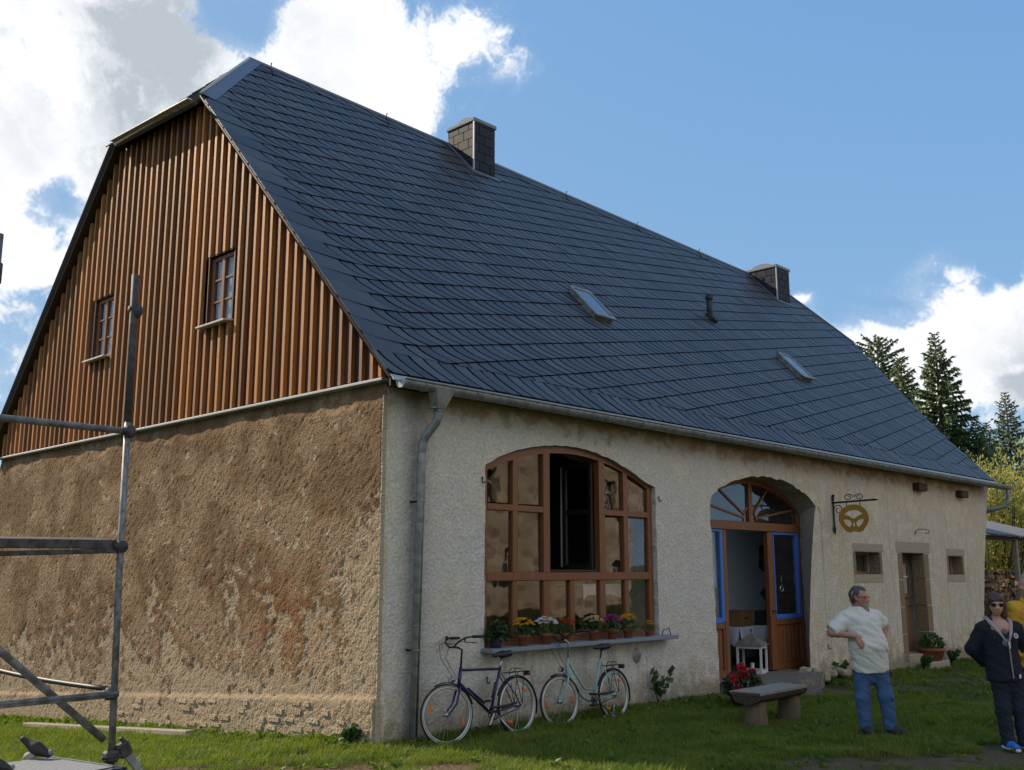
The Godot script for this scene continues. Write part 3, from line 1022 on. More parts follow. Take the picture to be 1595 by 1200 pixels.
	for i in 11:
		var a := TAU - PI * i / 10.0
		sec.append(Vector2(cos(a) * 0.077, sin(a) * 0.087))
	var gx0 := -0.16
	var gx1 := 20.55
	for i in sec.size():
		var a: Vector2 = sec[i]
		var b: Vector2 = sec[(i + 1) % sec.size()]
		mb.quad(Vector3(gx0, 4.14 + a.y, 0.37 + a.x), Vector3(gx1, 4.11 + a.y, 0.37 + a.x), Vector3(gx1, 4.11 + b.y, 0.37 + b.x), Vector3(gx0, 4.14 + b.y, 0.37 + b.x))
	mb.tube([Vector3(gx0, 4.145, 0.455), Vector3(gx1, 4.115, 0.455)], 0.014, 8)
	var gutter := put("gutter", mb.done(), M.zinc, house)
	for xx in [gx0, gx1]:
		mb = MB.new()
		var fanp := PackedVector2Array()
		for i in 11:
			var a := PI + PI * i / 10.0
			fanp.append(Vector2(cos(a) * 0.088, sin(a) * 0.098))
		mb.prism(fanp, Transform3D(Basis(Vector3(0, 0, 1), Vector3.UP, Vector3(-1, 0, 0)), Vector3(xx, 4.14 if xx < 0.0 else 4.11, 0.37)), -0.004, 0.004)
		put("end_cap", mb.done(), M.zinc_pale, gutter)
	for i in 24:
		var xx := 0.18 + i * 0.86
		mb = MB.new(false)
		var pts := []
		for k in 9:
			var a := PI + PI * k / 8.0
			pts.append(Vector3(xx, 4.137 - 0.0015 * xx + sin(a) * 0.098, 0.37 + cos(a) * 0.09))
		mb.tube(pts, 0.007, 5)
		put("bracket", mb.done(), M.zinc, gutter)
	put("fascia_board", MB.new().box(Vector3(9.75, 4.14, 0.22), Vector3(19.9, 0.12, 0.03)).done(), M.dark_wood, house)
	put("eave_soffit", MB.new().box(Vector3(9.85, 4.165, 0.06), Vector3(19.9, 0.03, 0.3)).done(), M.dark_wood, house)
	var pipe := put("downpipe", MB.new(false).lathe([Vector2(0.05, 0.0), Vector2(0.062, 0.03), Vector2(0.062, 0.0)], Transform3D(Basis(), Vector3(0.4, 3.86, 0.33))).tube([Vector3(0.46, 3.92, 0.34), Vector3(0.46, 3.78, 0.34), Vector3(0.455, 3.7, 0.31), Vector3(0.42, 3.55, 0.17), Vector3(0.4, 3.46, 0.13), Vector3(0.39, 3.3, 0.125), Vector3(0.33, -0.2, 0.125)], 0.054, 16).done(), M.zinc, house)
	mb = MB.new()
	mb.hexa([Vector3(0.4, 3.86, 0.28), Vector3(0.52, 3.86, 0.28), Vector3(0.52, 3.86, 0.4), Vector3(0.4, 3.86, 0.4), Vector3(0.32, 4.09, 0.3), Vector3(0.62, 4.09, 0.3), Vector3(0.62, 4.09, 0.47), Vector3(0.32, 4.09, 0.47)])
	put("hopper", mb.done(), M.zinc, pipe)
	for a in [[0.46, 3.83, 0.34], [0.355, 1.02, 0.125], [0.357, 1.3, 0.125], [0.385, 2.75, 0.125]]:
		put("collar", MB.new(false).torus(Vector3(a[0], a[1], a[2]), Vector3.UP, 0.055, 0.008, 20, 6).done(), M.zinc, pipe)
	put("wall_clip", MB.new().box(Vector3(0.33, 2.75, 0.06), Vector3(0.02, 0.025, 0.14)).box(Vector3(0.31, 1.02, 0.06), Vector3(0.02, 0.02, 0.14)).done(), M.iron, pipe)
	put("downpipe", MB.new(false).tube([Vector3(20.42, 4.03, 0.37), Vector3(20.42, 3.75, 0.37), Vector3(20.36, 3.6, 0.28), Vector3(20.2, 3.5, 0.0), Vector3(20.12, 3.45, -0.2)], 0.055, 12).done(), M.zinc, house)
	# chimneys clad in slate
	for c in [[6.77, 0.66, -5.68, 11.74, 10.3, 0.85], [18.66, 0.78, -5.02, 10.9, 9.6, 1.15]]:
		var ch := group_node("chimney", house)
		var x0: float = c[0]
		var wd: float = c[1]
		var z1: float = c[2]
		var dp: float = c[5]
		var hi: float = c[3]
		put("shaft", MB.new().box(Vector3(x0 + wd / 2, (hi + c[4]) / 2 - 0.2, z1 - dp / 2), Vector3(wd - 0.03, hi - c[4] + 0.4, dp - 0.03)).done(), M.under, ch)
		for side in 2:
			var span := wd if side == 0 else dp
			var k := 0
			var y: float = c[4] - (0.1 if side == 0 else 0.0)
			while y < hi - 0.04:
				var ph := minf(0.21, hi - 0.01 - y)
				var u := -0.0
				var first := true
				while u < span - 0.02:
					var w := (0.17 if k % 2 == 0 else 0.34) if first else 0.33
					w = minf(w + rng.randf_range(-0.01, 0.01), span - u)
					first = false
					mb = MB.new().box(Vector3.ZERO, Vector3(w - 0.012, ph - 0.012, 0.014), Basis(Vector3.RIGHT, 0.03), 0.004)
					var s := put("slate", mb.done(), M.chimney_slates[rng.randi() % 2], ch)
					if side == 0:
						s.position = Vector3(x0 + u + w / 2, y + ph / 2, z1 - 0.004)
					else:
						s.position = Vector3(x0 + 0.004, y + ph / 2, z1 - u - w / 2)
						s.rotation.y = -PI / 2
					u += w
				y += 0.21
				k += 1
		mb = MB.new()
		mb.box(Vector3(x0 + wd / 2, hi + 0.03, z1 - dp / 2), Vector3(wd + 0.06, 0.09, dp + 0.06), Basis(), 0.012)
		put("cap", mb.done(), M.slab_pale, ch)
		var arc := PackedVector2Array()
		for i in 9:
			arc.append(Vector2(cos(PI * i / 8.0) * dp * 0.3, sin(PI * i / 8.0) * 0.11))
		put("cap_crown", MB.new().prism(arc, Transform3D(Basis(Vector3(0, 0, 1), Vector3.UP, Vector3(-1, 0, 0)), Vector3(x0 + 0.06, hi + 0.076, z1 - dp * 0.45)), -wd * 0.8, 0.0).done(), M.slab_pale, ch)
		mb = MB.new()
		for q in [[x0 - 0.004, z1 + 0.004]]:
			mb.box(Vector3(q[0], (hi + c[4]) / 2, q[1]), Vector3(0.03, hi - c[4], 0.03))
		put("corner_strip", mb.done(), M.zinc_pale, ch)
		var ft := (z1 - 0.25) / -0.6865
		put("apron_flashing", MB.new().bar(roof_pt(x0 - 0.1, ft - 0.04, 0.035), roof_pt(x0 + wd + 0.1, ft - 0.04, 0.035), 0.14, 0.02, ROOFN, 0.004).bar(roof_pt(x0 - 0.05, ft - 0.04, 0.035), roof_pt(x0 - 0.05, minf(ft + dp / 0.7, ridge_t(x0)), 0.035), 0.1, 0.02, ROOFN, 0.004).done(), M.lead, ch)
	# roof windows and vent pipe
	for c in [[6.26, 3.35, 0.52, 0.86], [13.6, 3.2, 0.52, 0.86]]:
		var sk := group_node("roof_window", house)
		var ct := Transform3D(Basis(Vector3.RIGHT, SLOPE, ROOFN), roof_pt(c[0], c[1]))
		put("curb", MB.new().box(ct * Vector3(0, 0, 0.045), Vector3(c[2], c[3], 0.09), ct.basis, 0.01).done(), M.zinc, sk)
		mb = MB.new()
		for s in [[-c[2] / 2, 0, 0.06, c[3] + 0.06], [c[2] / 2, 0, 0.06, c[3] + 0.06]]:
			mb.box(ct * Vector3(s[0], s[1], 0.11), Vector3(s[2], s[3], 0.05), ct.basis, 0.01)
		for s in [[0, -c[3] / 2, c[2] + 0.06, 0.06], [0, c[3] / 2, c[2] + 0.06, 0.06]]:
			mb.box(ct * Vector3(s[0], s[1], 0.112), Vector3(s[2], s[3], 0.05), ct.basis, 0.01)
		put("frame", mb.done(), M.zinc, sk)
		var pn := put("pane", MB.new().box(ct * Vector3(0, 0, 0.112), Vector3(c[2] - 0.06, c[3] - 0.06, 0.01), ct.basis).done(), M.roof_glass, sk)
	var vp := group_node("vent_pipe", house)
	var vb := roof_pt(11.65, 4.6)
	put("base", MB.new().box(vb + ROOFN * 0.06, Vector3(0.2, 0.3, 0.14), Basis(Vector3.RIGHT, SLOPE, ROOFN), 0.03).done(), M.black, vp)
	put("pipe", MB.new(false).tube([vb, vb + Vector3(0, 0.52, 0)], 0.07, 14).done(), M.black, vp)
	put("cap", MB.new(false).lathe([Vector2(0.09, -0.03), Vector2(0.095, 0.05), Vector2(0.0, 0.06)], Transform3D(Basis(), vb + Vector3(0, 0.52, 0)), 14).done(), M.black, vp)

func _shifted_slab(pts: Array, n: Vector3, down: float, thick: float) -> ArrayMesh:
	var mb := MB.new()
	n = n.normalized()
	var hi := []
	var lo := []
	var c := Vector3.ZERO
	for p in pts:
		hi.append(p - n * down)
		lo.append(p - n * (down + thick))
		c += p - n * (down + thick / 2)
	c /= pts.size()
	mb.face(hi, c)
	mb.face(lo, c)
	for i in pts.size():
		var j := (i + 1) % pts.size()
		mb.face([hi[i], hi[j], lo[j], lo[i]], c)
	return mb.done()

func gable_top(z: float) -> float:
	var a := 4.25 + (0.25 - z) * 1.0592 - 0.2
	var b := 4.3 + (z + 12.75) * 1.065 - 0.2
	return minf(minf(a, b), 9.36 - (z + 4.7) * 0.026)

func build_gable_boards() -> void:
	var wins := [[-4.33, -3.61, 5.57, 6.67], [-8.37, -7.62, 5.63, 6.76]]
	put("attic_dark_sheet", MB.new().prism(poly([[0.1, 4.2], [0.1, 4.3], [4.9, 9.2], [7.7, 9.3], [12.45, 4.4], [12.45, 4.2]]), Transform3D(Basis(Vector3(0, 0, -1), Vector3.UP, Vector3(1, 0, 0)), Vector3(0.14, 0, 0)), 0.0, 0.03).done(), M.dark, house)  # dark sheet added behind the panes to stand in for the unlit attic
	var pitch := 0.215
	var n := int(12.42 / pitch)
	for kind in 2:
		var wd := 0.211 if kind == 0 else 0.058
		for i in n + 1:
			var z := -0.09 - i * pitch + (0.0 if kind == 0 else pitch / 2)
			if kind == 1 and i == 0:
				z = -0.03
			wd = (0.211 if kind == 0 else 0.058) + rng.randf_range(-0.004, 0.004)
			var z0 := z - wd / 2
			var z1 := z + wd / 2
			var spans := [[4.215 + (0.0 if kind == 0 else rng.randf_range(0.0, 0.012)), 99.0]]
			for w in wins:
				if z1 > w[0] + (0.02 if kind == 0 else 0.0) and z0 < w[1] - (0.02 if kind == 0 else 0.0):
					spans = [[spans[0][0], w[2]], [w[3], 99.0]]
			for s in spans:
				var xo := -0.1 if kind == 0 else -0.158 - rng.randf_range(0.0, 0.006)
				var xi := -0.075 if kind == 0 else -0.1
				var t0: float = minf(s[1], gable_top(z0))
				var t1: float = minf(s[1], gable_top(z1))
				if minf(t0, t1) < s[0] + 0.02:
					continue
				var dz := rng.randf_range(-0.006, 0.006)
				var b := MB.new()
				b.hexa([Vector3(xo, s[0], z0), Vector3(xi, s[0], z0), Vector3(xi, s[0], z1), Vector3(xo, s[0], z1), Vector3(xo, t0, z0 + dz), Vector3(xi, t0, z0 + dz), Vector3(xi, t1, z1 + dz), Vector3(xo, t1, z1 + dz)])
				put("board" if kind == 0 else "batten", b.done(), (M.boards if kind == 0 else M.battens)[rng.randi() % 5], house)
	for w in wins:
		var g := group_node("gable_window", house)
		var zc: float = (w[0] + w[1]) / 2
		var wd: float = w[1] - w[0]
		var yc: float = (w[2] + w[3]) / 2
		var ht: float = w[3] - w[2]
		var mb := MB.new()
		# lining of the opening
		mb.box(Vector3(-0.02, yc, w[0] - 0.012), Vector3(0.2, ht + 0.04, 0.024))
		mb.box(Vector3(-0.02, yc, w[1] + 0.012), Vector3(0.2, ht + 0.04, 0.024))
		mb.box(Vector3(-0.02, w[3] + 0.012, zc), Vector3(0.2, 0.024, wd))
		mb.box(Vector3(-0.02, w[2] - 0.01, zc), Vector3(0.2, 0.024, wd))
		put("lining", mb.done(), M.boards[1], g)
		mb = MB.new()
		for s in [-1, 1]:
			mb.box(Vector3(-0.045, yc, zc + s * (wd / 2 - 0.035)), Vector3(0.05, ht, 0.07), Basis(), 0.008)
			mb.box(Vector3(-0.045, yc + s * (ht / 2 - 0.035), zc), Vector3(0.048, 0.07, wd - 0.14), Basis(), 0.008)
		put("frame", mb.done(), M.frame, g)
		put("mullion", MB.new().box(Vector3(-0.053, yc, zc), Vector3(0.06, ht - 0.14, 0.085), Basis(), 0.008).done(), M.frame, g)
		for k in [-1, 1]:
			for s in [-1, 1]:
				put("glazing_bar", MB.new().box(Vector3(-0.049, yc + k * ht * 0.155, zc + s * (wd / 4 - 0.005)), Vector3(0.04, 0.028, wd / 2 - 0.11)).done(), M.frame, g)
		for s in [-1, 1]:
			for k in 3:
				put("pane", boxed(Vector3(0.005, (ht - 0.14) / 3 - 0.02, wd / 2 - 0.11)), M.glass, g).position = Vector3(-0.043, yc + (k - 1) * (ht - 0.14) / 3.0, zc + s * (wd / 4 - 0.005))
		put("sill", MB.new().box(Vector3(-0.17, w[2] - 0.01, zc - 0.02), Vector3(0.19, 0.03, wd + 0.1), Basis(Vector3.BACK, 0.12), 0.006).done(), M.sill_pale, g)
		put("curtain", MB.new().box(Vector3(0.03, yc, zc - wd * 0.12), Vector3(0.012, ht - 0.1, wd * 0.55)).done(), M.white_cloth, g)
	put("wall_flashing", MB.new().box(Vector3(-0.11, 4.19, -6.24), Vector3(0.15, 0.035, 12.56), Basis(), 0.006).done(), M.zinc_pale, house)

func strip_arc(f: Callable, x0: float, x1: float, thick: float, z0: float, z1: float) -> ArrayMesh:
	var p := PackedVector2Array()
	for i in 17:
		var x := lerpf(x0, x1, i / 16.0)
		p.append(Vector2(x, f.call(x)))
	for i in 17:
		var x := lerpf(x1, x0, i / 16.0)
		p.append(Vector2(x, f.call(x) - thick))
	return MB.new().prism(p, Transform3D(), z0, z1).done()

func member(called: String, x0: float, x1: float, y0: float, y1: float, z: float, d: float, mat: Material, parent: Node, f = null, bevel := 0.01) -> void:
	if f != null:
		var p := Geometry2D.intersect_polygons(poly([[x0, y0], [x1, y0], [x1, 9], [x0, 9]]), poly_under(f))
		put(called, MB.new().prism(p[0], Transform3D(), z - d / 2, z + d / 2).done(), mat, parent)
	else:
		put(called, MB.new().box(Vector3((x0 + x1) / 2, (y0 + y1) / 2, z), Vector3(x1 - x0, y1 - y0, d), Basis(), bevel).done(), mat, parent)

func poly_under(f: Callable, drop := 0.05) -> PackedVector2Array:
	var p := poly([[1.0, -1.0], [11.5, -1.0]])
	for i in 106:
		var x := 11.5 - 10.5 * i / 105.0
		p.append(Vector2(x, maxf(f.call(x) - drop, -0.9)))
	return p

func pane(x0: float, x1: float, y0: float, y1: float, z: float, parent: Node, f = null, mat: Material = null) -> void:
	var p := [poly([[x0, y0], [x1, y0], [x1, y1], [x0, y1]])]
	if f != null:
		p = Geometry2D.intersect_polygons(p[0], poly_under(f))
	# old glass never hangs quite true
	var o := put("pane", MB.new().prism(p[0], Transform3D(Basis(), Vector3(-(x0 + x1) / 2, -y0, 0)), -0.002, 0.002).done(), mat if mat else M.glass, parent)
	o.position = Vector3((x0 + x1) / 2, y0, z)
	o.rotation = Vector3(rng.randf_range(-0.01, 0.01), rng.randf_range(-0.016, 0.016), 0)

func build_openings() -> void:
	# --- the wide arched window
	var w := group_node("arched_window", house)
	var z := -0.12
	var a := arch
	put("arched_head", strip_arc(a, 1.62, 5.33, 0.1, z - 0.05, z + 0.05), M.frame, w)
	member("jamb", 1.61, 1.71, 0.98, 3.3, z, 0.098, M.frame, w)
	member("jamb", 5.22, 5.325, 0.98, 3.2, z, 0.098, M.frame, w)
	member("bottom_rail", 1.71, 5.22, 0.965, 1.07, z, 0.096, M.frame, w)
	for m in [[2.24, 0.1], [2.87, 0.13], [4.09, 0.13], [4.66, 0.1]]:
		member("mullion", m[0] - m[1] / 2, m[0] + m[1] / 2, 1.07, 1.8, z, 0.094, M.frame, w)
		member("mullion", m[0] - m[1] / 2, m[0] + m[1] / 2, 1.915, 9, z, 0.094, M.frame, w, a)
	member("mullion", 3.36, 3.46, 1.07, 1.8, z, 0.094, M.frame, w)
	member("transom", 1.71, 5.22, 1.8, 1.915, z, 0.104, M.frame, w)
	member("transom", 1.71, 2.805, 2.72, 2.81, z, 0.1, M.frame, w)
	member("transom", 4.155, 5.22, 2.74, 2.83, z, 0.1, M.frame, w)
	var cols := [[1.71, 2.19], [2.29, 2.805], [4.155, 4.61], [4.71, 5.22]]
	for c in cols:
		pane(c[0], c[1], 1.07, 1.8, z, w)
		pane(c[0], c[1], 1.915, 2.72, z, w)
		pane(c[0], c[1], 2.83, 9.0, z, w, a)
	pane(2.935, 3.36, 1.07, 1.8, z, w)
	pane(3.46, 4.025, 1.07, 1.8, z, w)
	# the casement stands open, folded back into the dark room
	member("casement_sill", 2.935, 4.025, 1.915, 1.95, z - 0.02, 0.1, M.sash, w)
	var sash := put("open_casement", MB.new().box(Vector3(0, 0, -0.035), Vector3(0.05, 1.58, 0.07), Basis(), 0.008).box(Vector3(0, 0, -0.545), Vector3(0.05, 1.58, 0.07), Basis(), 0.008).box(Vector3(0, -0.75, -0.29), Vector3(0.048, 0.08, 0.44)).box(Vector3(0, 0.75, -0.29), Vector3(0.048, 0.08, 0.44)).box(Vector3(0, 0.06, -0.29), Vector3(0.046, 0.07, 0.44)).done(), M.sash, w)
	sash.position = Vector3(4.0, 2.74, z - 0.06)
	sash.rotation.y = -0.02
	var edge := put("sash_edge", MB.new().box(Vector3(3.985, 2.74, z - 0.66), Vector3(0.03, 1.5, 0.012)).done(), M.zinc_pale, w)
	put("window_sill", MB.new().box(Vector3(3.53, 0.945, 0.06), Vector3(4.0, 0.055, 0.34), Basis(), 0.008).done(), M.slab_pale, house)
	put("window_sill_bracket", MB.new(false).tube([Vector3(5.3, 0.975, 0.08), Vector3(5.3, 1.05, 0.1), Vector3(5.42, 1.07, 0.12), Vector3(5.46, 0.975, 0.13)], 0.008, 5).done(), M.iron, house)
	# --- the arched doorway
	var d := group_node("arched_doorway", house)
	z = -0.5
	var fn := fan
	put("arched_head", strip_arc(fn, 7.05, 10.75, 0.1, z - 0.05, z + 0.05), M.door_wood, d)
	member("transom", 7.05, 10.73, 2.66, 2.82, z, 0.13, M.door_wood, d)
	member("jamb", 7.05, 7.15, 0.12, 2.66, z, 0.1, M.door_wood, d)
	member("jamb", 10.67, 10.77, 0.12, 3.1, z, 0.1, M.door_wood, d)
	member("post", 7.93, 8.05, 0.14, 2.66, z, 0.1, M.door_wood, d)
	member("post", 9.48, 9.66, 0.14, 2.66, z, 0.1, M.door_wood, d)
	member("fanlight_post", 8.87, 9.0, 2.82, 9, z, 0.09, M.door_wood, d, fn)
	var c := Vector3(8.935, 2.86, z)
	for e in [[7.95, 3.36], [7.55, 3.09], [9.62, 3.47], [10.6, 3.12], [8.4, 3.5]]:
		var dir := (Vector3(e[0], e[1], z) - c).normalized()
		if e[0] == 8.4:
			continue
		put("fanlight_bar", MB.new().bar(c + dir * 0.2, Vector3(e[0], e[1], z), 0.035, 0.05, Vector3.BACK).done(), M.door_wood, d)
	var hub := []
	for i in 9:
		var an := PI * i / 8.0
		hub.append(c + Vector3(cos(an) * 0.22, sin(an) * 0.26 - 0.03, 0))
	put("fanlight_hub", MB.new(false).tube(hub, 0.025, 6).done(), M.door_wood, d)
	pane(7.15, 8.87, 2.82, 9, z, d, fn)
	pane(9.0, 10.67, 2.82, 9, z, d, fn)
	for s in [[7.15, 7.93, -1], [9.66, 10.67, 1]]:
		var x0: float = s[0]
		var x1: float = s[1]
		put("side_panel_rail", MB.new().box(Vector3((x0 + x1) / 2, 0.99, z), Vector3(x1 - x0, 0.1, 0.08), Basis(), 0.008).box(Vector3((x0 + x1) / 2, 0.17, z), Vector3(x1 - x0, 0.16, 0.08), Basis(), 0.008).done(), M.door_wood, d)
		var nb := 6
		for i in nb:
			var bw := (x1 - x0 - 0.1) / nb
			put("panel_board", MB.new().box(Vector3(x0 + 0.05 + (i + 0.5) * bw, 0.595, z - 0.008), Vector3(bw - 0.006, 0.69, 0.03), Basis(), 0.006).done(), M.door_wood, d)
		for i in 2:
			put("panel_stile", MB.new().box(Vector3(x0 + 0.025 if i == 0 else x1 - 0.025, 0.595, z), Vector3(0.05, 0.69, 0.07), Basis(), 0.006).done(), M.door_wood, d)
		for q in [[x0 + 0.045, 0.09, 1.86, 1.6], [x1 - 0.045, 0.09, 1.86, 1.6]]:
			put("blue_stile", MB.new().box(Vector3(q[0], q[2], z + 0.012), Vector3(q[1] if (q[0] > x0 + 0.1) == (s[2] > 0) or s[2] < 0 else 0.03, q[3], 0.075), Basis(), 0.01).done(), M.blue, d)
		for y in [1.085, 2.635]:
			put("blue_rail", MB.new().box(Vector3((x0 + x1) / 2, y, z + 0.01), Vector3(x1 - x0 - 0.06, 0.09 if y < 2.0 else 0.05, 0.07), Basis(), 0.01).done(), M.blue, d)
		pane(x0 + 0.06, x1 - 0.06, 1.12, 2.61, z, d)
	put("door_handle", MB.new(false).tube([Vector3(9.54, 1.2, z + 0.05), Vector3(9.54, 1.2, z + 0.1), Vector3(9.66, 1.2, z + 0.1)], 0.012, 6).done(), M.iron, d)
	put("hanging_heart", MB.new(false).torus(Vector3(9.95, 1.6, z + 0.03), Vector3.BACK, 0.055, 0.01, 20, 6).tube([Vector3(9.95, 1.66, z + 0.03), Vector3(9.95, 1.85, z + 0.03)], 0.003, 4).done(), M.chrome, d)
	put("doorstep", MB.new().prism(jag([[7.0, -0.55], [10.1, -0.55], [10.05, 0.25], [9.2, 0.62], [8.0, 0.66], [6.98, 0.55]], 0.2, 0.02), Transform3D(Basis(Vector3.RIGHT, Vector3(0, 0, 1), Vector3.UP), Vector3.ZERO), -0.2, 0.12).done(), M.slab, house)
	for i in 16:
		var b := Basis.from_euler(Vector3(rng.randf_range(-0.15, 0.15), rng.randf() * TAU, rng.randf_range(-0.15, 0.15)))
		put("foot_stone", MB.new().box(Vector3.ZERO, Vector3(rng.randf_range(0.12, 0.34), rng.randf_range(0.07, 0.16), rng.randf_range(0.1, 0.25)), b, 0.03).done(), M.pale_stones[i % 3], house).position = Vector3(9.6 + rng.randf() * 1.5, 0.02 + rng.randf() * 0.1, rng.randf_range(-0.1, 0.3))
	# --- small windows and the back door
	for s in [[12.13, 13.27, 1.86, 2.32], [17.02, 17.87, 1.84, 2.285]]:
		var g := group_node("small_window", house)
		var x0: float = s[0]
		var x1: float = s[1]
		var y0: float = s[2]
		var y1: float = s[3]
		var mb := MB.new()
		mb.box(Vector3(x0 - 0.05, (y0 + y1) / 2, -0.12), Vector3(0.104, y1 - y0, 0.26), Basis(), 0.008)
		mb.box(Vector3(x1 + 0.05, (y0 + y1) / 2, -0.12), Vector3(0.104, y1 - y0, 0.26), Basis(), 0.008)
		put("stone_jamb", mb.done(), M.stone_brown, g)
		put("lintel_stone", MB.new().box(Vector3((x0 + x1) / 2 + 0.05, y1 + 0.09, -0.1), Vector3(x1 - x0 + 0.3, 0.175, 0.218), Basis(), 0.01).done(), M.stone, g)
		put("sill_stone", MB.new().box(Vector3((x0 + x1) / 2, y0 - 0.085, -0.1), Vector3(x1 - x0 + 0.24, 0.17, 0.216), Basis(), 0.01).done(), M.stone, g)
		mb = MB.new()
		var zc := -0.3
		for k in [[x0 + 0.03, 0.06], [x1 - 0.03, 0.06], [(x0 + x1) / 2, 0.07]]:
			mb.box(Vector3(k[0], (y0 + y1) / 2, zc), Vector3(k[1], y1 - y0, 0.06))
		mb.box(Vector3((x0 + x1) / 2, y0 + 0.03, zc), Vector3(x1 - x0 - 0.12, 0.06, 0.056))
		mb.box(Vector3((x0 + x1) / 2, y1 - 0.03, zc), Vector3(x1 - x0 - 0.12, 0.06, 0.056))
		put("frame", mb.done(), M.old_door, g)
		for k in 2:
			pane(x0 + 0.06 + k * (x1 - x0) / 2, (x0 + x1) / 2 - 0.06 + k * (x1 - x0) / 2, y0 + 0.06, y1 - 0.06, zc, g)
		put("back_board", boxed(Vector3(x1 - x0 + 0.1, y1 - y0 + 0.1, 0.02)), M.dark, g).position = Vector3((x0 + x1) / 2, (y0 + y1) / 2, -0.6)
	var sd := group_node("small_door", house)
	put("lintel_stone", MB.new().box(Vector3(15.02, 2.45, -0.1), Vector3(1.84, 0.25, 0.22), Basis(), 0.012).done(), M.stone, sd)
	for i in 4:
		put("jamb_stone", MB.new().box(Vector3(14.28 + rng.randf_range(-0.02, 0.02), 0.31 + i * 0.575, -0.14), Vector3(0.24, 0.57, 0.3), Basis(), 0.015).done(), M.stone_brown, sd)
		put("jamb_stone", MB.new().box(Vector3(15.71 + rng.randf_range(-0.02, 0.02), 0.31 + i * 0.575, -0.14), Vector3(0.26, 0.57, 0.3), Basis(), 0.015).done(), M.stone_brown, sd)
	put("reveal", MB.new().box(Vector3(15.66, 1.17, -0.45), Vector3(0.12, 2.3, 0.33)).box(Vector3(14.31, 1.17, -0.45), Vector3(0.12, 2.3, 0.33)).done(), M.stone_brown, sd)
	var leaf := put("door_leaf", MB.new().box(Vector3(15.0, 1.18, -0.42), Vector3(1.24, 2.26, 0.05)).done(), M.old_door, sd)
	for i in 6:
		put("door_board", MB.new().box(Vector3(14.48 + i * 0.207, 0.72, -0.385), Vector3(0.2, 1.15, 0.022), Basis(), 0.005).done(), M.old_door, leaf)
	put("door_window_frame", MB.new().box(Vector3(15.0, 2.14, -0.375), Vector3(1.1, 0.07, 0.05)).box(Vector3(15.0, 1.38, -0.375), Vector3(1.1, 0.07, 0.05)).box(Vector3(14.48, 1.76, -0.375), Vector3(0.08, 0.7, 0.05)).box(Vector3(15.52, 1.76, -0.375), Vector3(0.08, 0.7, 0.05)).done(), M.old_door, leaf)
	put("white_glazing_bar", MB.new().box(Vector3(15.0, 1.76, -0.372), Vector3(0.05, 0.69, 0.03)).box(Vector3(15.0, 1.8, -0.371), Vector3(0.94, 0.04, 0.028)).done(), M.white_paint, leaf)
	for k in 4:
		put("pane", boxed(Vector3(0.46, 0.34, 0.006)), M.curtain_glass, leaf).position = Vector3(14.76 + (k % 2) * 0.48, 1.6 + (k / 2) * 0.36, -0.388)
	put("door_handle", MB.new(false).tube([Vector3(15.5, 1.15, -0.38), Vector3(15.5, 1.15, -0.32), Vector3(15.4, 1.15, -0.32)], 0.012, 6).done(), M.iron, leaf)
	put("threshold", MB.new().box(Vector3(15.0, 0.0, -0.22), Vector3(1.22, 0.3, 0.5), Basis(), 0.02).done(), M.stone, sd)
	put("door_step", MB.new().box(Vector3(15.25, -0.12, 0.16), Vector3(1.1, 0.22, 0.34), Basis(), 0.02).done(), M.stone, house)
	for q in [[15.2, 15.82, 3.73, 3.91], [17.76, 18.35, 3.71, 3.88]]:
		put("beam_end", MB.new().box(Vector3((q[0] + q[1]) / 2 - 0.03, (q[2] + q[3]) / 2, 0.03), Vector3(q[1] - q[0] - 0.15, q[3] - q[2], 0.26), Basis(), 0.02).done(), M.dark_wood, house)
	# hooks and fittings on the wall
	for q in [[1.53, 3.09], [5.4, 3.04], [10.75, 0.51], [1.63, 0.58]]:
		var x: float = q[0]
		var y: float = q[1]
		put("wall_hook", MB.new(false).tube([Vector3(x, y + 0.04, -0.02), Vector3(x, y + 0.035, 0.02), Vector3(x, y - 0.03, 0.022), Vector3(x + 0.01, y - 0.035, 0.045), Vector3(x + 0.01, y - 0.015, 0.055)], 0.009, 6).done(), M.iron, house)
	put("scroll_hook", MB.new(false).tube([Vector3(15.18, 2.68, -0.02), Vector3(15.18, 2.8, 0.02), Vector3(15.2, 2.86, 0.06), Vector3(15.35, 2.86, 0.16), Vector3(15.5, 2.84, 0.2), Vector3(15.52, 2.78, 0.18), Vector3(15.42, 2.77, 0.14)], 0.012, 6).done(), M.zinc, house)
	put("vent_cover", MB.new(false).lathe([Vector2(0.0, 0.02), Vector2(0.09, 0.015), Vector2(0.11, 0.0)], Transform3D(Basis(Vector3.RIGHT, Vector3(0, 0, 1), Vector3.DOWN), Vector3(4.76, 0.7, 0.0)), 18).done(), M.zinc, house)

# ------------------------------------------------------------------ things about the yard
func leaf_ball(mb: MB, c: Vector3, r: Vector3, n: int, size: float) -> void:
	for i in n:
		var d := Vector3(rng.randfn(), rng.randfn(), rng.randfn()).normalized()
		var p := c + d * r * (0.55 + 0.45 * sqrt(rng.randf()))
		leaf(mb, p, (d + Vector3(rng.randfn(), rng.randfn() + 0.3, rng.randfn()) * 0.6).normalized(), size * rng.randf_range(0.7, 1.3))

func leaf(mb: MB, p: Vector3, d: Vector3, s: float, wide := 0.35) -> void:
	var u := d.cross(Vector3(rng.randfn(), rng.randfn(), rng.randfn())).normalized() * s * wide
	var m := p + d * s * 0.5 + d.cross(u).normalized() * s * 0.08
	var e := p + d * s
	mb.tri(p, m + u, e)
	mb.tri(p, e, m - u)

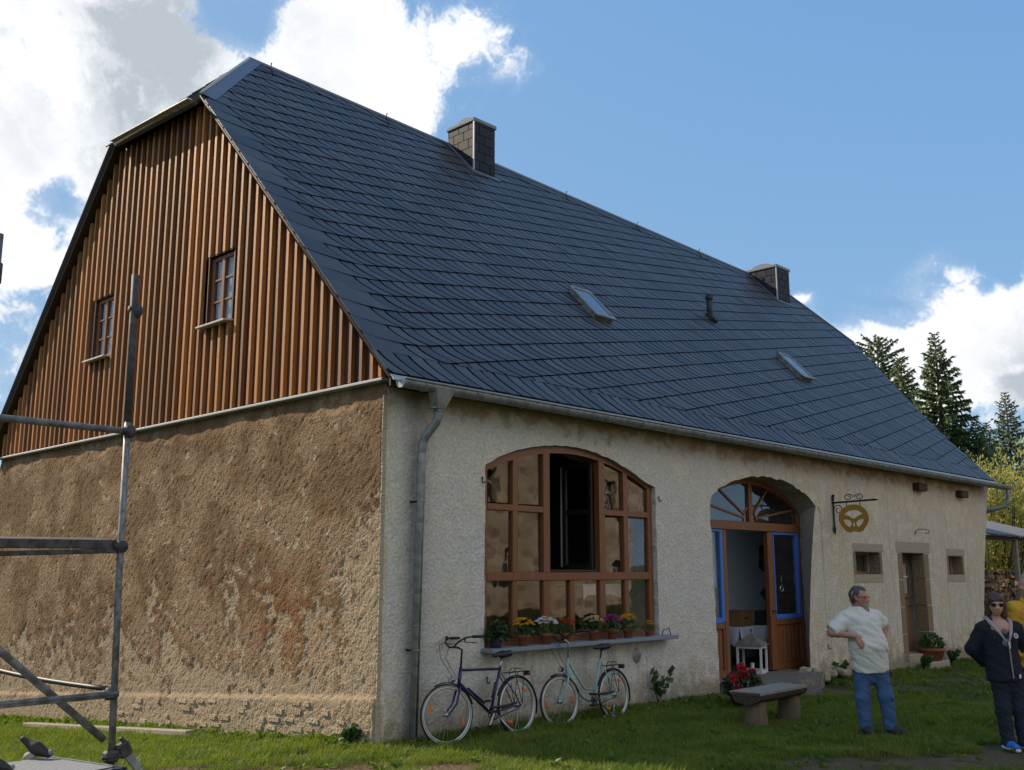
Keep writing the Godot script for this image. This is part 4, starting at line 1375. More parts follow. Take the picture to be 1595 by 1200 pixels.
func flower_pot(at: Vector3, label: String, petal: Color, size: float, blossom := 0.05) -> void:
	var t := thing("flower_pot", label, "flower pot", at, rng.randf() * TAU, "flower pots on the window sill")
	put("pot", MB.new(false).lathe([Vector2(0.0, 0.0), Vector2(0.06, 0.0), Vector2(0.082, 0.11), Vector2(0.092, 0.11), Vector2(0.094, 0.145), Vector2(0.083, 0.145), Vector2(0.08, 0.12), Vector2(0.0, 0.12)], Transform3D(Basis.from_scale(Vector3.ONE * size), Vector3.ZERO), 18).done(), M.terracotta, t)
	var mb := MB.new()
	leaf_ball(mb, Vector3(0, 0.19 * size, 0), Vector3(0.11, 0.06, 0.11) * size, 110, 0.055 * size)
	put("leaves", mb.done(), M.leaf, t)
	mb = MB.new()
	for i in int(52 * size):
		var a := rng.randf() * TAU
		var q := sqrt(rng.randf())
		var c := Vector3(cos(a) * q * 0.155, 0.265 + 0.08 * (1.0 - q * q) + rng.randf() * 0.015, sin(a) * q * 0.155) * size
		for k in 9:
			var b := TAU * k / 9.0
			leaf(mb, c, Vector3(cos(b), 0.45, sin(b)).normalized(), blossom * 0.55 * size, 0.3)
			leaf(mb, c, Vector3(cos(b + 0.3) * 0.5, 0.9, sin(b + 0.3) * 0.5).normalized(), blossom * 0.4 * size, 0.3)
	var m := mt(petal.r, petal.g, petal.b, 0.7)
	m.backlight_enabled = true
	m.backlight = lin(petal.r * 0.3, petal.g * 0.3, petal.b * 0.3)
	put("blossoms", mb.done(), m, t)

func sign_board() -> void:
	var t := thing("hanging_sign", "golden brown pretzel sign hanging from a black wrought iron wall bracket", "sign", Vector3(11.25, 2.7, 0.0))
	var mb := MB.new()
	mb.box(Vector3(0, 0.33, 0.03), Vector3(0.045, 0.68, 0.02), Basis(), 0.004)
	mb.box(Vector3(0, 0.06, 0.032), Vector3(0.1, 0.05, 0.026), Basis(), 0.01)
	mb.box(Vector3(0, 0.64, 0.032), Vector3(0.09, 0.05, 0.026), Basis(), 0.01)
	mb.smooth()
	mb.ball(Vector3(0, 0.7, 0.035), Vector3(0.035, 0.03, 0.03))
	mb.lathe([Vector2(0.0, -0.08), Vector2(0.025, 0.0), Vector2(0.02, 0.05)], Transform3D(Basis(), Vector3(0, 0.0, 0.03)), 8)
	put("wall_plate", mb.done(), M.iron, t)
	mb = MB.new()
	mb.bar(Vector3(0, 0.56, -0.03), Vector3(0, 0.585, 0.84), 0.03, 0.035, Vector3.UP, 0.004)
	mb.smooth()
	mb.lathe([Vector2(0.02, 0.0), Vector2(0.03, 0.015), Vector2(0.014, 0.03), Vector2(0.026, 0.05), Vector2(0.0, 0.13)], Transform3D(Basis(Vector3.RIGHT, Vector3(0, 0, 1), Vector3.DOWN), Vector3(0, 0.586, 0.83)), 8)
	put("arm", mb.done(), M.iron, t)
	for s in [[0.42, 0.6, 1.0, 0.11], [0.5, 0.6, -1.0, 0.11], [0.05, 0.53, -1.0, 0.1]]:
		var pts := []
		for i in 22:
			var a := i / 21.0 * TAU * 1.25
			var r: float = s[3] * (1.0 - 0.65 * i / 21.0)
			if s[0] > 0.1:
				pts.append(Vector3(0, s[1] + 0.055 + sin(a) * r * 0.6, s[0] - s[2] * (0.07 - cos(a) * r * 0.9)))
			else:
				pts.append(Vector3(0, 0.42 + sin(a) * r, 0.13 - cos(a) * r))
		put("scroll", MB.new(false).tube(pts, 0.009, 6).done(), M.iron, t)
	put("hanger", MB.new().bar(Vector3(0, 0.57, 0.3), Vector3(0, 0.48, 0.3), 0.012, 0.012).bar(Vector3(0, 0.575, 0.58), Vector3(0, 0.48, 0.58), 0.012, 0.012).done(), M.iron, t)
	# flat sheet pretzel: a broad ring, two crossed arms, openings cut right through
	var tf := Transform3D(Basis(Vector3(0, 0, -1), Vector3.UP, Vector3(1, 0, 0)), Vector3(0, 0.25, 0.435))
	var outer := PackedVector2Array()
	for i in 48:
		var a := TAU * i / 48.0
		var p := Vector2(cos(a) * 0.31, sin(a) * 0.265)
		if p.y < -0.2:
			p.y -= 0.03 * (1.0 - cos(clampf(absf(p.x) / 0.13, 0.0, 1.0) * PI)) * 0.5 - 0.012 * exp(-pow(p.x / 0.03, 2.0))
		outer.append(p)
	var blob := func(pts: Array) -> PackedVector2Array:
		var r := PackedVector2Array()
		var n := pts.size()
		for i in n:
			var p0 := Vector2(pts[(i + n - 1) % n][0], pts[(i + n - 1) % n][1])
			var p1 := Vector2(pts[i][0], pts[i][1])
			var p2 := Vector2(pts[(i + 1) % n][0], pts[(i + 1) % n][1])
			var p3 := Vector2(pts[(i + 2) % n][0], pts[(i + 2) % n][1])
			for k in 6:
				r.append(p1.cubic_interpolate(p2, p0, p3, k / 6.0))
		return r
	var holes := [blob.call([[-0.18, 0.075], [-0.1, 0.135], [0.0, 0.15], [0.1, 0.135], [0.18, 0.075], [0.1, 0.045], [0.0, -0.012], [-0.1, 0.045]]), blob.call([[-0.2, -0.03], [-0.1, -0.04], [-0.05, -0.09], [-0.065, -0.15], [-0.1, -0.17], [-0.17, -0.11]]), blob.call([[0.2, -0.03], [0.1, -0.04], [0.05, -0.09], [0.065, -0.15], [0.1, -0.17], [0.17, -0.11]]), blob.call([[0.0, -0.075], [0.02, -0.12], [0.0, -0.175], [-0.02, -0.12]])]
	mb = MB.new()
	for i in 4:
		var x0: float = [-0.4, -0.1, 0.0, 0.1][i]
		var x1: float = [-0.1, 0.0, 0.1, 0.4][i]
		var work: Array = Geometry2D.intersect_polygons(outer, poly([[x0, -1], [x1, -1], [x1, 1], [x0, 1]]))
		for h in holes:
			var next := []
			for p in work:
				next.append_array(Geometry2D.clip_polygons(p, h))
			work = next
		for p in work:
			mb.prism(p, tf, -0.01, 0.01)
	put("pretzel", mb.done(), M.gold, t)

func wheel(parent: Node3D, called: String, at: Vector3, r: float, turn: float, refl: float) -> Node3D:
	var w := group_node(called, parent, at)
	w.rotation.y = turn
	put("tyre", MB.new(false).torus(Vector3.ZERO, Vector3.BACK, r - 0.016, 0.017, 48, 8).done(), M.rubber, w)
	put("sidewall", MB.new(false).torus(Vector3(0, 0, 0.004), Vector3.BACK, r - 0.022, 0.0135, 48, 6).done(), M.wall_pale, w)
	put("rim", MB.new(false).torus(Vector3.ZERO, Vector3.BACK, r - 0.045, 0.012, 48, 8, 1.1).done(), M.rim, w)
	put("hub", MB.new(false).tube([Vector3(0, 0, -0.055), Vector3(0, 0, -0.03), Vector3(0, 0, -0.028), Vector3(0, 0, 0.028), Vector3(0, 0, 0.03), Vector3(0, 0, 0.055)], [0.012, 0.012, 0.028, 0.028, 0.012, 0.012], 10).done(), M.chrome, w)
	var mb := MB.new()
	for i in 28:
		var a := TAU * i / 28.0
		var b := a + (0.5 if i % 4 < 2 else -0.5)
		var s: float = 0.026 if i % 2 == 0 else -0.026
		mb.tube([Vector3(cos(b) * 0.026, sin(b) * 0.026, s), Vector3(cos(a) * (r - 0.05), sin(a) * (r - 0.05), 0)], 0.0014, 3, false)
	put("spokes", mb.done(), M.rim, w).set_meta("kind", "stuff")
	for k in 2:
		var a := refl + PI * k
		put("reflector", MB.new().box(Vector3(cos(a), sin(a), 0) * (r * 0.66), Vector3(0.085, 0.035, 0.016), Basis(Vector3.BACK, a + PI / 2 + 0.3), 0.006).done(), M.orange, w)
	return w

func mudguard(called: String, at: Vector3, r: float, a0: float, a1: float, turn: float, parent: Node3D) -> void:
	var mb := MB.new(false)
	var n := 20
	for i in n:
		for k in 4:
			var q := []
			for e in [[0, 0], [0, 1], [1, 1], [1, 0]]:
				var a := lerpf(a0, a1, float(i + e[0]) / n)
				var s: float = (k + e[1]) / 4.0 * 2.0 - 1.0
				q.append(Vector3(cos(a) * (r + 0.02 - 0.012 * s * s), sin(a) * (r + 0.02 - 0.012 * s * s), s * 0.026))
			mb.quad(q[0], q[1], q[2], q[3])
	var o := put(called, mb.done(), M.black, parent)
	o.position = at
	o.rotation.y = turn

func bicycle(label: String, at: Vector3, turn: float, lean: float, paint: Material, step_through: bool, base := 1.14, r := 0.335) -> void:
	var t := thing("bicycle", label, "bicycle", at, turn)
	t.rotation.x = lean
	var f := Vector3(-base / 2, r, 0)
	var b := Vector3(base / 2, r, 0)
	var steer := -0.28 if not step_through else -0.14
	var bb := Vector3(0.1, 0.3, 0)
	var seat_top := Vector3(0.31, 0.8, 0)
	var head_lo := Vector3(-0.4, 0.66, 0)
	var head_hi := Vector3(-0.355, 0.86, 0)
	var mb := MB.new(false)
	mb.tube([head_lo + Vector3(-0.008, -0.02, 0), head_hi], 0.021, 10)
	if step_through:
		mb.tube([head_lo + Vector3(0.0, 0.06, 0), Vector3(-0.25, 0.5, 0), Vector3(-0.1, 0.34, 0), Vector3(0.02, 0.29, 0), bb], 0.02, 10)
		mb.tube([head_hi + Vector3(0, -0.03, 0), Vector3(-0.22, 0.64, 0), Vector3(-0.06, 0.45, 0), Vector3(0.16, 0.42, 0)], 0.015, 10)
	else:
		mb.tube([head_lo + Vector3(0.0, 0.03, 0), bb], 0.019, 10)
		mb.tube([head_hi + Vector3(0, -0.03, 0), seat_top + Vector3(-0.005, 0.0, 0)], 0.016, 10)
	mb.tube([bb, seat_top + Vector3(0.01, 0.02, 0)], 0.017, 10)
	for s in [-1, 1]:
		mb.tube([bb + Vector3(0.03, 0, s * 0.03), b + Vector3(-0.12, 0, s * 0.055), b + Vector3(0, 0, s * 0.062)], 0.009, 8)
		mb.tube([seat_top + Vector3(0.0, -0.06, s * 0.02), b + Vector3(-0.08, 0.14, s * 0.058), b + Vector3(0, 0, s * 0.062)], 0.0075, 8)
	put("frame", mb.done(), paint, t)
	wheel(t, "rear_wheel", b, r, 0.0, 0.9)
	# fork, bars and front wheel turn together about the steering head
	var fk := group_node("front_fork", t)
	mb = MB.new(false)
	var rot := Basis(Vector3.UP, steer)
	for s in [-1, 1]:
		mb.tube([head_lo, head_lo + rot * Vector3(-0.01, -0.03, s * 0.045), head_lo + rot * Vector3(-0.07, -0.2, s * 0.052), head_lo + rot * (f - head_lo + Vector3(0, 0, s * 0.055))], [0.016, 0.015, 0.012, 0.009], 8)
	put("blades", mb.done(), paint, fk)
	var fc := head_lo + rot * (f - head_lo)
	wheel(t, "front_wheel", fc, r, steer, 2.75 if not step_through else 0.1)
	mudguard("mudguard", fc, r, 0.25, 2.0, steer, t)
	mudguard("mudguard", b, r, -0.35, 2.75, 0.0, t)
	var clamp_ := head_hi + Vector3(0.035, 0.2, 0)
	put("stem", MB.new(false).tube([head_hi, clamp_, clamp_ + rot * Vector3(-0.05, 0.03, 0), clamp_ + rot * Vector3(-0.13, 0.04, 0)], 0.013, 10).done(), M.black if not step_through else M.chrome, t)
	var c := clamp_ + rot * Vector3(-0.13, 0.04, 0)
	for s in [-1, 1]:
		put("handlebar", MB.new(false).tube([c, c + rot * Vector3(-0.01, 0.0, s * 0.06), c + rot * Vector3(0.0, 0.06, s * 0.17), c + rot * Vector3(0.06, 0.1, s * 0.24), c + rot * Vector3(0.14, 0.105, s * 0.275)], 0.011, 8).done(), M.black, t)
		put("grip", MB.new(false).tube([c + rot * Vector3(0.13, 0.105, s * 0.272), c + rot * Vector3(0.26, 0.1, s * 0.3)], 0.017, 8).done(), M.rubber, t)
		put("brake_lever", MB.new(false).tube([c + rot * Vector3(0.05, 0.09, s * 0.235), c + rot * Vector3(0.04, 0.05, s * 0.25), c + rot * Vector3(0.17, 0.03, s * 0.3)], [0.014, 0.008, 0.006], 6).done(), M.black, t)
		put("cable", MB.new(false).tube([c + rot * Vector3(0.04, 0.06, s * 0.23), c + rot * Vector3(-0.1, 0.03, s * 0.14), c + rot * Vector3(-0.13, -0.12, s * 0.06), head_lo + Vector3(-0.03, 0.05, s * 0.03)], 0.0035, 5).done(), M.black, t)
	put("bell", MB.new(false).ball(c + rot * Vector3(0.02, 0.11, -0.16), Vector3(0.025, 0.025, 0.025)).done(), M.black, t)
	var lamp := put("headlamp", MB.new(false).lathe([Vector2(0.0, -0.05), Vector2(0.025, -0.03), Vector2(0.038, 0.02), Vector2(0.036, 0.028)], Transform3D(Basis(Vector3.FORWARD, Vector3(-1, 0, 0), Vector3.UP), head_lo + rot * Vector3(-0.085, 0.07, 0)), 12).tube([head_lo + rot * Vector3(-0.085, 0.05, 0), head_lo + Vector3(-0.02, -0.01, 0)], 0.006, 5).done(), M.chrome if not step_through else M.black, t)
	put("lens", MB.new(false).ball(head_lo + rot * Vector3(-0.115, 0.07, 0), Vector3(0.006, 0.033, 0.033)).done(), M.wall_pale, lamp)
	# saddle on its post
	var post := seat_top + Vector3(0.045, 0.12, 0)
	put("seat_post", MB.new(false).tube([seat_top, post], 0.013, 8).done(), M.chrome if not step_through else M.black, t)
	mb = MB.new(false)
	flesh(mb, [[post + Vector3(-0.14, 0.045, 0), post + Vector3(0.0, 0.045, 0), 0.022, 0.042], [post + Vector3(0.0, 0.045, -0.03), post + Vector3(0.09, 0.055, -0.055), 0.035, 0.04], [post + Vector3(0.0, 0.045, 0.03), post + Vector3(0.09, 0.055, 0.055), 0.035, 0.04]], 0.011, 0.012)
	put("saddle", mb.done(), M.black, t)
	put("saddle_rails", MB.new(false).tube([post + Vector3(-0.1, 0.02, 0.02), post, post + Vector3(0.1, 0.01, 0.03)], 0.005, 5).tube([post + Vector3(-0.1, 0.02, -0.02), post, post + Vector3(0.1, 0.01, -0.03)], 0.005, 5).done(), M.chrome, t)
	# carrier
	mb = MB.new(false)
	var rk := Vector3(base / 2 - 0.17, r * 2 + 0.055, 0)
	for s in [-1, 0, 1]:
		mb.tube([rk + Vector3(0, 0, s * 0.05), rk + Vector3(0.37, 0, s * 0.05)], 0.006, 6)
	for q in [0.0, 0.12, 0.25, 0.37]:
		mb.tube([rk + Vector3(q, 0, -0.05), rk + Vector3(q, 0, 0.05)], 0.005, 6)
	for s in [-1, 1]:
		mb.tube([rk + Vector3(0.12, 0, s * 0.05), b + Vector3(0.02, 0.02, s * 0.07)], 0.005, 6)
		mb.tube([rk + Vector3(0.28, 0, s * 0.05), b + Vector3(0.02, 0.02, s * 0.07)], 0.005, 6)
	mb.tube([rk, seat_top + Vector3(0.02, -0.05, 0)], 0.005, 6)
	mb.tube([rk + Vector3(0.1, 0.0, 0.04), rk + Vector3(0.16, 0.05, 0.04), rk + Vector3(0.3, 0.03, 0.0), rk + Vector3(0.16, 0.05, -0.04), rk + Vector3(0.1, 0.0, -0.04)], 0.005, 6)
	put("carrier", mb.done(), M.black, t)
	put("rear_lamp", MB.new().box(rk + Vector3(0.39, -0.03, 0), Vector3(0.05, 0.05, 0.1), Basis(), 0.012).done(), M.red_lens if not step_through else M.black, t)
	# drive
	var ck := group_node("crank", t, bb + Vector3(0, 0, 0.045))
	put("chainring", MB.new(false).torus(Vector3.ZERO, Vector3.BACK, 0.08, 0.006, 28, 6).torus(Vector3.ZERO, Vector3.BACK, 0.03, 0.012, 16, 6).done(), M.black, ck)
	mb = MB.new()
	for i in 5:
		var a := TAU * i / 5.0
		mb.bar(Vector3.ZERO, Vector3(cos(a), sin(a), 0) * 0.08, 0.014, 0.006, Vector3.BACK)
	put("spider", mb.done(), M.black, ck)
	var ca := -2.2 if not step_through else 2.6
	for s in [-1, 1]:
		var tip: Vector3 = Vector3(cos(ca), sin(ca), 0) * 0.165 * s
		put("crank_arm", MB.new().bar(Vector3(0, 0, 0.02 if s > 0 else -0.1), tip + Vector3(0, 0, 0.03 if s > 0 else -0.11), 0.022, 0.012, Vector3.BACK, 0.004).done(), M.chrome, ck)
		put("pedal", MB.new().box(tip + Vector3(0, 0, 0.08 if s > 0 else -0.16), Vector3(0.085, 0.022, 0.075), Basis(), 0.005).done(), M.black, ck)
	put("chain_guard", MB.new(false).tube([bb + Vector3(-0.05, 0.07, 0.05), bb + Vector3(0.2, 0.06, 0.05), b + Vector3(-0.05, 0.045, 0.05)], [0.012, 0.018, 0.01], 8).tube([bb + Vector3(0.02, -0.07, 0.05), b + Vector3(-0.02, -0.03, 0.05)], 0.006, 6).done(), M.black, t)
	put("kickstand", MB.new(false).tube([bb + Vector3(0.08, -0.03, 0.04), bb + Vector3(0.24, -0.27, 0.14)], 0.009, 6).done(), M.black if step_through else M.chrome, t)
	if not step_through:
		put("pump", MB.new(false).tube([head_lo.lerp(bb, 0.25) + Vector3(0.02, 0.045, 0), head_lo.lerp(bb, 0.78) + Vector3(0.02, 0.045, 0)], 0.015, 8).done(), M.black, t)
		put("bottle_cage", MB.new(false).tube([bb.lerp(seat_top, 0.35) + Vector3(-0.03, 0, 0), bb.lerp(seat_top, 0.7) + Vector3(-0.03, 0, 0)], 0.012, 8).done(), M.black, t)

func bench() -> void:
	var t := thing("log_bench", "rustic bench of a halved log on two stump legs in the grass", "bench", Vector3(4.88, -0.06, 2.12), 0.03)
	var pr := PackedVector2Array()
	var p2 := PackedVector2Array()
	for i in 15:
		var a := PI + PI * i / 14.0
		p2.append(Vector2(cos(a) * 0.215 + rng.randf_range(-0.012, 0.012), sin(a) * 0.15 + rng.randf_range(-0.01, 0.01)))
	var mb := MB.new(false)
	var rings := []
	for i in 15:
		var x := -0.66 + i * 1.32 / 14.0
		var ring := []
		for k in p2.size():
			var n := 0.03 * nz.get_noise_3d(x * 120.0, k * 20.0, 4.0)
			ring.append(Vector3(x, 0.44 + p2[k].y * (1.0 + n * 3.0) + n * 0.5, p2[k].x * (1.0 + n)))
		rings.append(ring)
	for i in 14:
		for k in p2.size() - 1:
			mb.quad(rings[i][k], rings[i + 1][k], rings[i + 1][k + 1], rings[i][k + 1])
	put("bark", mb.done(), M.bark, t)
	mb = MB.new()
	for e in [0, 14]:
		mb.face(rings[e], Vector3(0, 0.4, 0))
	put("log_end", mb.done(), M.bark, t)
	mb = MB.new()
	var top := PackedVector2Array()
	for i in 15:
		top.append(Vector2(rings[i][0].x, rings[i][0].z))
	for i in range(14, -1, -1):
		top.append(Vector2(rings[i][14].x, rings[i][14].z))
	mb.prism(top, Transform3D(Basis(Vector3.RIGHT, Vector3(0, 0, 1), Vector3.UP), Vector3(0, 0.44, 0)), -0.02, 0.012)
	put("seat", mb.done(), M.grey_wood, t)
	for x in [-0.42, 0.5]:
		mb = MB.new(false)
		var rr := []
		var pts := []
		for i in 5:
			pts.append(Vector3(x + rng.randf_range(-0.008, 0.008), -0.1 + i * 0.105, 0.0))
			rr.append(0.165 - 0.006 * i + rng.randf_range(-0.008, 0.008))
		mb.tube(pts, rr, 14)
		put("leg", mb.done(), M.stump, t)

func scaffold() -> void:
	var t := thing("scaffold", "grey tubular steel scaffold with plank deck standing before the gable wall", "scaffold", Vector3(-4.7, 0.0, 3.19))
	var g := ground_y(-4.7, 3.19)
	put("standard", MB.new(false).tube([Vector3(0.035, 0.55, 0.01), Vector3(0.0, 1.9, 0), Vector3(-0.01, 2.9, -0.01)], 0.021, 14).done(), M.steel, t)
	put("standard", MB.new(false).tube([Vector3(-0.01, 2.86, -0.01), Vector3(-0.022, 3.83, -0.02)], 0.0245, 14).done(), M.steel_dark, t)
	put("base_jack", MB.new(false).tube([Vector3(0.036, g - 0.02, 0.01), Vector3(0.036, 0.6, 0.01)], 0.018, 10).lathe([Vector2(0.08, 0.0), Vector2(0.08, 0.012), Vector2(0.0, 0.012)], Transform3D(Basis(), Vector3(0.036, g, 0.01)), 4).done(), M.chrome_dull, t)
	put("locking_pin", MB.new(false).tube([Vector3(-0.05, 3.6, -0.02), Vector3(0.03, 3.6, -0.02)], 0.02, 8).ball(Vector3(0.0, 3.59, 0.0), Vector3(0.032, 0.05, 0.032)).done(), M.steel_dark, t)
	put("standard", MB.new(false).tube([Vector3(-0.87, g, 0.0), Vector3(-0.87, 3.9, -0.02)], 0.0242, 14).done(), M.steel, t)
	put("collar", MB.new(false).tube([Vector3(-0.87, 3.6, -0.02), Vector3(-0.87, 3.72, -0.02)], 0.035, 10).done(), M.steel_dark, t)
	put("ledger", MB.new(false).tube([Vector3(-1.9, 2.81, 0.0), Vector3(0.03, 2.8, 0.0)], 0.021, 12).done(), M.steel, t)
	put("ledger", MB.new(false).tube([Vector3(-1.9, 1.19, 0.03), Vector3(0.03, 1.2, 0.03)], 0.021, 12).done(), M.steel, t)
	put("brace", MB.new(false).tube([Vector3(0.0, 0.93, -0.05), Vector3(-0.92, 1.73, -0.08), Vector3(-1.9, 2.6, -0.1)], 0.022, 12).done(), M.steel, t)
	var pts := []
	for i in 9:
		var f := i / 8.0
		pts.append(Vector3(0.0 - 0.25 * f, 1.225 - 0.02 * sin(f * PI) + 0.07 * f, -0.03 - 1.75 * f))
	put("hose", MB.new(false).tube(pts, 0.016, 8).done(), M.black, t)
	for y in [2.8, 1.2, 2.08]:
		put("coupler", MB.new(false).tube([Vector3(0.0, y - 0.035, 0.0), Vector3(0.0, y + 0.035, 0.0)], 0.031, 12).tube([Vector3(-0.05, y, 0.0), Vector3(0.035, y, 0.0)], 0.026, 8).done(), M.steel_dark, t)
	var dk := group_node("deck", t)
	for i in 2:
		put("plank", MB.new().box(Vector3(-0.95, 2.095 + i * 0.004, -0.17 - i * 0.31), Vector3(1.86, 0.045, 0.3), Basis(Vector3.RIGHT, 0.1) * Basis(Vector3.BACK, 0.01), 0.006).done(), M.steel_dark, dk)
	put("edge_channel", MB.new().box(Vector3(-0.95, 2.085, -0.012), Vector3(1.86, 0.055, 0.02), Basis(Vector3.BACK, 0.008), 0.004).done(), M.steel_dark, dk)
	put("support_beam", MB.new().bar(Vector3(0.0, 2.055, -0.02), Vector3(-1.88, 1.985, -0.02), 0.03, 0.05, Vector3.BACK, 0.004).done(), M.steel_dark, dk)
	# clamp at the foot with a hanging strap
	var cl := group_node("swivel_clamp", t, Vector3(0.02, 0.84, 0.02))
	put("clamp_body", MB.new().box(Vector3(-0.002, 0, 0), Vector3(0.085, 0.07, 0.075), Basis(), 0.015).box(Vector3(0.075, 0.03, 0), Vector3(0.08, 0.09, 0.06), Basis(Vector3.BACK, 0.5), 0.012).done(), M.steel_dark, cl)
	put("bolt", MB.new(false).tube([Vector3(-0.07, 0.0, 0.03), Vector3(0.06, 0.0, 0.03)], 0.012, 6).tube([Vector3(0.05, 0.1, 0.0), Vector3(0.09, 0.06, 0.0)], 0.014, 6).done(), M.steel_dark, cl)
	put("strap", MB.new().bar(Vector3(0.09, 0.01, 0), Vector3(0.17, -0.09, 0.02), 0.05, 0.018, Vector3.BACK, 0.004).bar(Vector3(0.17, -0.09, 0.02), Vector3(0.15, -0.17, 0.02), 0.06, 0.014, Vector3.BACK, 0.004).bar(Vector3(0.15, -0.17, 0.02), Vector3(0.02, -0.24, 0.03), 0.03, 0.01, Vector3.BACK, 0.003).done(), M.zinc, cl)

func table_corner() -> void:
	# a table in the foreground of which the photograph shows a corner
	var c := Vector3(-5.25, 0.0, 3.75)
	var t := thing("garden_table", "pale grey-green table top in the foreground carrying the folded sheet", "table", c, 0.25)
	put("table_top", MB.new().box(Vector3(-0.15, 0.785, 0.1), Vector3(1.15, 0.035, 1.25), Basis(), 0.01).done(), M.table_green, t)
	var g := ground_y(c.x, c.z)
	for s in [[-0.6, -0.4], [0.3, -0.4], [-0.6, 0.6], [0.3, 0.6]]:
		put("leg", MB.new().box(Vector3(s[0], (0.77 + g) / 2, s[1]), Vector3(0.05, 0.77 - g, 0.05), Basis(), 0.006).done(), M.table_green, t)
	var sh := thing("folded_sheet", "grey folded cloth sheet with dark edge lines lying on the table", "sheet", Vector3(-5.2, 0.803, 3.3), 0.25)
	for k in 2:
		var mb := MB.new(false)
		var pts := []
		for i in 14:
			var f := i / 13.0
			pts.append(Vector2(-0.75 + f * 1.12, 0.006 + 0.018 * k + 0.006 * sin(f * 9.0 + k)))
		if k == 1:
			for i in 9:
				var a := PI / 2 - PI * i / 8.0
				pts.append(Vector2(0.37 + cos(a) * 0.04, 0.0 + 0.0125 + sin(a) * 0.014))
		for i in pts.size() - 1:
			mb.quad(Vector3(pts[i].x, pts[i].y, 0.32), Vector3(pts[i + 1].x, pts[i + 1].y, 0.34), Vector3(pts[i + 1].x, pts[i + 1].y + 0.003, -0.32), Vector3(pts[i].x, pts[i].y + 0.003, -0.34))
			mb.quad(Vector3(pts[i].x, pts[i].y - 0.006, 0.32), Vector3(pts[i].x, pts[i].y - 0.003, -0.34), Vector3(pts[i + 1].x, pts[i + 1].y - 0.003, -0.32), Vector3(pts[i + 1].x, pts[i + 1].y - 0.006, 0.34))
		put("fold", mb.done(), M.sheet, sh)
	put("edge_line", MB.new().box(Vector3(-0.2, 0.029, 0.29), Vector3(1.1, 0.004, 0.012), Basis(Vector3.UP, -0.015)).done(), M.black, sh)
	for q in [[-5.0, 0.842, 2.9, 0.2, 1.0, "dark wedge shaped clip with pale round foot on the folded sheet"], [-5.33, 0.842, 3.23, 2.6, 0.8, "dark clip lying low on the folded sheet at the picture's left edge"]]:
		var k := thing("clip", q[5], "clip", Vector3(q[0], q[1], q[2]), q[3], "dark clips holding the folded sheet")
		var ux := RIGHT
		k.rotation.y = -atan2(RIGHT.z, RIGHT.x) + (0.0 if q[4] == 1.0 else 0.5)
		k.scale = Vector3.ONE * q[4]
		var mb := MB.new(false)
		flesh(mb, [[Vector3(-0.085, 0.1, 0), Vector3(0.0, 0.045, 0), 0.017, 0.03], [Vector3(0.0, 0.045, 0), Vector3(0.075, 0.012, 0), 0.036, 0.022]], 0.008, 0.012)
		put("body", mb.done(), M.clip_dark, k)
		put("foot", MB.new(false).ball(Vector3(-0.028, 0.0, 0.02), Vector3(0.036, 0.03, 0.03)).done(), M.clip_pale, k)
		put("tip", MB.new(false).ball(Vector3(0.09, 0.022, 0.0), Vector3(0.018, 0.02, 0.02)).done(), M.sheet, k)

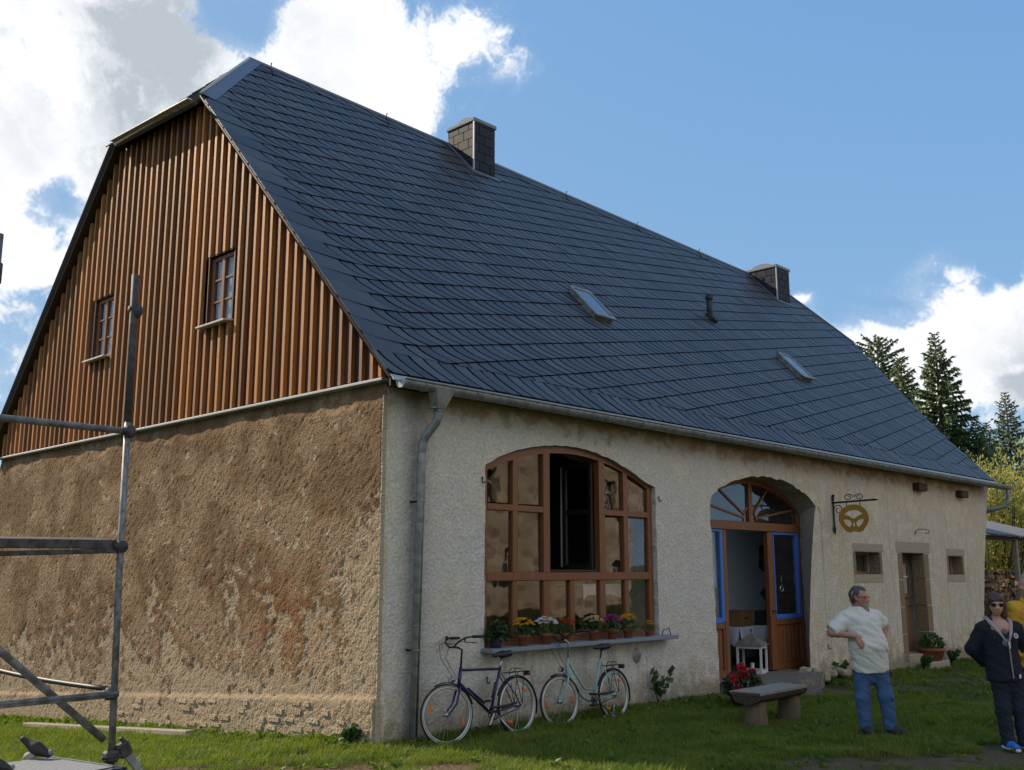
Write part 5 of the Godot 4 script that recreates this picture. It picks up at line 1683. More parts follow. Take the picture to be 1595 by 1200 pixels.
func doorway_things() -> void:
	# inside the doorway
	var t := thing("side_table", "small table under a pale cloth just inside the doorway", "table", Vector3(10.2, 0.15, -1.6))
	for s in [[-0.5, -0.3], [0.5, -0.3], [-0.5, 0.3], [0.5, 0.3]]:
		put("leg", MB.new().box(Vector3(s[0], 0.34, s[1]), Vector3(0.05, 0.68, 0.05)).done(), M.dark_wood, t)
	put("table_top", MB.new().box(Vector3(0, 0.695, 0), Vector3(1.12, 0.03, 0.72)).done(), M.dark_wood, t)
	var cloth := thing("tablecloth", "pale blue-grey cloth draped over the table inside the doorway", "tablecloth", Vector3(10.2, 0.86, -1.6))
	var mb := MB.new(false)
	var rim := []
	for i in 48:
		var a := TAU * i / 48.0
		var p := Vector3(clampf(cos(a) * 1.0, -0.58, 0.58), 0.004, clampf(sin(a) * 1.0, -0.38, 0.38))
		rim.append(p)
	for i in 48:
		var p: Vector3 = rim[i]
		var q: Vector3 = rim[(i + 1) % 48]
		mb.tri(Vector3(0, 0.006, 0), q, p)
		var dp := Vector3(0.04 * sin(i * 1.9), -0.33 - 0.05 * sin(i * 0.7), 0.04 * cos(i * 1.9) + 0.02)
		var dq := Vector3(0.04 * sin(((i + 1) % 48) * 1.9), -0.33 - 0.05 * sin(((i + 1) % 48) * 0.7), 0.04 * cos(((i + 1) % 48) * 1.9) + 0.02)
		mb.quad(p, q, q + dq, p + dp)
	put("cloth", mb.done(), M.white_cloth, cloth)
	var cr := thing("wooden_box", "light brown wooden box standing on the cloth inside the doorway", "box", Vector3(10.12, 0.868, -1.55), 0.2)
	put("box_body", MB.new().box(Vector3(0, 0.14, 0), Vector3(0.62, 0.28, 0.4), Basis(), 0.01).done(), M.crate, cr)
	put("lid", MB.new().box(Vector3(0, 0.29, 0), Vector3(0.64, 0.02, 0.42), Basis(), 0.006).done(), M.crate, cr)
	put("front_slot", MB.new().box(Vector3(-0.1, 0.16, 0.203), Vector3(0.22, 0.03, 0.006)).done(), M.dark, cr)
	var ln := thing("lantern", "white framed lantern with a grey pyramid roof on the doorstep", "lantern", Vector3(9.03, 0.12, -0.62), 0.3)
	mb = MB.new()
	for sx in [-1, 1]:
		for sz in [-1, 1]:
			mb.box(Vector3(sx * 0.21, 0.25, sz * 0.21), Vector3(0.04, 0.46, 0.04), Basis(), 0.004)
	for y in [0.03, 0.46]:
		for s in [-1, 1]:
			mb.box(Vector3(0, y, s * 0.21), Vector3(0.38, 0.05, 0.036))
			mb.box(Vector3(s * 0.21, y, 0), Vector3(0.036, 0.05, 0.38))
	put("frame", mb.done(), M.white_paint, ln)
	put("base", MB.new().box(Vector3(0, 0.008, 0), Vector3(0.46, 0.016, 0.46)).done(), M.white_paint, ln)
	mb = MB.new()
	var apex := Vector3(0, 0.7, 0)
	var cs := [Vector3(-0.27, 0.485, -0.27), Vector3(0.27, 0.485, -0.27), Vector3(0.27, 0.485, 0.27), Vector3(-0.27, 0.485, 0.27)]
	for i in 4:
		mb.face([cs[i], cs[(i + 1) % 4], apex], Vector3(0, 0.5, 0))
	mb.face(cs, apex)
	put("roof", mb.done(), M.slab, ln)
	put("ring", MB.new(false).torus(Vector3(0, 0.74, 0), Vector3.BACK, 0.03, 0.006, 16, 6).done(), M.iron, ln)
	put("candle", MB.new(false).tube([Vector3(0, 0.02, 0), Vector3(0, 0.17, 0)], 0.035, 12).done(), M.white_paint, ln)
	for k in 1:
		var ch := thing("chair", "dark chair in the shade behind the lantern", "chair", Vector3(10.9 + k * 0.9, 0.15, -1.3 - k * 0.9), -0.4 - k)
		for s in [[-0.2, -0.2], [0.2, -0.2], [-0.2, 0.2], [0.2, 0.2]]:
			put("leg", MB.new().box(Vector3(s[0], 0.22, s[1]), Vector3(0.04, 0.44, 0.04)).done(), M.dark, ch)
		put("seat", MB.new().box(Vector3(0, 0.455, 0), Vector3(0.46, 0.03, 0.46), Basis(), 0.01).done(), M.dark, ch)
		put("backrest", MB.new().box(Vector3(0, 0.8, -0.21), Vector3(0.42, 0.4, 0.03), Basis(), 0.01).box(Vector3(-0.2, 0.6, -0.21), Vector3(0.04, 0.3, 0.032)).box(Vector3(0.2, 0.6, -0.21), Vector3(0.04, 0.3, 0.032)).done(), M.dark, ch)
	# behind the arched window: a tall rack with a white cloth over it
	var rk := thing("draped_rack", "tall rack with a white cloth over its top behind the arched window", "rack", Vector3(4.95, 0.15, -1.05))
	mb = MB.new()
	for s in [[-0.42, -0.2], [0.42, -0.2], [-0.42, 0.2], [0.42, 0.2]]:
		mb.box(Vector3(s[0], 0.78, s[1]), Vector3(0.05, 1.56, 0.05))
	put("stand", mb.done(), M.dark_wood, rk)
	mb = MB.new()
	mb.box(Vector3(0, 1.575, 0), Vector3(0.98, 0.012, 0.56))
	mb.face([Vector3(-0.49, 1.58, 0.285), Vector3(0.49, 1.58, 0.285), Vector3(0.52, 1.34, 0.3), Vector3(0.44, 1.44, 0.3), Vector3(0.0, 1.42, 0.3), Vector3(-0.4, 1.42, 0.3), Vector3(-0.5, 1.35, 0.3)], Vector3(0, 1.5, 0))
	mb.face([Vector3(0.49, 1.58, 0.285), Vector3(0.49, 1.58, -0.285), Vector3(0.52, 1.3, -0.3), Vector3(0.52, 1.34, 0.3)], Vector3(0, 1.5, 0))
	put("cloth", mb.done(), M.white_paint, rk)

func geranium(at: Vector3) -> void:
	var t := thing("geranium_pot", "red geraniums in a dark bowl on the ground between bench and doorway", "flower pot", at)
	put("bowl", MB.new(false).lathe([Vector2(0.0, 0.0), Vector2(0.15, 0.0), Vector2(0.22, 0.16), Vector2(0.24, 0.17), Vector2(0.22, 0.17), Vector2(0.0, 0.13)], Transform3D(), 20).done(), M.rubber, t)
	var mb := MB.new()
	leaf_ball(mb, Vector3(0, 0.3, 0), Vector3(0.3, 0.17, 0.26), 420, 0.085)
	put("leaves", mb.done(), M.leaf_dark, t)
	var stems := MB.new(false)
	mb = MB.new()
	for q in [[-0.34, 0.42, 0.05], [-0.3, 0.26, 0.1], [-0.03, 0.52, 0.0], [0.05, 0.55, -0.05], [-0.08, 0.46, 0.08], [0.22, 0.46, 0.02], [0.3, 0.36, 0.06], [0.33, 0.41, -0.04]]:
		var c := Vector3(q[0], q[1], q[2])
		stems.tube([Vector3(q[0] * 0.3, 0.15, q[2] * 0.3), c], 0.004, 4)
		for i in 70:
			var d := Vector3(rng.randfn(), rng.randfn(), rng.randfn()).normalized()
			leaf(mb, c + d * 0.045, (d + Vector3(rng.randfn(), rng.randfn(), rng.randfn()) * 0.4).normalized(), 0.04, 0.5)
	put("stems", stems.done(), M.leaf_dark, t)
	put("blossoms", mb.done(), M.red_petal, t)

func wild_plant(called: String, label: String, at: Vector3, h: float, n: int, spread: float) -> void:
	var t := thing(called, label, "plant", at)
	var st := MB.new(false)
	var mb := MB.new()
	for i in n:
		var a := rng.randf() * TAU
		var top := Vector3(cos(a) * spread * rng.randf(), h * rng.randf_range(0.6, 1.0), absf(sin(a)) * spread * 0.6 * rng.randf())
		var mid := top * 0.5 + Vector3(0, 0.06 * h, 0)
		st.tube([Vector3.ZERO, mid, top], [0.006, 0.005, 0.002], 4)
		for k in 12:
			var f := rng.randf_range(0.25, 1.0)
			var p := Vector3.ZERO.lerp(mid, f * 2.0) if f < 0.5 else mid.lerp(top, f * 2.0 - 1.0)
			leaf(mb, p, Vector3(rng.randfn(), 0.4 + rng.randf(), absf(rng.randfn())).normalized(), rng.randf_range(0.08, 0.13), 0.4)
	put("stems", st.done(), M.leaf_dark, t)
	put("leaves", mb.done(), M.leaf, t)

func woodshed() -> void:
	var c := Vector3(24.6, -0.25, -2.2)
	var t := thing("woodshed", "open woodshed with a corrugated iron roof beyond the house's right end", "shed", c, 0.0)
	var mb := MB.new(false)
	var x0 := -2.4
	for i in 160:
		var xa := x0 + i * 0.045
		var xb := xa + 0.045
		var ya := 0.035 * sin(i * 0.045 / 0.2 * TAU)
		var yb := 0.035 * sin((i + 1) * 0.045 / 0.2 * TAU)
		mb.quad(Vector3(xa, 3.2 + ya, 1.5), Vector3(xb, 3.2 + yb, 1.5), Vector3(xb, 4.05 + yb, -1.6), Vector3(xa, 4.05 + ya, -1.6))
	put("corrugated_roof", mb.done(), M.corrugated, t)
	for x in [-3.4, 0.2, 2.4, 4.4]:
		for z in [1.25, -1.4]:
			put("post", MB.new().box(Vector3(x, 1.56 + (0.38 if z < 0 else 0.0), z), Vector3(0.14, 3.12 + (0.76 if z < 0 else 0.0), 0.14), Basis(), 0.02).done(), M.grey_wood, t)
	put("purlin", MB.new().box(Vector3(1.2, 3.12, 1.25), Vector3(7.0, 0.13, 0.1)).done(), M.dark_wood, t)
	put("back_boarding", MB.new().box(Vector3(1.2, 1.6, -1.5), Vector3(7.0, 3.2, 0.05)).done(), M.dark_wood, t)
	# the split logs, each one a thing that could be lifted off the stack
	var logs := []
	for k in 6:
		mb = MB.new()
		var pr := PackedVector2Array()
		var n := 3 + k % 3
		for i in n + 1:
			var a := PI * (0.1 + 1.2 * i / n) + k
			pr.append(Vector2(cos(a), sin(a) * rng.randf_range(0.7, 1.0)) * 0.085)
		pr.append(Vector2(0, 0) + Vector2(rng.randf_range(-0.02, 0.02), -0.01))
		mb.prism(Geometry2D.convex_hull(pr), Transform3D(), -0.25, 0.25)
		logs.append(mb.done())
	var cnt := 0
	for row in 17:
		for i in 16:
			var x := -1.35 + i * 0.155 + rng.randf_range(-0.03, 0.03)
			if cnt >= 280:
				break
			if row > 13 and rng.randf() < 0.4:
				continue
			var o := put("split_log", logs[rng.randi() % 6], M.log_ends[rng.randi() % 4])
			o.position = c + Vector3(x, 0.09 + row * 0.128 + rng.randf_range(-0.015, 0.015), 0.72 + rng.randf_range(-0.06, 0.06))
			o.rotation = Vector3(rng.randf_range(-0.06, 0.06), rng.randf_range(-0.15, 0.15) + (0.9 if rng.randf() < 0.12 else 0.0), rng.randf() * TAU)
			tag(o, "split firewood log stacked in the woodshed behind the standing couple", "log", "firewood stacked in the woodshed")
			cnt += 1

# ------------------------------------------------------------------ people
func hand(mb: MB, wrist: Vector3, dir: Vector3, palm_n: Vector3, thumb: float, curl: float) -> void:
	# dir: along the fingers, palm_n: out of the palm, thumb: +1 / -1 side
	dir = dir.normalized()
	var side := dir.cross(palm_n).normalized() * thumb
	var pn := side.cross(dir).normalized() * thumb
	if pn.dot(palm_n) < 0.0:
		pn = -pn
	var b := []
	for i in 4:
		var o := (1.5 - i) * 0.0195
		b.append([wrist, wrist + dir * 0.085 + side * o, 0.021, 0.0135])
		var ln: float = [0.072, 0.08, 0.075, 0.058][i]
		var k := wrist + dir * 0.088 + side * o
		var d1 := (dir + pn * curl * 0.5).normalized()
		var d2 := (dir + pn * curl * 1.3).normalized()
		var d3 := (dir + pn * curl * 2.2).normalized()
		var k2 := k + d1 * ln * 0.45
		var k3 := k2 + d2 * ln * 0.32
		b.append([k, k2, 0.0098, 0.0092])
		b.append([k2, k3, 0.0092, 0.0085])
		b.append([k3, k3 + d3 * ln * 0.26, 0.0085, 0.0072])
	var tb := wrist + dir * 0.025 + side * 0.026
	var t1 := tb + (dir * 0.6 + side * 0.75 + pn * 0.3).normalized() * 0.045
	b.append([wrist + dir * 0.01, tb, 0.018, 0.015])
	b.append([tb, t1, 0.014, 0.0105])
	b.append([t1, t1 + (dir * 0.9 + side * 0.25 + pn * 0.3).normalized() * 0.032, 0.0105, 0.008])
	flesh(mb, b, 0.0055, 0.0035)

func head(mb: MB, c: Vector3, t: Basis, s: float, chin := 1.0) -> void:
	# face looks along t.z; c is the middle of the head
	var p := func(x: float, y: float, z: float) -> Vector3:
		return c + t * (Vector3(x, y, z) * s)
	var b := [
		[p.call(0, 0.035, -0.015), p.call(0, 0.04, 0.01), 0.084, 0.08],
		[p.call(0, 0.02, 0.03), p.call(0, -0.03, 0.035), 0.063, 0.06],
		[p.call(-0.03, -0.02, 0.03), p.call(-0.018, -0.085, 0.05), 0.042, 0.026 * chin],
		[p.call(0.03, -0.02, 0.03), p.call(0.018, -0.085, 0.05), 0.042, 0.026 * chin],
		[p.call(0, -0.09, 0.068), p.call(0, -0.075, 0.07), 0.02 * chin, 0.022 * chin],
		[p.call(0, 0.012, 0.094), p.call(0, -0.026, 0.112), 0.009, 0.0135],
		[p.call(-0.014, -0.03, 0.1), p.call(0.014, -0.03, 0.1), 0.009, 0.009],
		[p.call(-0.045, 0.024, 0.073), p.call(-0.01, 0.026, 0.086), 0.01, 0.01],
		[p.call(0.045, 0.024, 0.073), p.call(0.01, 0.026, 0.086), 0.01, 0.01],
		[p.call(-0.018, -0.055, 0.092), p.call(0.018, -0.055, 0.092), 0.0075, 0.0075],
		[p.call(-0.015, -0.065, 0.09), p.call(0.015, -0.065, 0.09), 0.0075, 0.0075],
		[p.call(-0.084, 0.015, -0.005), p.call(-0.086, -0.022, 0.002), 0.014, 0.009],
		[p.call(0.084, 0.015, -0.005), p.call(0.086, -0.022, 0.002), 0.014, 0.009],
		[p.call(-0.04, -0.01, 0.075), p.call(-0.03, -0.025, 0.078), 0.016, 0.016],
		[p.call(0.04, -0.01, 0.075), p.call(0.03, -0.025, 0.078), 0.016, 0.016]]
	for q in b:
		q[2] *= s
		q[3] *= s
	flesh(mb, b, 0.0058, 0.008)

func face_bits(parent: Node3D, c: Vector3, t: Basis, s: float) -> void:
	var mb := MB.new(false)
	for e in [-1, 1]:
		mb.ball(c + t * (Vector3(e * 0.031, 0.008, 0.084) * s), Vector3.ONE * 0.0105 * s, 6, 8)
	put("eyes", mb.done(), M.eye, parent)
	mb = MB.new(false)
	mb.tube([c + t * (Vector3(-0.02, -0.06, 0.097) * s), c + t * (Vector3(0, -0.059, 0.1) * s), c + t * (Vector3(0.02, -0.06, 0.097) * s)], 0.0045, 5)
	put("mouth", mb.done(), M.lip, parent)

func spectacles(parent: Node3D, c: Vector3, t: Basis, s: float, called: String, lens: Material, thick: float) -> void:
	var mb := MB.new(false)
	for e in [-1, 1]:
		var pts := []
		for i in 13:
			var a := TAU * i / 12.0
			pts.append(c + t * (Vector3(e * 0.034 + cos(a) * 0.028, 0.008 + sin(a) * 0.018, 0.1 - absf(cos(a)) * 0.004) * s))
		mb.tube(pts, thick, 5)
		mb.tube([c + t * (Vector3(e * 0.062, 0.014, 0.096) * s), c + t * (Vector3(e * 0.085, 0.014, 0.05) * s), c + t * (Vector3(e * 0.088, 0.01, 0.0) * s)], thick, 5)
	mb.tube([c + t * (Vector3(-0.008, 0.012, 0.104) * s), c + t * (Vector3(0.008, 0.012, 0.104) * s)], thick, 5)
	var o := put(called, mb.done(), M.glasses, parent)
	mb = MB.new()
	for e in [-1, 1]:
		var pts := []
		for i in 10:
			var a := TAU * i / 10.0
			pts.append(c + t * (Vector3(e * 0.034 + cos(a) * 0.027, 0.008 + sin(a) * 0.017, 0.1) * s))
		mb.face(pts, c)
	put("lenses", mb.done(), lens, o)

func stand(px_at: Vector3, label: String) -> Node3D:
	var t := thing("person", label, "person", px_at)
	t.basis = Basis(RIGHT, Vector3.UP, -AHEAD).scaled(Vector3.ONE * 1.06)
	return t

func shoe(mb: MB, heel: Vector3, toe: Vector3, w: float) -> void:
	flesh(mb, [[heel, heel.lerp(toe, 0.5), 0.04 * w, 0.042 * w], [heel.lerp(toe, 0.4), toe, 0.044 * w, 0.034 * w], [heel + Vector3(0, 0.035, 0), heel.lerp(toe, 0.3) + Vector3(0, 0.03, 0), 0.042 * w, 0.036 * w]], 0.009, 0.012, 0.0, 9.0, [[Vector3.DOWN, 0.001 - minf(heel.y, toe.y) + 0.035]])

func man_in_white() -> void:
	var t := stand(Vector3(4.93, -0.05, 3.55), "man in white polo shirt and blue jeans standing on the grass, looking right")
	var V := func(x: float, y: float, z: float) -> Vector3: return Vector3(x, y, z)
	var hc := Vector3(-0.125, 1.555, 0.03)
	var ht := Basis(Vector3.UP, 0.85) * Basis(Vector3.RIGHT, 0.06)
	var mb := MB.new(false)
	head(mb, hc, ht, 1.03)
	# trunk, arms and legs under the clothes
	var sl := Vector3(-0.305, 1.31, 0.0)
	var el := Vector3(-0.475, 1.15, 0.03)
	var wl := Vector3(-0.25, 1.12, 0.2)
	var sr := Vector3(0.085, 1.315, -0.02)
	var er := Vector3(0.2, 1.22, -0.1)
	var wr := Vector3(0.145, 1.03, 0.02)
	flesh(mb, [[hc + Vector3(0.0, -0.06, -0.02), Vector3(-0.11, 1.38, -0.02), 0.062, 0.072], [Vector3(-0.12, 1.27, 0), Vector3(-0.05, 0.95, 0.02), 0.1, 0.14, 0.8], [sl, el, 0.058, 0.046], [el, wl, 0.046, 0.03], [sr, er, 0.058, 0.047], [er, wr, 0.046, 0.031], [Vector3(-0.05, 0.95, 0), Vector3(-0.13, 0.45, 0.0), 0.1, 0.07], [Vector3(0.02, 0.95, 0), Vector3(0.12, 0.45, 0.0), 0.1, 0.07], [Vector3(-0.13, 0.45, 0), Vector3(-0.12, 0.08, 0), 0.06, 0.045], [Vector3(0.12, 0.45, 0), Vector3(0.165, 0.08, 0), 0.06, 0.045]], 0.013, 0.014)
	hand(mb, wl, Vector3(0.55, -0.8, 0.12), Vector3(-0.3, -0.2, -1.0), 1.0, 0.35)
	hand(mb, wr, Vector3(-0.12, -0.9, 0.25), Vector3(-0.8, 0.1, -0.5), -1.0, 0.8)
	put("body", mb.done(), M.skin, t)
	face_bits(t, hc, ht, 1.03)
	spectacles(t, hc, ht, 1.03, "glasses", M.glass, 0.003)
	mb = MB.new(false)
	var hp := func(x: float, y: float, z: float) -> Vector3: return hc + ht * (Vector3(x, y, z) * 1.03)
	flesh(mb, [[hp.call(0, 0.07, -0.03), hp.call(0, 0.075, 0.02), 0.07, 0.062], [hp.call(0, 0.03, -0.055), hp.call(0, -0.03, -0.05), 0.068, 0.055], [hp.call(-0.05, 0.05, 0.0), hp.call(-0.064, 0.0, -0.025), 0.045, 0.036], [hp.call(0.05, 0.05, 0.0), hp.call(0.064, 0.0, -0.025), 0.045, 0.036]], 0.0065, 0.007, 0.002, 5.0)
	put("hair", mb.done(), M.hair_grizzled, t)
	mb = MB.new(false)
	flesh(mb, [[hp.call(0, -0.075, 0.082), hp.call(0, -0.165, 0.105), 0.034, 0.02], [hp.call(-0.02, -0.07, 0.075), hp.call(-0.012, -0.12, 0.085), 0.022, 0.016], [hp.call(0.02, -0.07, 0.075), hp.call(0.012, -0.12, 0.085), 0.022, 0.016], [hp.call(-0.022, -0.045, 0.095), hp.call(0.022, -0.045, 0.095), 0.008, 0.008]], 0.006, 0.006, 0.003, 5.0)
	put("beard", mb.done(), M.beard, t)
	# loose polo shirt
	mb = MB.new(false)
	flesh(mb, [[Vector3(-0.13, 1.36, -0.01), Vector3(-0.1, 1.2, 0.0), 0.13, 0.185, 0.8], [Vector3(-0.1, 1.25, 0.02), Vector3(-0.05, 1.0, 0.035), 0.18, 0.215, 0.86], [Vector3(-0.05, 1.0, 0.035), Vector3(-0.035, 0.72, 0.01), 0.215, 0.212, 0.78, true], [Vector3(-0.27, 1.31, 0.0), Vector3(-0.12, 1.37, -0.01), 0.08, 0.085], [Vector3(-0.12, 1.37, -0.01), Vector3(0.05, 1.315, -0.01), 0.085, 0.08], [sl + Vector3(0.02, 0, 0), sl.lerp(el, 0.92), 0.095, 0.098, 1.0, true], [sr + Vector3(-0.02, 0, 0), sr.lerp(er, 0.7), 0.092, 0.095, 1.0, true], [Vector3(-0.12, 1.42, -0.02), Vector3(-0.12, 1.37, -0.01), 0.082, 0.1, 1.0]], 0.0115, 0.02, 0.018, 0.75, [[Vector3.UP, 1.455]])
	put("polo_shirt", mb.done(), M.polo, t)
	mb = MB.new(false)
	var cp := []
	for i in 13:
		var a := -0.5 + TAU * i / 12.0 * 0.86
		cp.append(Vector3(-0.12, 1.435 - 0.025 * sin(a), -0.012) + Vector3(-sin(a - 1.57) * 0.088, -0.012 * cos(a - 1.57), cos(a - 1.57) * 0.083))
	mb.tube(cp, 0.018, 6)
	put("collar", mb.done(), M.polo, t)
	mb = MB.new()
	mb.bar(Vector3(-0.075, 1.4, 0.115), Vector3(-0.06, 1.27, 0.172), 0.035, 0.012, Vector3.BACK, 0.003)
	put("button_placket", mb.done(), M.polo, t)
	# jeans
	mb = MB.new(false)
	flesh(mb, [[Vector3(-0.04, 0.86, 0.0), Vector3(-0.04, 0.74, 0.0), 0.185, 0.19, 0.75], [Vector3(-0.13, 0.76, 0.0), Vector3(-0.15, 0.42, 0.02), 0.108, 0.08], [Vector3(-0.15, 0.42, 0.02), Vector3(-0.125, 0.055, -0.01), 0.08, 0.074, 1.0, true], [Vector3(0.06, 0.76, 0.0), Vector3(0.12, 0.43, 0.03), 0.11, 0.083], [Vector3(0.12, 0.43, 0.03), Vector3(0.165, 0.055, -0.01), 0.083, 0.076, 1.0, true]], 0.0115, 0.016, 0.014, 0.8)
	put("jeans", mb.done(), M.jeans, t)
	mb = MB.new(false)
	shoe(mb, Vector3(-0.13, 0.045, -0.03), Vector3(-0.125, 0.035, 0.17), 1.05)
	shoe(mb, Vector3(0.16, 0.045, -0.02), Vector3(0.27, 0.035, 0.13), 1.05)
	put("shoes", mb.done(), M.shoe_dark, t)

func woman_in_navy() -> void:
	var t := stand(Vector3(5.025, -0.06, 5.145), "woman in navy zip jacket, dark jeans, bright blue trainers and sunglasses")
	var hc := Vector3(-0.115, 1.51, 0.04)
	var ht := Basis(Vector3.UP, -0.22) * Basis(Vector3.RIGHT, 0.04)
	var mb := MB.new(false)
	head(mb, hc, ht, 0.95, 0.85)
	var sl := Vector3(-0.27, 1.255, 0.0)
	var el := Vector3(-0.37, 1.04, -0.06)
	var wl := Vector3(-0.2, 0.87, -0.16)
	var sr := Vector3(0.1, 1.255, 0.0)
	var er := Vector3(0.21, 1.04, -0.07)
	var wr := Vector3(0.04, 0.86, -0.17)
	flesh(mb, [[hc + Vector3(0.0, -0.06, -0.03), Vector3(-0.09, 1.3, -0.02), 0.05, 0.06], [Vector3(-0.09, 1.31, 0.01), Vector3(-0.085, 1.22, 0.05), 0.07, 0.05], [Vector3(-0.09, 1.25, 0), Vector3(-0.06, 0.9, 0.0), 0.13, 0.14], [sl, el, 0.045, 0.038], [el, wl, 0.038, 0.026], [sr, er, 0.045, 0.038], [er, wr, 0.038, 0.026], [Vector3(-0.1, 0.85, 0), Vector3(-0.08, 0.1, 0.0), 0.085, 0.04], [Vector3(0.03, 0.85, 0), Vector3(0.09, 0.1, 0.0), 0.085, 0.04]], 0.013, 0.014)
	hand(mb, wl, Vector3(0.8, -0.5, -0.1), Vector3(0, 0.2, -1), 1.0, 0.6)
	hand(mb, wr, Vector3(-0.8, -0.5, -0.1), Vector3(0, 0.2, -1), -1.0, 0.6)
	put("body", mb.done(), M.skin_fair, t)
	face_bits(t, hc, ht, 0.95)
	spectacles(t, hc, ht, 0.98, "sunglasses", M.sun_lens, 0.005)
	mb = MB.new(false)
	var hp := func(x: float, y: float, z: float) -> Vector3: return hc + ht * (Vector3(x, y, z) * 0.95)
	flesh(mb, [[hp.call(0, 0.06, -0.03), hp.call(0, 0.066, 0.02), 0.088, 0.074], [hp.call(0, 0.03, -0.06), hp.call(0, -0.1, -0.06), 0.08, 0.06], [hp.call(-0.072, 0.03, 0.0), hp.call(-0.085, -0.1, 0.0), 0.045, 0.03], [hp.call(0.072, 0.03, 0.0), hp.call(0.085, -0.12, 0.0), 0.045, 0.035], [hp.call(-0.05, 0.075, 0.06), hp.call(0.04, 0.07, 0.07), 0.026, 0.024], [hp.call(-0.05, 0.06, 0.07), hp.call(-0.06, 0.03, 0.07), 0.02, 0.012]], 0.0065, 0.008, 0.005, 2.5)
	put("hair", mb.done(), M.hair_red, t)
	mb = MB.new(false)
	flesh(mb, [[Vector3(-0.087, 1.27, 0.05), Vector3(-0.08, 1.12, 0.1), 0.075, 0.07]], 0.01, 0.01, 0.004, 1.5, [[Vector3.UP, 1.285]])
	put("grey_top", mb.done(), M.grey_top, t)
	# hip-length zipped jacket, open at the neck
	mb = MB.new(false)
	flesh(mb, [[Vector3(-0.09, 1.27, -0.01), Vector3(-0.085, 1.05, 0.01), 0.135, 0.17, 0.74], [Vector3(-0.085, 1.05, 0.01), Vector3(-0.06, 0.72, 0.005), 0.175, 0.195, 0.78, true], [Vector3(-0.15, 1.17, 0.085), Vector3(-0.02, 1.17, 0.085), 0.07, 0.07], [sl + Vector3(0.03, 0.0, 0), Vector3(-0.15, 1.3, -0.02), 0.066, 0.07, 0.8], [Vector3(-0.03, 1.3, -0.02), sr + Vector3(-0.03, 0.0, 0), 0.07, 0.066, 0.8], [sl, el, 0.075, 0.064], [el, wl, 0.064, 0.05, 1.0, true], [sr, er, 0.075, 0.064], [er, wr, 0.064, 0.05, 1.0, true]], 0.0115, 0.018, 0.012, 0.65, [[Vector3(0.85, 0.7, 0.75).normalized(), 99.0]])
	put("jacket", mb.done(), M.navy, t)
	# pale lined collar, zip and emblem
	mb = MB.new(false)
	for s in [-1, 1]:
		mb.tube([Vector3(-0.09 + s * 0.02, 1.375, -0.1), Vector3(-0.09 + s * 0.105, 1.37, -0.04), Vector3(-0.085 + s * 0.11, 1.33, 0.05), Vector3(-0.08 + s * 0.06, 1.22, 0.14), Vector3(-0.075 + s * 0.012, 1.12, 0.168)], [0.026, 0.03, 0.026, 0.017, 0.008], 8)
	put("collar_lining", mb.done(), M.pale_pink, t)
	put("zip", MB.new().bar(Vector3(-0.072, 1.13, 0.172), Vector3(-0.045, 0.75, 0.163), 0.012, 0.014, Vector3.BACK).done(), M.chrome_dull, t)
	put("zip_pull", MB.new().bar(Vector3(-0.07, 1.13, 0.182), Vector3(-0.066, 1.06, 0.19), 0.014, 0.008, Vector3.BACK, 0.002).done(), M.white_paint, t)
	put("emblem", MB.new(false).torus(Vector3(0.03, 1.19, 0.142), Vector3(0.25, 0.15, 1).normalized(), 0.024, 0.006, 16, 6).ball(Vector3(0.03, 1.19, 0.142), Vector3(0.009, 0.009, 0.006), 6, 8).done(), M.white_paint, t)
	put("hem_tag", MB.new().box(Vector3(0.03, 0.77, 0.158), Vector3(0.02, 0.04, 0.006)).done(), M.white_paint, t)
	put("necklace", MB.new(false).tube([Vector3(-0.14, 1.36, 0.03), Vector3(-0.115, 1.29, 0.085), Vector3(-0.088, 1.265, 0.108), Vector3(-0.06, 1.29, 0.085), Vector3(-0.03, 1.36, 0.03)], 0.003, 4).done(), M.chrome, t)
	mb = MB.new(false)
	flesh(mb, [[Vector3(-0.055, 0.86, 0.0), Vector3(-0.05, 0.74, 0.0), 0.165, 0.17, 0.75], [Vector3(-0.12, 0.78, 0.0), Vector3(-0.115, 0.42, 0.01), 0.098, 0.075], [Vector3(-0.115, 0.42, 0.01), Vector3(-0.085, 0.05, 0.0), 0.075, 0.065, 1.0, true], [Vector3(0.03, 0.78, 0.0), Vector3(0.065, 0.42, 0.01), 0.1, 0.077], [Vector3(0.065, 0.42, 0.01), Vector3(0.095, 0.05, 0.0), 0.077, 0.066, 1.0, true]], 0.0115, 0.014, 0.014, 1.3)
	put("jeans", mb.done(), M.jeans_dark, t)
	mb = MB.new(false)
	var soles := MB.new(false)
	for q in [[Vector3(-0.085, 0.052, -0.05), Vector3(-0.075, 0.045, 0.15)], [Vector3(0.095, 0.052, -0.05), Vector3(0.14, 0.045, 0.14)]]:
		shoe(mb, q[0], q[1], 1.0)
		flesh(soles, [[q[0] + Vector3(0, -0.035, -0.005), q[1] + Vector3(0, -0.032, 0.01), 0.046, 0.042]], 0.009, 0.005, 0.0, 1.0, [[Vector3.UP, 0.03], [Vector3.DOWN, 0.002]])
	put("trainers", mb.done(), M.shoe_blue, t)
	put("white_soles", soles.done(), M.white_paint, t)

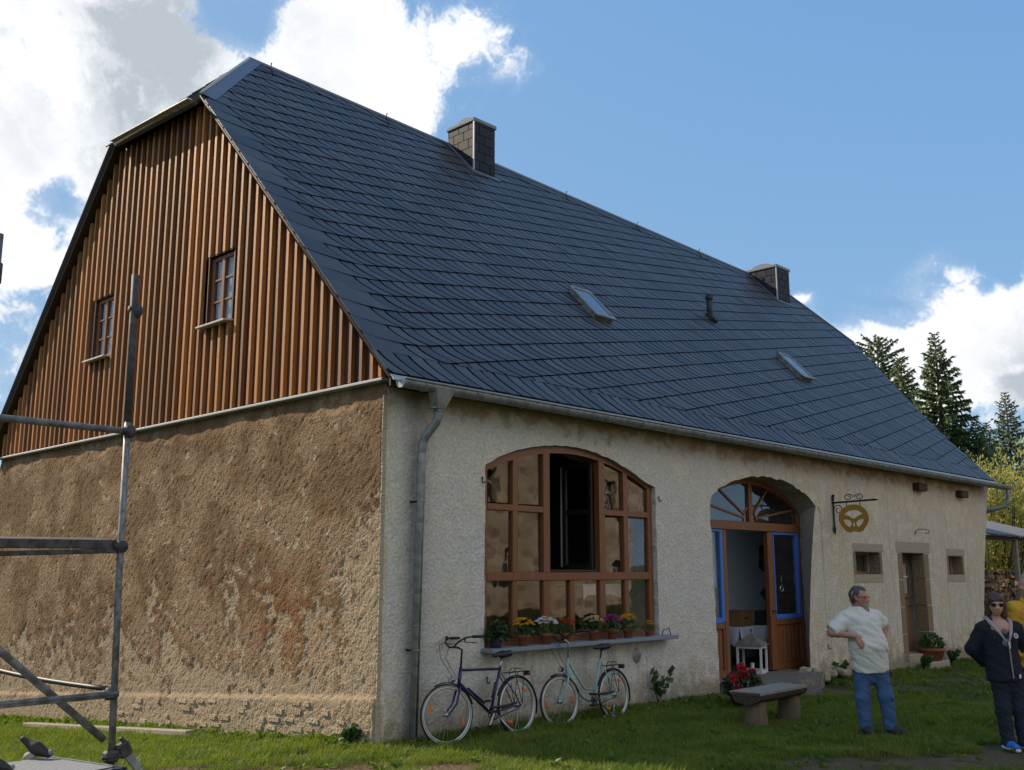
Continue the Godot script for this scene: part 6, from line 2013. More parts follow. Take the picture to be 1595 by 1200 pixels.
func man_in_yellow() -> void:
	var t := stand(Vector3(5.36, -0.08, 5.33), "grey haired man in a yellow jacket half hidden behind the woman")
	var hc := Vector3(-0.02, 1.735, 0.03)
	var ht := Basis(Vector3.UP, -1.15)
	var mb := MB.new(false)
	head(mb, hc, ht, 1.08)
	flesh(mb, [[hc + Vector3(0.02, -0.06, -0.02), Vector3(0.0, 1.52, -0.02), 0.062, 0.075], [Vector3(0, 1.45, 0), Vector3(0, 1.0, 0), 0.15, 0.15], [Vector3(-0.2, 1.48, 0), Vector3(-0.27, 1.2, 0), 0.05, 0.045], [Vector3(-0.27, 1.2, 0), Vector3(-0.24, 0.95, 0.06), 0.045, 0.03], [Vector3(0.2, 1.48, 0), Vector3(0.27, 1.2, 0), 0.05, 0.045], [Vector3(0.27, 1.2, 0), Vector3(0.24, 0.95, 0.06), 0.045, 0.03], [Vector3(-0.1, 0.95, 0), Vector3(-0.12, 0.1, 0), 0.1, 0.045], [Vector3(0.1, 0.95, 0), Vector3(0.12, 0.1, 0), 0.1, 0.045]], 0.014, 0.014)
	hand(mb, Vector3(-0.24, 0.95, 0.06), Vector3(0.05, -1, 0.1), Vector3(1, 0, 0), 1.0, 0.4)
	hand(mb, Vector3(0.24, 0.95, 0.06), Vector3(-0.05, -1, 0.1), Vector3(-1, 0, 0), -1.0, 0.4)
	put("body", mb.done(), M.skin, t)
	face_bits(t, hc, ht, 1.08)
	mb = MB.new(false)
	var hp := func(x: float, y: float, z: float) -> Vector3: return hc + ht * (Vector3(x, y, z) * 1.08)
	flesh(mb, [[hp.call(0, 0.075, -0.03), hp.call(0, 0.08, 0.025), 0.066, 0.056], [hp.call(0, 0.03, -0.05), hp.call(0, -0.03, -0.048), 0.068, 0.055], [hp.call(-0.05, 0.05, 0.01), hp.call(-0.068, 0.0, -0.01), 0.04, 0.024], [hp.call(0.05, 0.05, 0.01), hp.call(0.068, 0.0, -0.01), 0.04, 0.024]], 0.0065, 0.007, 0.002, 5.0)
	put("hair", mb.done(), M.hair_grey, t)
	mb = MB.new(false)
	flesh(mb, [[hp.call(-0.022, -0.043, 0.098), hp.call(0.022, -0.043, 0.098), 0.008, 0.008]], 0.005, 0.005)
	put("moustache", mb.done(), M.hair_dark, t)
	mb = MB.new(false)
	flesh(mb, [[Vector3(0, 1.46, 0), Vector3(0, 1.2, 0.01), 0.155, 0.19, 0.78], [Vector3(0, 1.2, 0.01), Vector3(0, 0.86, 0), 0.19, 0.2, 0.8, true], [Vector3(-0.19, 1.48, 0), Vector3(0.19, 1.48, 0), 0.08, 0.08], [Vector3(-0.2, 1.48, 0), Vector3(-0.28, 1.2, 0), 0.08, 0.068], [Vector3(-0.28, 1.2, 0), Vector3(-0.245, 0.97, 0.055), 0.068, 0.055, 1.0, true], [Vector3(0.2, 1.48, 0), Vector3(0.28, 1.2, 0), 0.08, 0.068], [Vector3(0.28, 1.2, 0), Vector3(0.245, 0.97, 0.055), 0.068, 0.055, 1.0, true]], 0.013, 0.018, 0.016, 1.0)
	put("jacket", mb.done(), M.yellow, t)
	put("collar", MB.new(false).tube([Vector3(-0.07, 1.52, 0.1), Vector3(-0.1, 1.58, 0.02), Vector3(-0.04, 1.6, -0.08), Vector3(0.06, 1.6, -0.07), Vector3(0.1, 1.57, 0.02), Vector3(0.05, 1.5, 0.11)], 0.028, 8).done(), M.yellow, t)
	put("jacket_trim", MB.new().bar(Vector3(-0.02, 1.53, 0.13), Vector3(0.0, 0.9, 0.165), 0.05, 0.012, Vector3.BACK, 0.004).bar(Vector3(-0.13, 1.54, 0.05), Vector3(-0.1, 1.1, 0.145), 0.03, 0.012, Vector3.BACK, 0.003).done(), M.navy, t)
	mb = MB.new(false)
	flesh(mb, [[Vector3(0, 0.94, 0), Vector3(0, 0.84, 0), 0.17, 0.17, 0.75], [Vector3(-0.09, 0.85, 0), Vector3(-0.11, 0.45, 0.01), 0.105, 0.082], [Vector3(-0.11, 0.45, 0.01), Vector3(-0.12, 0.05, 0), 0.08, 0.075, 1.0, true], [Vector3(0.09, 0.85, 0), Vector3(0.11, 0.45, 0.01), 0.105, 0.082], [Vector3(0.11, 0.45, 0.01), Vector3(0.12, 0.05, 0), 0.08, 0.075, 1.0, true]], 0.013, 0.014, 0.014, 1.3)
	put("trousers", mb.done(), M.jeans_dark, t)
	mb = MB.new(false)
	shoe(mb, Vector3(-0.12, 0.045, -0.03), Vector3(-0.16, 0.035, 0.17), 1.05)
	shoe(mb, Vector3(0.12, 0.045, -0.03), Vector3(0.16, 0.035, 0.17), 1.05)
	put("shoes", mb.done(), M.shoe_dark, t)

# ------------------------------------------------------------------ trees and turf
func conifer(label: String, at: Vector3, h: float, width: float, needle: Material, dense := 1.0, droop := 0.35, round_top := 0.0) -> void:
	var t := thing("spruce_tree", label, "tree", at, rng.randf() * TAU, "conifers beyond the farmhouse")
	put("trunk", MB.new(false).tube([Vector3(0, -0.3, 0), Vector3(0.05, h * 0.5, 0), Vector3(0, h * 0.985, 0)], [h * 0.018, h * 0.011, 0.012], 8).done(), M.bark, t)
	var limbs := MB.new(false)
	var mb := MB.new()
	var y := h * 0.1
	while y < h * 0.985:
		var f := y / h
		var rad := width * (pow(1.0 - f, 0.8 - 0.4 * round_top) + 0.02) * 0.5
		var n := int(lerpf(9.0, 4.0, f))
		var a0 := rng.randf() * TAU
		for i in n:
			var a := a0 + TAU * i / n + rng.randf_range(-0.25, 0.25)
			var ln := rad * rng.randf_range(0.6, 1.18)
			var dir := Vector3(cos(a), 0, sin(a))
			var rise := lerpf(-droop, 0.55, f * f)
			var p0 := Vector3(0, y, 0)
			var tip := p0 + dir * ln + Vector3(0, ln * rise + rng.randf_range(-0.1, 0.12) * ln, 0)
			var mid := p0 + dir * ln * 0.5 + Vector3(0, ln * rise * 0.35, 0)
			limbs.tube([p0, mid, tip], [0.03 * (1.0 - f) + 0.012, 0.016, 0.005], 3, false)
			var m := int(maxf(7.0, ln * 22.0 * dense))
			for k in m:
				var s := (k + rng.randf()) / m
				s = 0.15 + 0.85 * s
				var p := p0.lerp(mid, s * 2.0) if s < 0.5 else mid.lerp(tip, s * 2.0 - 1.0)
				var side := dir.cross(Vector3.UP) * rng.randf_range(-1, 1)
				var d := (dir * 0.6 + side * 1.0 + Vector3(0, rng.randf_range(-1.0, 0.3), 0)).normalized()
				var sz := rng.randf_range(0.3, 0.62) * (0.45 + 0.6 * (1.0 - f)) * minf(1.0, 0.4 + ln)
				var u := d.cross(Vector3(rng.randfn(), rng.randfn(), rng.randfn())).normalized() * sz * 0.3
				var q := p + d * sz
				mb.tri(p - u * 0.5, p + u, q)
				mb.tri(p - d.cross(u) * 0.8, p + d.cross(u) * 0.8, p + d * sz * 0.8 + Vector3(0, -sz * 0.3, 0))
		y += h * lerpf(0.021, 0.013, f)
	put("limbs", limbs.done(), M.bark, t)
	put("crown", mb.done(), needle, t)

func willow(label: String, at: Vector3, h: float, r: float, n: int) -> void:
	var t := thing("willow_bush", label, "bush", at, 0.0, "willow bushes beyond the woodshed")
	var st := MB.new(false)
	var mb := MB.new()
	for i in 46:
		var a := rng.randf() * TAU
		var q := sqrt(rng.randf())
		var top := Vector3(cos(a) * q * r, h * (0.72 + 0.28 * (1.0 - q * q)) * rng.randf_range(0.9, 1.04), sin(a) * q * r)
		var base := Vector3(cos(a) * q * r * 0.3, 0, sin(a) * q * r * 0.3)
		var mid := base.lerp(top, 0.55) + Vector3(cos(a), 0, sin(a)) * 0.2
		st.tube([base, mid, top], [0.05, 0.03, 0.006], 4, false)
		for k in n:
			var f := rng.randf_range(0.12, 1.0)
			var p := base.lerp(mid, f * 2.0) if f < 0.5 else mid.lerp(top, f * 2.0 - 1.0)
			p += Vector3(rng.randfn(), rng.randfn() * 0.6, rng.randfn()) * 0.32
			var d := Vector3(rng.randfn() * 0.5, rng.randfn() * 0.7 + 0.5, rng.randfn() * 0.5).normalized()
			leaf(mb, p, d, rng.randf_range(0.13, 0.24), 0.16)
	put("stems", st.done(), M.bark, t)
	put("foliage", mb.done(), M.willow, t)

func turf() -> void:
	# soil sheet: fine near the house, coarse out to the horizon
	var xs := []
	var zs := []
	var v := -900.0
	for a in [[-900.0, -40.0, 86.0], [-40.0, -9.0, 3.1], [-9.0, 26.0, 0.14], [26.0, 60.0, 3.4], [60.0, 900.0, 84.0]]:
		var x: float = a[0]
		while x < a[1] - 0.001:
			xs.append(x)
			x += a[2]
	xs.append(900.0)
	for a in [[-900.0, -40.0, 86.0], [-40.0, -15.0, 2.5], [-15.0, 9.5, 0.14], [9.5, 40.0, 3.05], [40.0, 900.0, 86.0]]:
		var z: float = a[0]
		while z < a[1] - 0.001:
			zs.append(z)
			z += a[2]
	zs.append(900.0)
	var st := SurfaceTool.new()
	st.begin(Mesh.PRIMITIVE_TRIANGLES)
	for z in zs:
		for x in xs:
			var b := bare(x, z) if absf(x - 8.0) < 20.0 and absf(z) < 16.0 else 0.0
			var n := 0.5 + 0.5 * nz.get_noise_2d(x * 120.0, z * 120.0)
			var c := Color(0.052, 0.066, 0.02).lerp(Color(0.09, 0.075, 0.035), n * 0.6)
			c = c.lerp(Color(0.155, 0.115, 0.07).lerp(Color(0.105, 0.08, 0.05), n), b)
			st.set_color(c)
			st.add_vertex(Vector3(x, ground_y(x, z) - 0.012 * b, z))
	var w := xs.size()
	for j in zs.size() - 1:
		for i in w - 1:
			var a := j * w + i
			for q in [a, a + 1, a + w, a + 1, a + w + 1, a + w]:
				st.add_index(q)
	st.generate_normals()
	var soil := StandardMaterial3D.new()
	soil.vertex_color_use_as_albedo = true
	soil.roughness = 0.97
	soil.metallic_specular = 0.15
	relief(soil, 0.045, 3.0, 1.3, 77, 5)
	structure("ground", st.commit(), soil)
	# grass: tufts of blades, thinner where the soil shows
	for kind in 3:
		var mb := MB.new(false)
		for i in 9:
			var a := rng.randf() * TAU
			var p := Vector3(rng.randf_range(-0.045, 0.045), -0.01, rng.randf_range(-0.045, 0.045))
			var ln: float = rng.randf_range(0.05, 0.12) * [1.0, 0.75, 1.35][kind]
			var lean: Vector3 = Vector3(cos(a), 0, sin(a)) * ln * rng.randf_range(0.2, 0.75)
			var u := Vector3(-sin(a), 0, cos(a)) * rng.randf_range(0.0022, 0.004)
			var m: Vector3 = p + lean * 0.35 + Vector3(0, ln * 0.6, 0)
			var e: Vector3 = p + lean + Vector3(0, ln * 0.95, 0)
			mb.tri(p - u, p + u, m + u * 0.8)
			mb.tri(p - u, m + u * 0.8, m - u * 0.8)
			mb.tri(m - u * 0.8, m + u * 0.8, e)
		var mesh := mb.done()
		var xf := []
		var cols := []
		var want: int = [75000, 60000, 9000][kind]
		var tries := 0
		while xf.size() < want and tries < want * 4:
			tries += 1
			var far := rng.randf()
			var x: float
			var z: float
			if far < 0.25:
				x = rng.randf_range(-8.0, 0.0)
				z = rng.randf_range(-12.5, 5.0)
			elif far < 0.85:
				x = rng.randf_range(-3.0, 9.0)
				z = rng.randf_range(0.0, 7.5)
			else:
				x = rng.randf_range(6.0, 26.0)
				z = rng.randf_range(-2.0, 9.0)
			if x > -0.1 and x < 20.0 and z < 0.03 and z > -13.6:
				continue
			if Vector2(x - 4.95, z - 3.5).length() < 0.34 or Vector2(x - 4.98, z - 5.05).length() < 0.34:
				continue
			if x > 6.7 and x < 10.3 and z < 0.75:
				continue
			var b := bare(x, z)
			if rng.randf() < b * 1.02:
				continue
			if kind == 2 and nz.get_noise_2d(x * 90.0, z * 90.0) < -0.05 and minf(absf(z), absf(x)) > 0.3:
				continue
			var sc := rng.randf_range(0.7, 1.25) * (1.0 - 0.5 * b) * (0.8 + 0.5 * nz.get_noise_2d(x * 40.0 - 60.0, z * 40.0))
			if absf(z) < 0.35 and x > 0.0 or absf(x) < 0.4 and z < 0.0:
				sc *= 1.35
			xf.append(Transform3D(Basis(Vector3.UP, rng.randf() * TAU).scaled(Vector3(sc, sc * rng.randf_range(0.8, 1.2), sc)), Vector3(x, ground_y(x, z), z)))
			var g := 0.5 + 0.5 * nz.get_noise_2d(x * 60.0 + 500.0, z * 60.0) + rng.randf_range(-0.2, 0.2)
			cols.append(Color(0.11, 0.182, 0.016).lerp(Color(0.26, 0.275, 0.03), clampf(g, 0.0, 1.0)).lerp(Color(0.2, 0.16, 0.06), clampf(b * 0.8 + (0.35 if rng.randf() < 0.06 else 0.0), 0.0, 1.0)))
		var mm := MultiMesh.new()
		mm.transform_format = MultiMesh.TRANSFORM_3D
		mm.use_colors = true
		mm.mesh = mesh
		mm.instance_count = xf.size()
		for i in xf.size():
			mm.set_instance_transform(i, xf[i])
			mm.set_instance_color(i, cols[i])
		var o := MultiMeshInstance3D.new()
		o.name = numbered(self, "grass")
		o.multimesh = mm
		o.material_override = M.grass
		add_child(o, true)
		tag(o, ["green grass of the yard in front of the farmhouse", "short grass between the taller blades of the yard", "long grass tufts along the walls and about the yard"][kind], "grass", "", "stuff")

func weeds() -> void:
	# broad-leaved weeds among the grass and along the walls
	var mb := MB.new()
	for i in 9:
		var a := TAU * i / 9.0 + rng.randf_range(-0.3, 0.3)
		leaf(mb, Vector3(0, 0.01, 0), Vector3(cos(a), rng.randf_range(0.15, 0.9), sin(a)).normalized(), rng.randf_range(0.06, 0.12), 0.26)
	var mesh := mb.done()
	var mm := MultiMesh.new()
	mm.transform_format = MultiMesh.TRANSFORM_3D
	mm.use_colors = true
	mm.mesh = mesh
	mm.instance_count = 1500
	for i in 1500:
		var x := rng.randf_range(-6.0, 17.0)
		var z := rng.randf_range(0.05, 6.5)
		if i % 4 == 0:
			z = 0.05 + 0.3 * rng.randf() * rng.randf()
			x = rng.randf_range(0.2, 20.0)
		elif i % 4 == 1:
			x = -0.12 - 0.3 * rng.randf() * rng.randf()
			z = rng.randf_range(-11.0, 0.0)
		if x > 6.8 and x < 10.2 and z < 0.75:
			x -= 4.0
		var s := rng.randf_range(0.6, 1.3)
		mm.set_instance_transform(i, Transform3D(Basis(Vector3.UP, rng.randf() * TAU).scaled(Vector3(s, s, s)), Vector3(x, ground_y(x, z) + 0.01, z)))
		mm.set_instance_color(i, Color(0.08, 0.15, 0.022).lerp(Color(0.17, 0.21, 0.035), rng.randf()))
	var o := MultiMeshInstance3D.new()
	o.name = "weeds"
	o.multimesh = mm
	o.material_override = M.grass
	add_child(o, true)
	tag(o, "broad leaved weeds in the turf and along the wall foot", "weeds", "", "stuff")

func opposite_barn() -> void:
	# the sunlit building across the yard, seen only in the window panes
	var t := thing("barn", "sunlit tan stone barn across the yard, reflected in the arched window's panes", "barn", Vector3(8.0, -0.1, 27.0))
	var holes := []
	for i in 5:
		holes.append(poly([[3.0 + i * 8.0, 5.4], [4.3 + i * 8.0, 5.4], [4.3 + i * 8.0, 7.2], [3.0 + i * 8.0, 7.2]]))
		holes.append(poly([[3.0 + i * 8.0, 1.2], [4.3 + i * 8.0, 1.2], [4.3 + i * 8.0, 3.0], [3.0 + i * 8.0, 3.0]]))
	var mb := MB.new()
	for i in 10:
		var work: Array = [poly([[i * 4.0 - 0.35, -0.5], [i * 4.0 + 3.65, -0.5], [i * 4.0 + 3.65, 9.2], [i * 4.0 - 0.35, 9.2]])]
		for h in holes:
			var next := []
			for p in work:
				next.append_array(Geometry2D.clip_polygons(p, h))
			work = next
		for p in work:
			mb.prism(p, Transform3D(Basis(), Vector3(-6, 0, 0)), 0.0, 0.6)
	put("wall", mb.done(), M.barn_stone, t)
	put("rear_wall", MB.new().box(Vector3(13.65, 4.35, 8.6), Vector3(40, 9.7, 0.6)).box(Vector3(-6.1, 4.35, 4.3), Vector3(0.5, 9.7, 8.0)).box(Vector3(33.4, 4.35, 4.3), Vector3(0.5, 9.7, 8.0)).done(), M.barn_stone, t)
	mb = MB.new()
	mb.hexa([Vector3(-6.9, 9.0, -0.5), Vector3(34.2, 9.0, -0.5), Vector3(34.2, 9.2, -0.5), Vector3(-6.9, 9.2, -0.5), Vector3(-6.9, 12.6, 4.4), Vector3(34.2, 12.6, 4.4), Vector3(34.2, 12.8, 4.4), Vector3(-6.9, 12.8, 4.4)])
	mb.hexa([Vector3(-6.9, 9.0, 9.4), Vector3(34.2, 9.0, 9.4), Vector3(34.2, 9.2, 9.4), Vector3(-6.9, 9.2, 9.4), Vector3(-6.9, 12.6, 4.41), Vector3(34.2, 12.6, 4.41), Vector3(34.2, 12.8, 4.41), Vector3(-6.9, 12.8, 4.41)])
	put("roof", mb.done(), M.slates[0], t)
	for i in 10:
		var wy := 2.1 + (i / 5) * 4.2
		var wx := -2.35 + (i % 5) * 8.0
		var wn := put("window", MB.new().box(Vector3(wx, wy, 0.35), Vector3(1.3, 1.8, 0.06)).done(), M.dark, t)
		put("frame", MB.new().box(Vector3(wx, wy, 0.3), Vector3(0.08, 1.8, 0.06)).box(Vector3(wx, wy + 0.2, 0.3), Vector3(1.3, 0.08, 0.056)).done(), M.white_paint, wn)

func rubble() -> StandardMaterial3D:
	# coursed rubble: each stone its own tone
	var n := FastNoiseLite.new()
	n.seed = 91
	n.noise_type = FastNoiseLite.TYPE_CELLULAR
	n.fractal_type = FastNoiseLite.FRACTAL_NONE
	n.frequency = 0.03
	n.cellular_return_type = FastNoiseLite.RETURN_CELL_VALUE
	var tone := n.get_image(256, 256, false, false, true)
	n.cellular_return_type = FastNoiseLite.RETURN_DISTANCE2_SUB
	var gap := n.get_image(256, 256, false, false, true)
	tone.convert(Image.FORMAT_L8)
	gap.convert(Image.FORMAT_L8)
	var d := PackedByteArray()
	d.resize(256 * 256 * 3)
	var a := tone.get_data()
	var b := gap.get_data()
	for i in 65536:
		var t := a[i] / 255.0
		var c := Color(0.27, 0.18, 0.11).lerp(Color(0.62, 0.49, 0.36), t).lerp(Color(0.46, 0.41, 0.34), smoothstep(0.14, 0.03, b[i] / 255.0))
		d[i * 3] = s8(c.r)
		d[i * 3 + 1] = s8(c.g)
		d[i * 3 + 2] = s8(c.b)
	var m := StandardMaterial3D.new()
	m.albedo_texture = rgb_tex(d, 256, 256)
	m.roughness = 0.95
	m.uv1_triplanar = true
	m.uv1_world_triplanar = true
	m.uv1_scale = Vector3(0.16, 0.3, 0.16)
	return m

func more_materials() -> void:
	M.pale_stones = []
	for c in [[0.4, 0.31, 0.2], [0.33, 0.24, 0.145], [0.36, 0.28, 0.19]]:
		var m := mt(c[0], c[1], c[2], 0.96)
		relief(m, 0.06, 1.6, 1.5, 51)
		M.pale_stones.append(m)
	M.chimney_slates = []
	for c in [[0.013, 0.016, 0.026], [0.021, 0.025, 0.037]]:
		var m := mt(c[0], c[1], c[2], 0.6)
		m.metallic_specular = 0.35
		relief(m, 0.045, 0.3, 1.7, 49)
		M.chimney_slates.append(m)
	M.roof_glass = mt(0.1, 0.13, 0.16, 0.06)
	M.roof_glass.metallic_specular = 1.0
	M.boards = []
	M.battens = []
	for i in 5:
		var k := 0.55 + 0.17 * i
		M.boards.append(grained(0.05 * k, 0.017 * k, 0.006 * k, 0.085 * k, 0.031 * k, 0.01 * k, Vector3(5, 0.55, 5), 0.55, 60 + i))  # far darker than the battens: their shadow is put into the board colour
		M.battens.append(grained(0.25 * k, 0.088 * k, 0.018 * k, 0.42 * k, 0.18 * k, 0.04 * k, Vector3(7, 0.5, 7), 0.55, 70 + i))
	M.sill_pale = mt(0.5, 0.48, 0.45, 0.6)
	M.slab_pale = mt(0.21, 0.225, 0.24, 0.8)
	relief(M.slab_pale, 0.05, 0.6, 1.5, 47)
	M.white_paint = mt(0.62, 0.62, 0.6, 0.6)
	M.curtain_glass = mt(0.4, 0.41, 0.42, 0.15)
	M.gold = mt(0.42, 0.23, 0.035, 0.45, 0.15)
	relief(M.gold, 0.03, 0.15, 2.0, 48)
	M.wall_pale = mt(0.42, 0.38, 0.3, 0.7)
	M.rim = mt(0.5, 0.5, 0.5, 0.35, 0.85)
	M.orange = mt(0.7, 0.13, 0.01, 0.3)
	M.red_lens = mt(0.12, 0.01, 0.01, 0.2)
	M.purple = mt(0.026, 0.02, 0.075, 0.3, 0.3)
	M.mint = mt(0.22, 0.36, 0.35, 0.35, 0.1)
	M.bark = mt(0.075, 0.05, 0.032, 0.95)
	relief(M.bark, 0.06, 3.5, 1.6, 52)
	M.grey_wood = grained(0.22, 0.18, 0.135, 0.34, 0.29, 0.23, Vector3(0.8, 4, 4), 0.85, 61)
	M.stump = grained(0.1, 0.068, 0.04, 0.18, 0.13, 0.08, Vector3(5, 0.7, 5), 0.95, 62)
	M.steel_dark = mottle(mt(0.05, 0.05, 0.05, 0.7, 0.3), Color(0.085, 0.08, 0.078), Color(0.05, 0.036, 0.028), 0.05, 2.0, 53)
	M.chrome_dull = mt(0.3, 0.3, 0.3, 0.5, 0.7)
	M.table_green = mt(0.2, 0.25, 0.24, 0.6)
	M.sheet = mt(0.2, 0.21, 0.225, 0.85)
	relief(M.sheet, 0.03, 0.4, 3.0, 54)
	M.clip_dark = mt(0.03, 0.025, 0.024, 0.65)
	M.clip_pale = mt(0.3, 0.28, 0.25, 0.7)
	M.crate = grained(0.2, 0.1, 0.035, 0.3, 0.16, 0.06, Vector3(1, 4, 4), 0.7, 63)
	M.leaf_dark = mt(0.022, 0.05, 0.014, 0.6)
	M.red_petal = mt(0.45, 0.008, 0.02, 0.7)
	M.red_petal.backlight_enabled = true
	M.red_petal.backlight = lin(0.2, 0.0, 0.01)
	M.corrugated = mt(0.17, 0.175, 0.18, 0.75, 0.1)
	M.log_ends = []
	for c in [[0.34, 0.22, 0.11], [0.2, 0.125, 0.065], [0.12, 0.08, 0.05], [0.26, 0.175, 0.1]]:
		M.log_ends.append(mt(c[0], c[1], c[2], 0.9))
	M.skin_fair = mt(0.46, 0.25, 0.18, 0.55)
	M.eye = mt(0.05, 0.04, 0.035, 0.3)
	M.lip = mt(0.27, 0.1, 0.085, 0.6)
	M.glasses = mt(0.03, 0.012, 0.012, 0.4)
	M.sun_lens = mt(0.01, 0.009, 0.009, 0.1)
	M.hair_dark = mt(0.035, 0.025, 0.02, 0.8)
	M.hair_grizzled = mt(0.075, 0.06, 0.05, 0.8)
	M.hair_red = mt(0.075, 0.025, 0.014, 0.6)
	M.hair_grey = mt(0.24, 0.24, 0.24, 0.8)
	M.beard = mt(0.28, 0.23, 0.18, 0.85)
	M.polo = mt(0.66, 0.61, 0.52, 0.9)
	M.grey_top = mt(0.16, 0.12, 0.115, 0.9)
	M.navy = mt(0.007, 0.0085, 0.016, 0.9)
	M.pale_pink = mt(0.4, 0.3, 0.28, 0.9)
	M.yellow = mt(0.6, 0.32, 0.02, 0.8)
	M.jeans = mt(0.055, 0.11, 0.22, 0.9)
	relief(M.jeans, 0.06, 0.5, 3.0, 55)
	M.jeans_dark = mt(0.012, 0.016, 0.028, 0.9)
	M.shoe_dark = mt(0.03, 0.028, 0.03, 0.7)
	M.shoe_blue = mt(0.015, 0.16, 0.55, 0.6)
	M.grass = StandardMaterial3D.new()
	M.grass.vertex_color_use_as_albedo = true
	M.grass.roughness = 0.55
	M.grass.backlight_enabled = true
	M.grass.backlight = lin(0.85, 1.0, 0.4)
	M.needle_dark = mt(0.03, 0.052, 0.02, 0.7)
	M.needle_brown = mt(0.062, 0.066, 0.024, 0.7)
	M.needle_blue = mt(0.045, 0.07, 0.06, 0.7)
	for m in [M.needle_dark, M.needle_brown, M.needle_blue]:
		m.backlight_enabled = true
		m.backlight = lin(0.2, 0.25, 0.1)
	M.willow = mt(0.17, 0.155, 0.024, 0.6)
	M.willow.backlight_enabled = true
	M.willow.backlight = lin(0.6, 0.6, 0.2)
	M.barn_stone = rubble()

# ------------------------------------------------------------------ the scene
func _ready() -> void:
	rng.seed = 20
	nz.seed = 4
	nz.frequency = 0.02
	nz.fractal_octaves = 3
	var cam := Camera3D.new()
	cam.name = "camera"
	cam.position = EYE
	cam.rotation = Vector3(deg_to_rad(10.531), -atan2(AHEAD.x, -AHEAD.z), 0)
	cam.fov = 42.075
	cam.near = 0.05
	cam.far = 3000.0
	add_child(cam)
	var we := WorldEnvironment.new()
	we.name = "world_environment"
	var env := Environment.new()
	env.background_mode = Environment.BG_SKY
	var sky := Sky.new()
	var pano := PanoramaSkyMaterial.new()
	pano.panorama = make_sky()
	sky.sky_material = pano
	env.sky = sky
	env.tonemap_mode = Environment.TONE_MAPPER_LINEAR
	env.tonemap_exposure = 1.22
	env.sdfgi_enabled = true
	env.ssao_enabled = true
	env.ssil_enabled = true
	we.environment = env
	add_child(we)
	var sun := DirectionalLight3D.new()
	sun.name = "sun"
	sun.light_energy = 1.6
	sun.light_color = Color(1.0, 0.93, 0.82)
	sun.light_angular_distance = 0.5
	sun.shadow_enabled = true
	var el := deg_to_rad(36.0)
	var to_sun := Vector3(-0.353 * cos(el), sin(el), -0.936 * cos(el))
	add_child(sun)
	sun.look_at_from_position(Vector3.ZERO, -to_sun, Vector3.UP)
	materials()
	more_materials()
	turf()
	weeds()
	house = thing("farmhouse", "long plastered stone farmhouse with slate roof, boarded gable and arched door and window", "house")
	build_walls()
	build_roof()
	build_gable_boards()
	build_openings()
	opposite_barn()
	woodshed()
	conifer("tall dark spruce with ragged tiers, the tallest tree beyond the roof", Vector3(40.1, -0.5, -8.58), 13.9, 6.4, M.needle_dark, 1.2)
	conifer("dark dense conifer with a rounded top showing just above the roof slope", Vector3(49.67, -0.5, -15.6), 16.2, 7.0, M.needle_dark, 1.3, 0.1, 1.0)
	conifer("brownish green conifer between the rounded one and the tall spruce", Vector3(44.95, -0.5, -12.3), 14.0, 5.6, M.needle_brown, 1.2)
	conifer("thin treetop peeping over the roof edge, leftmost of the conifers", Vector3(53.77, -0.5, -18.48), 17.0, 5.0, M.needle_dark)
	conifer("bluish spruce standing alone at the far right behind the willow", Vector3(60.67, -0.5, -12.11), 14.1, 6.4, M.needle_blue, 0.8, 0.25)
	conifer("small dark spruce between the tall spruce and the bluish one", Vector3(54.87, -0.5, -11.53), 11.4, 5.0, M.needle_dark)
	conifer("lower dark spruce close on the right of the tall spruce", Vector3(40.8, -0.5, -7.3), 9.6, 4.6, M.needle_dark)
	willow("yellow green willow bush nearest the house's right end", Vector3(31.6, -0.4, -4.3), 6.9, 2.0, 240)
	willow("broad yellow green willow bush right of the first", Vector3(33.6, -0.4, -2.2), 7.9, 2.6, 280)
	willow("farther yellow green willow bush filling the gap behind", Vector3(38.5, -0.4, -2.6), 7.4, 2.6, 240)
	sign_board()
	for q in [[2.22, "yellow chrysanthemum pot, second from the left on the window sill", Color(0.75, 0.42, 0.01), 1.15], [2.66, "white chrysanthemum pot on the window sill", Color(0.75, 0.75, 0.72), 1.15], [3.06, "orange red chrysanthemum pot on the window sill", Color(0.4, 0.07, 0.02), 1.05], [3.66, "cream coloured chrysanthemum pot on the window sill", Color(0.65, 0.52, 0.25), 1.1], [4.08, "magenta chrysanthemum pot on the window sill", Color(0.4, 0.05, 0.25), 1.1], [4.45, "yellow chrysanthemum pot, between the magenta one and the smallest", Color(0.7, 0.45, 0.02), 1.1], [4.94, "smallest flower pot, with yellow blooms at the sill's right end", Color(0.6, 0.38, 0.02), 0.75]]:
		flower_pot(Vector3(q[0], 0.973, 0.09), q[1], q[2], q[3] * 0.86)
	var fp := thing("leafy_pot", "dark leafy potted plant without flowers at the sill's left end", "flower pot", Vector3(1.72, 0.973, 0.08))
	put("pot", MB.new(false).lathe([Vector2(0.0, 0.0), Vector2(0.06, 0.0), Vector2(0.085, 0.12), Vector2(0.075, 0.11), Vector2(0.0, 0.1)], Transform3D(), 16).done(), M.rubber, fp)
	var mb := MB.new()
	leaf_ball(mb, Vector3(0.02, 0.19, 0.02), Vector3(0.15, 0.12, 0.1), 160, 0.07)
	put("leaves", mb.done(), M.leaf_dark, fp)
	bicycle("purple and black men's bicycle with a straight crossbar leaning on the wall", Vector3(1.22, -0.05, 0.42), 0.02, -0.09, M.purple, false, 1.16, 0.345)
	bicycle("mint green step-through bicycle leaning on the wall under the window", Vector3(3.15, -0.06, 0.42), 0.0, -0.08, M.mint, true, 1.1, 0.33)
	bench()
	geranium(Vector3(6.05, -0.05, 1.0))
	doorway_things()
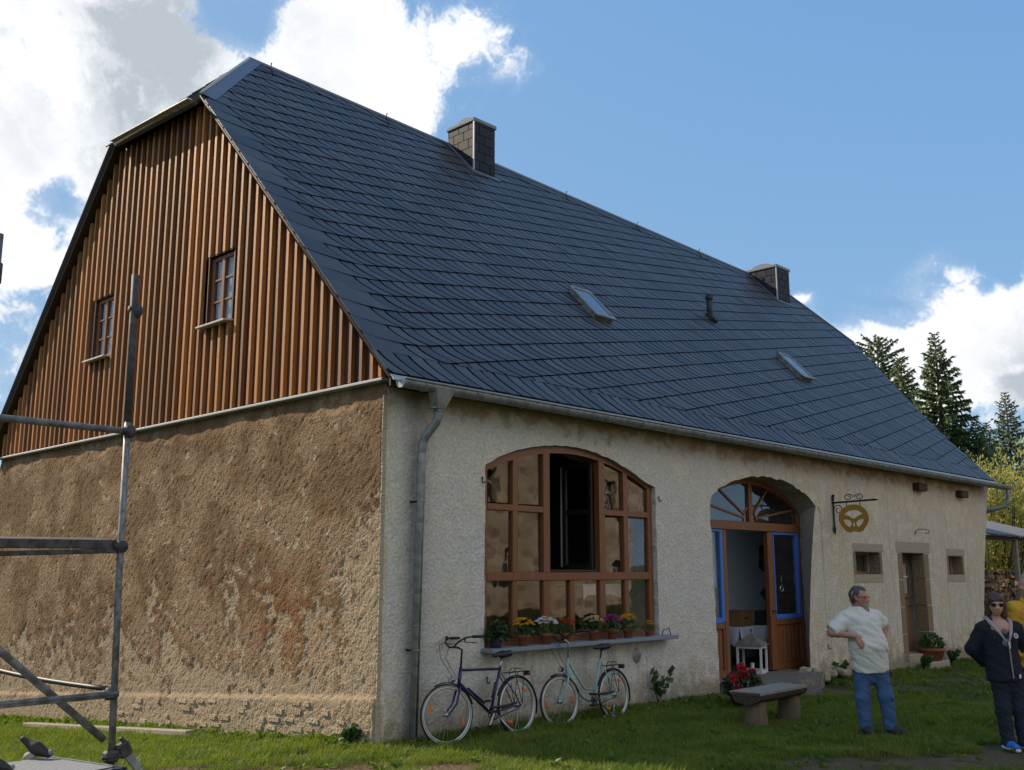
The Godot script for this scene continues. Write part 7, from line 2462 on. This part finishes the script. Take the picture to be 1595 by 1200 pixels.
	var sl := thing("stone_slab", "dark flat stone slab lying tilted in the grass behind the bench", "slab", Vector3(8.35, -0.01, 0.85), 0.4)
	put("slab", MB.new().prism(jag([[-0.5, -0.2], [0.45, -0.22], [0.52, 0.15], [-0.35, 0.24]], 0.2, 0.02), Transform3D(Basis(Vector3.RIGHT, Vector3(0, 0.12, 1).normalized(), Vector3(0, 1, -0.12).normalized()), Vector3.ZERO), -0.07, 0.0).done(), M.slab, sl)
	wild_plant("wall_plant", "leafy weed growing at the wall foot right of the mint bicycle", Vector3(5.13, -0.02, 0.1), 0.48, 5, 0.34)
	wild_plant("wall_plant", "low weed at the wall foot right of the doorway", Vector3(10.95, -0.08, 0.1), 0.3, 9, 0.25)
	wild_plant("wall_plant", "low weeds by the step of the small back door", Vector3(14.5, -0.14, 0.25), 0.28, 10, 0.3)
	wild_plant("wall_plant", "low weeds right of the small back door", Vector3(16.3, -0.14, 0.15), 0.3, 12, 0.35)
	wild_plant("wall_plant", "small weeds at the sunlit corner of the gable", Vector3(-0.2, -0.05, -0.35), 0.22, 8, 0.2)
	var dp := thing("door_pot", "terracotta bowl with green plant standing before the small back door", "flower pot", Vector3(15.35, 0.0, 0.12))
	put("bowl", MB.new(false).lathe([Vector2(0.0, 0.0), Vector2(0.2, 0.0), Vector2(0.27, 0.2), Vector2(0.29, 0.2), Vector2(0.29, 0.26), Vector2(0.26, 0.26), Vector2(0.0, 0.22)], Transform3D(), 18).done(), M.terracotta, dp)
	mb = MB.new()
	leaf_ball(mb, Vector3(0.0, 0.36, 0), Vector3(0.26, 0.18, 0.22), 300, 0.09)
	put("leaves", mb.done(), M.leaf, dp)
	scaffold()
	table_corner()
	var pl := thing("timber_plank", "weathered grey board lying in the grass along the foot of the gable", "plank", Vector3(-0.4, -0.44, -6.4))
	put("board", MB.new().box(Vector3.ZERO, Vector3(0.14, 0.07, 5.6), Basis(Vector3.RIGHT, -0.08), 0.008).done(), M.grey_wood, pl)
	man_in_white()
	woman_in_navy()
	man_in_yellow()
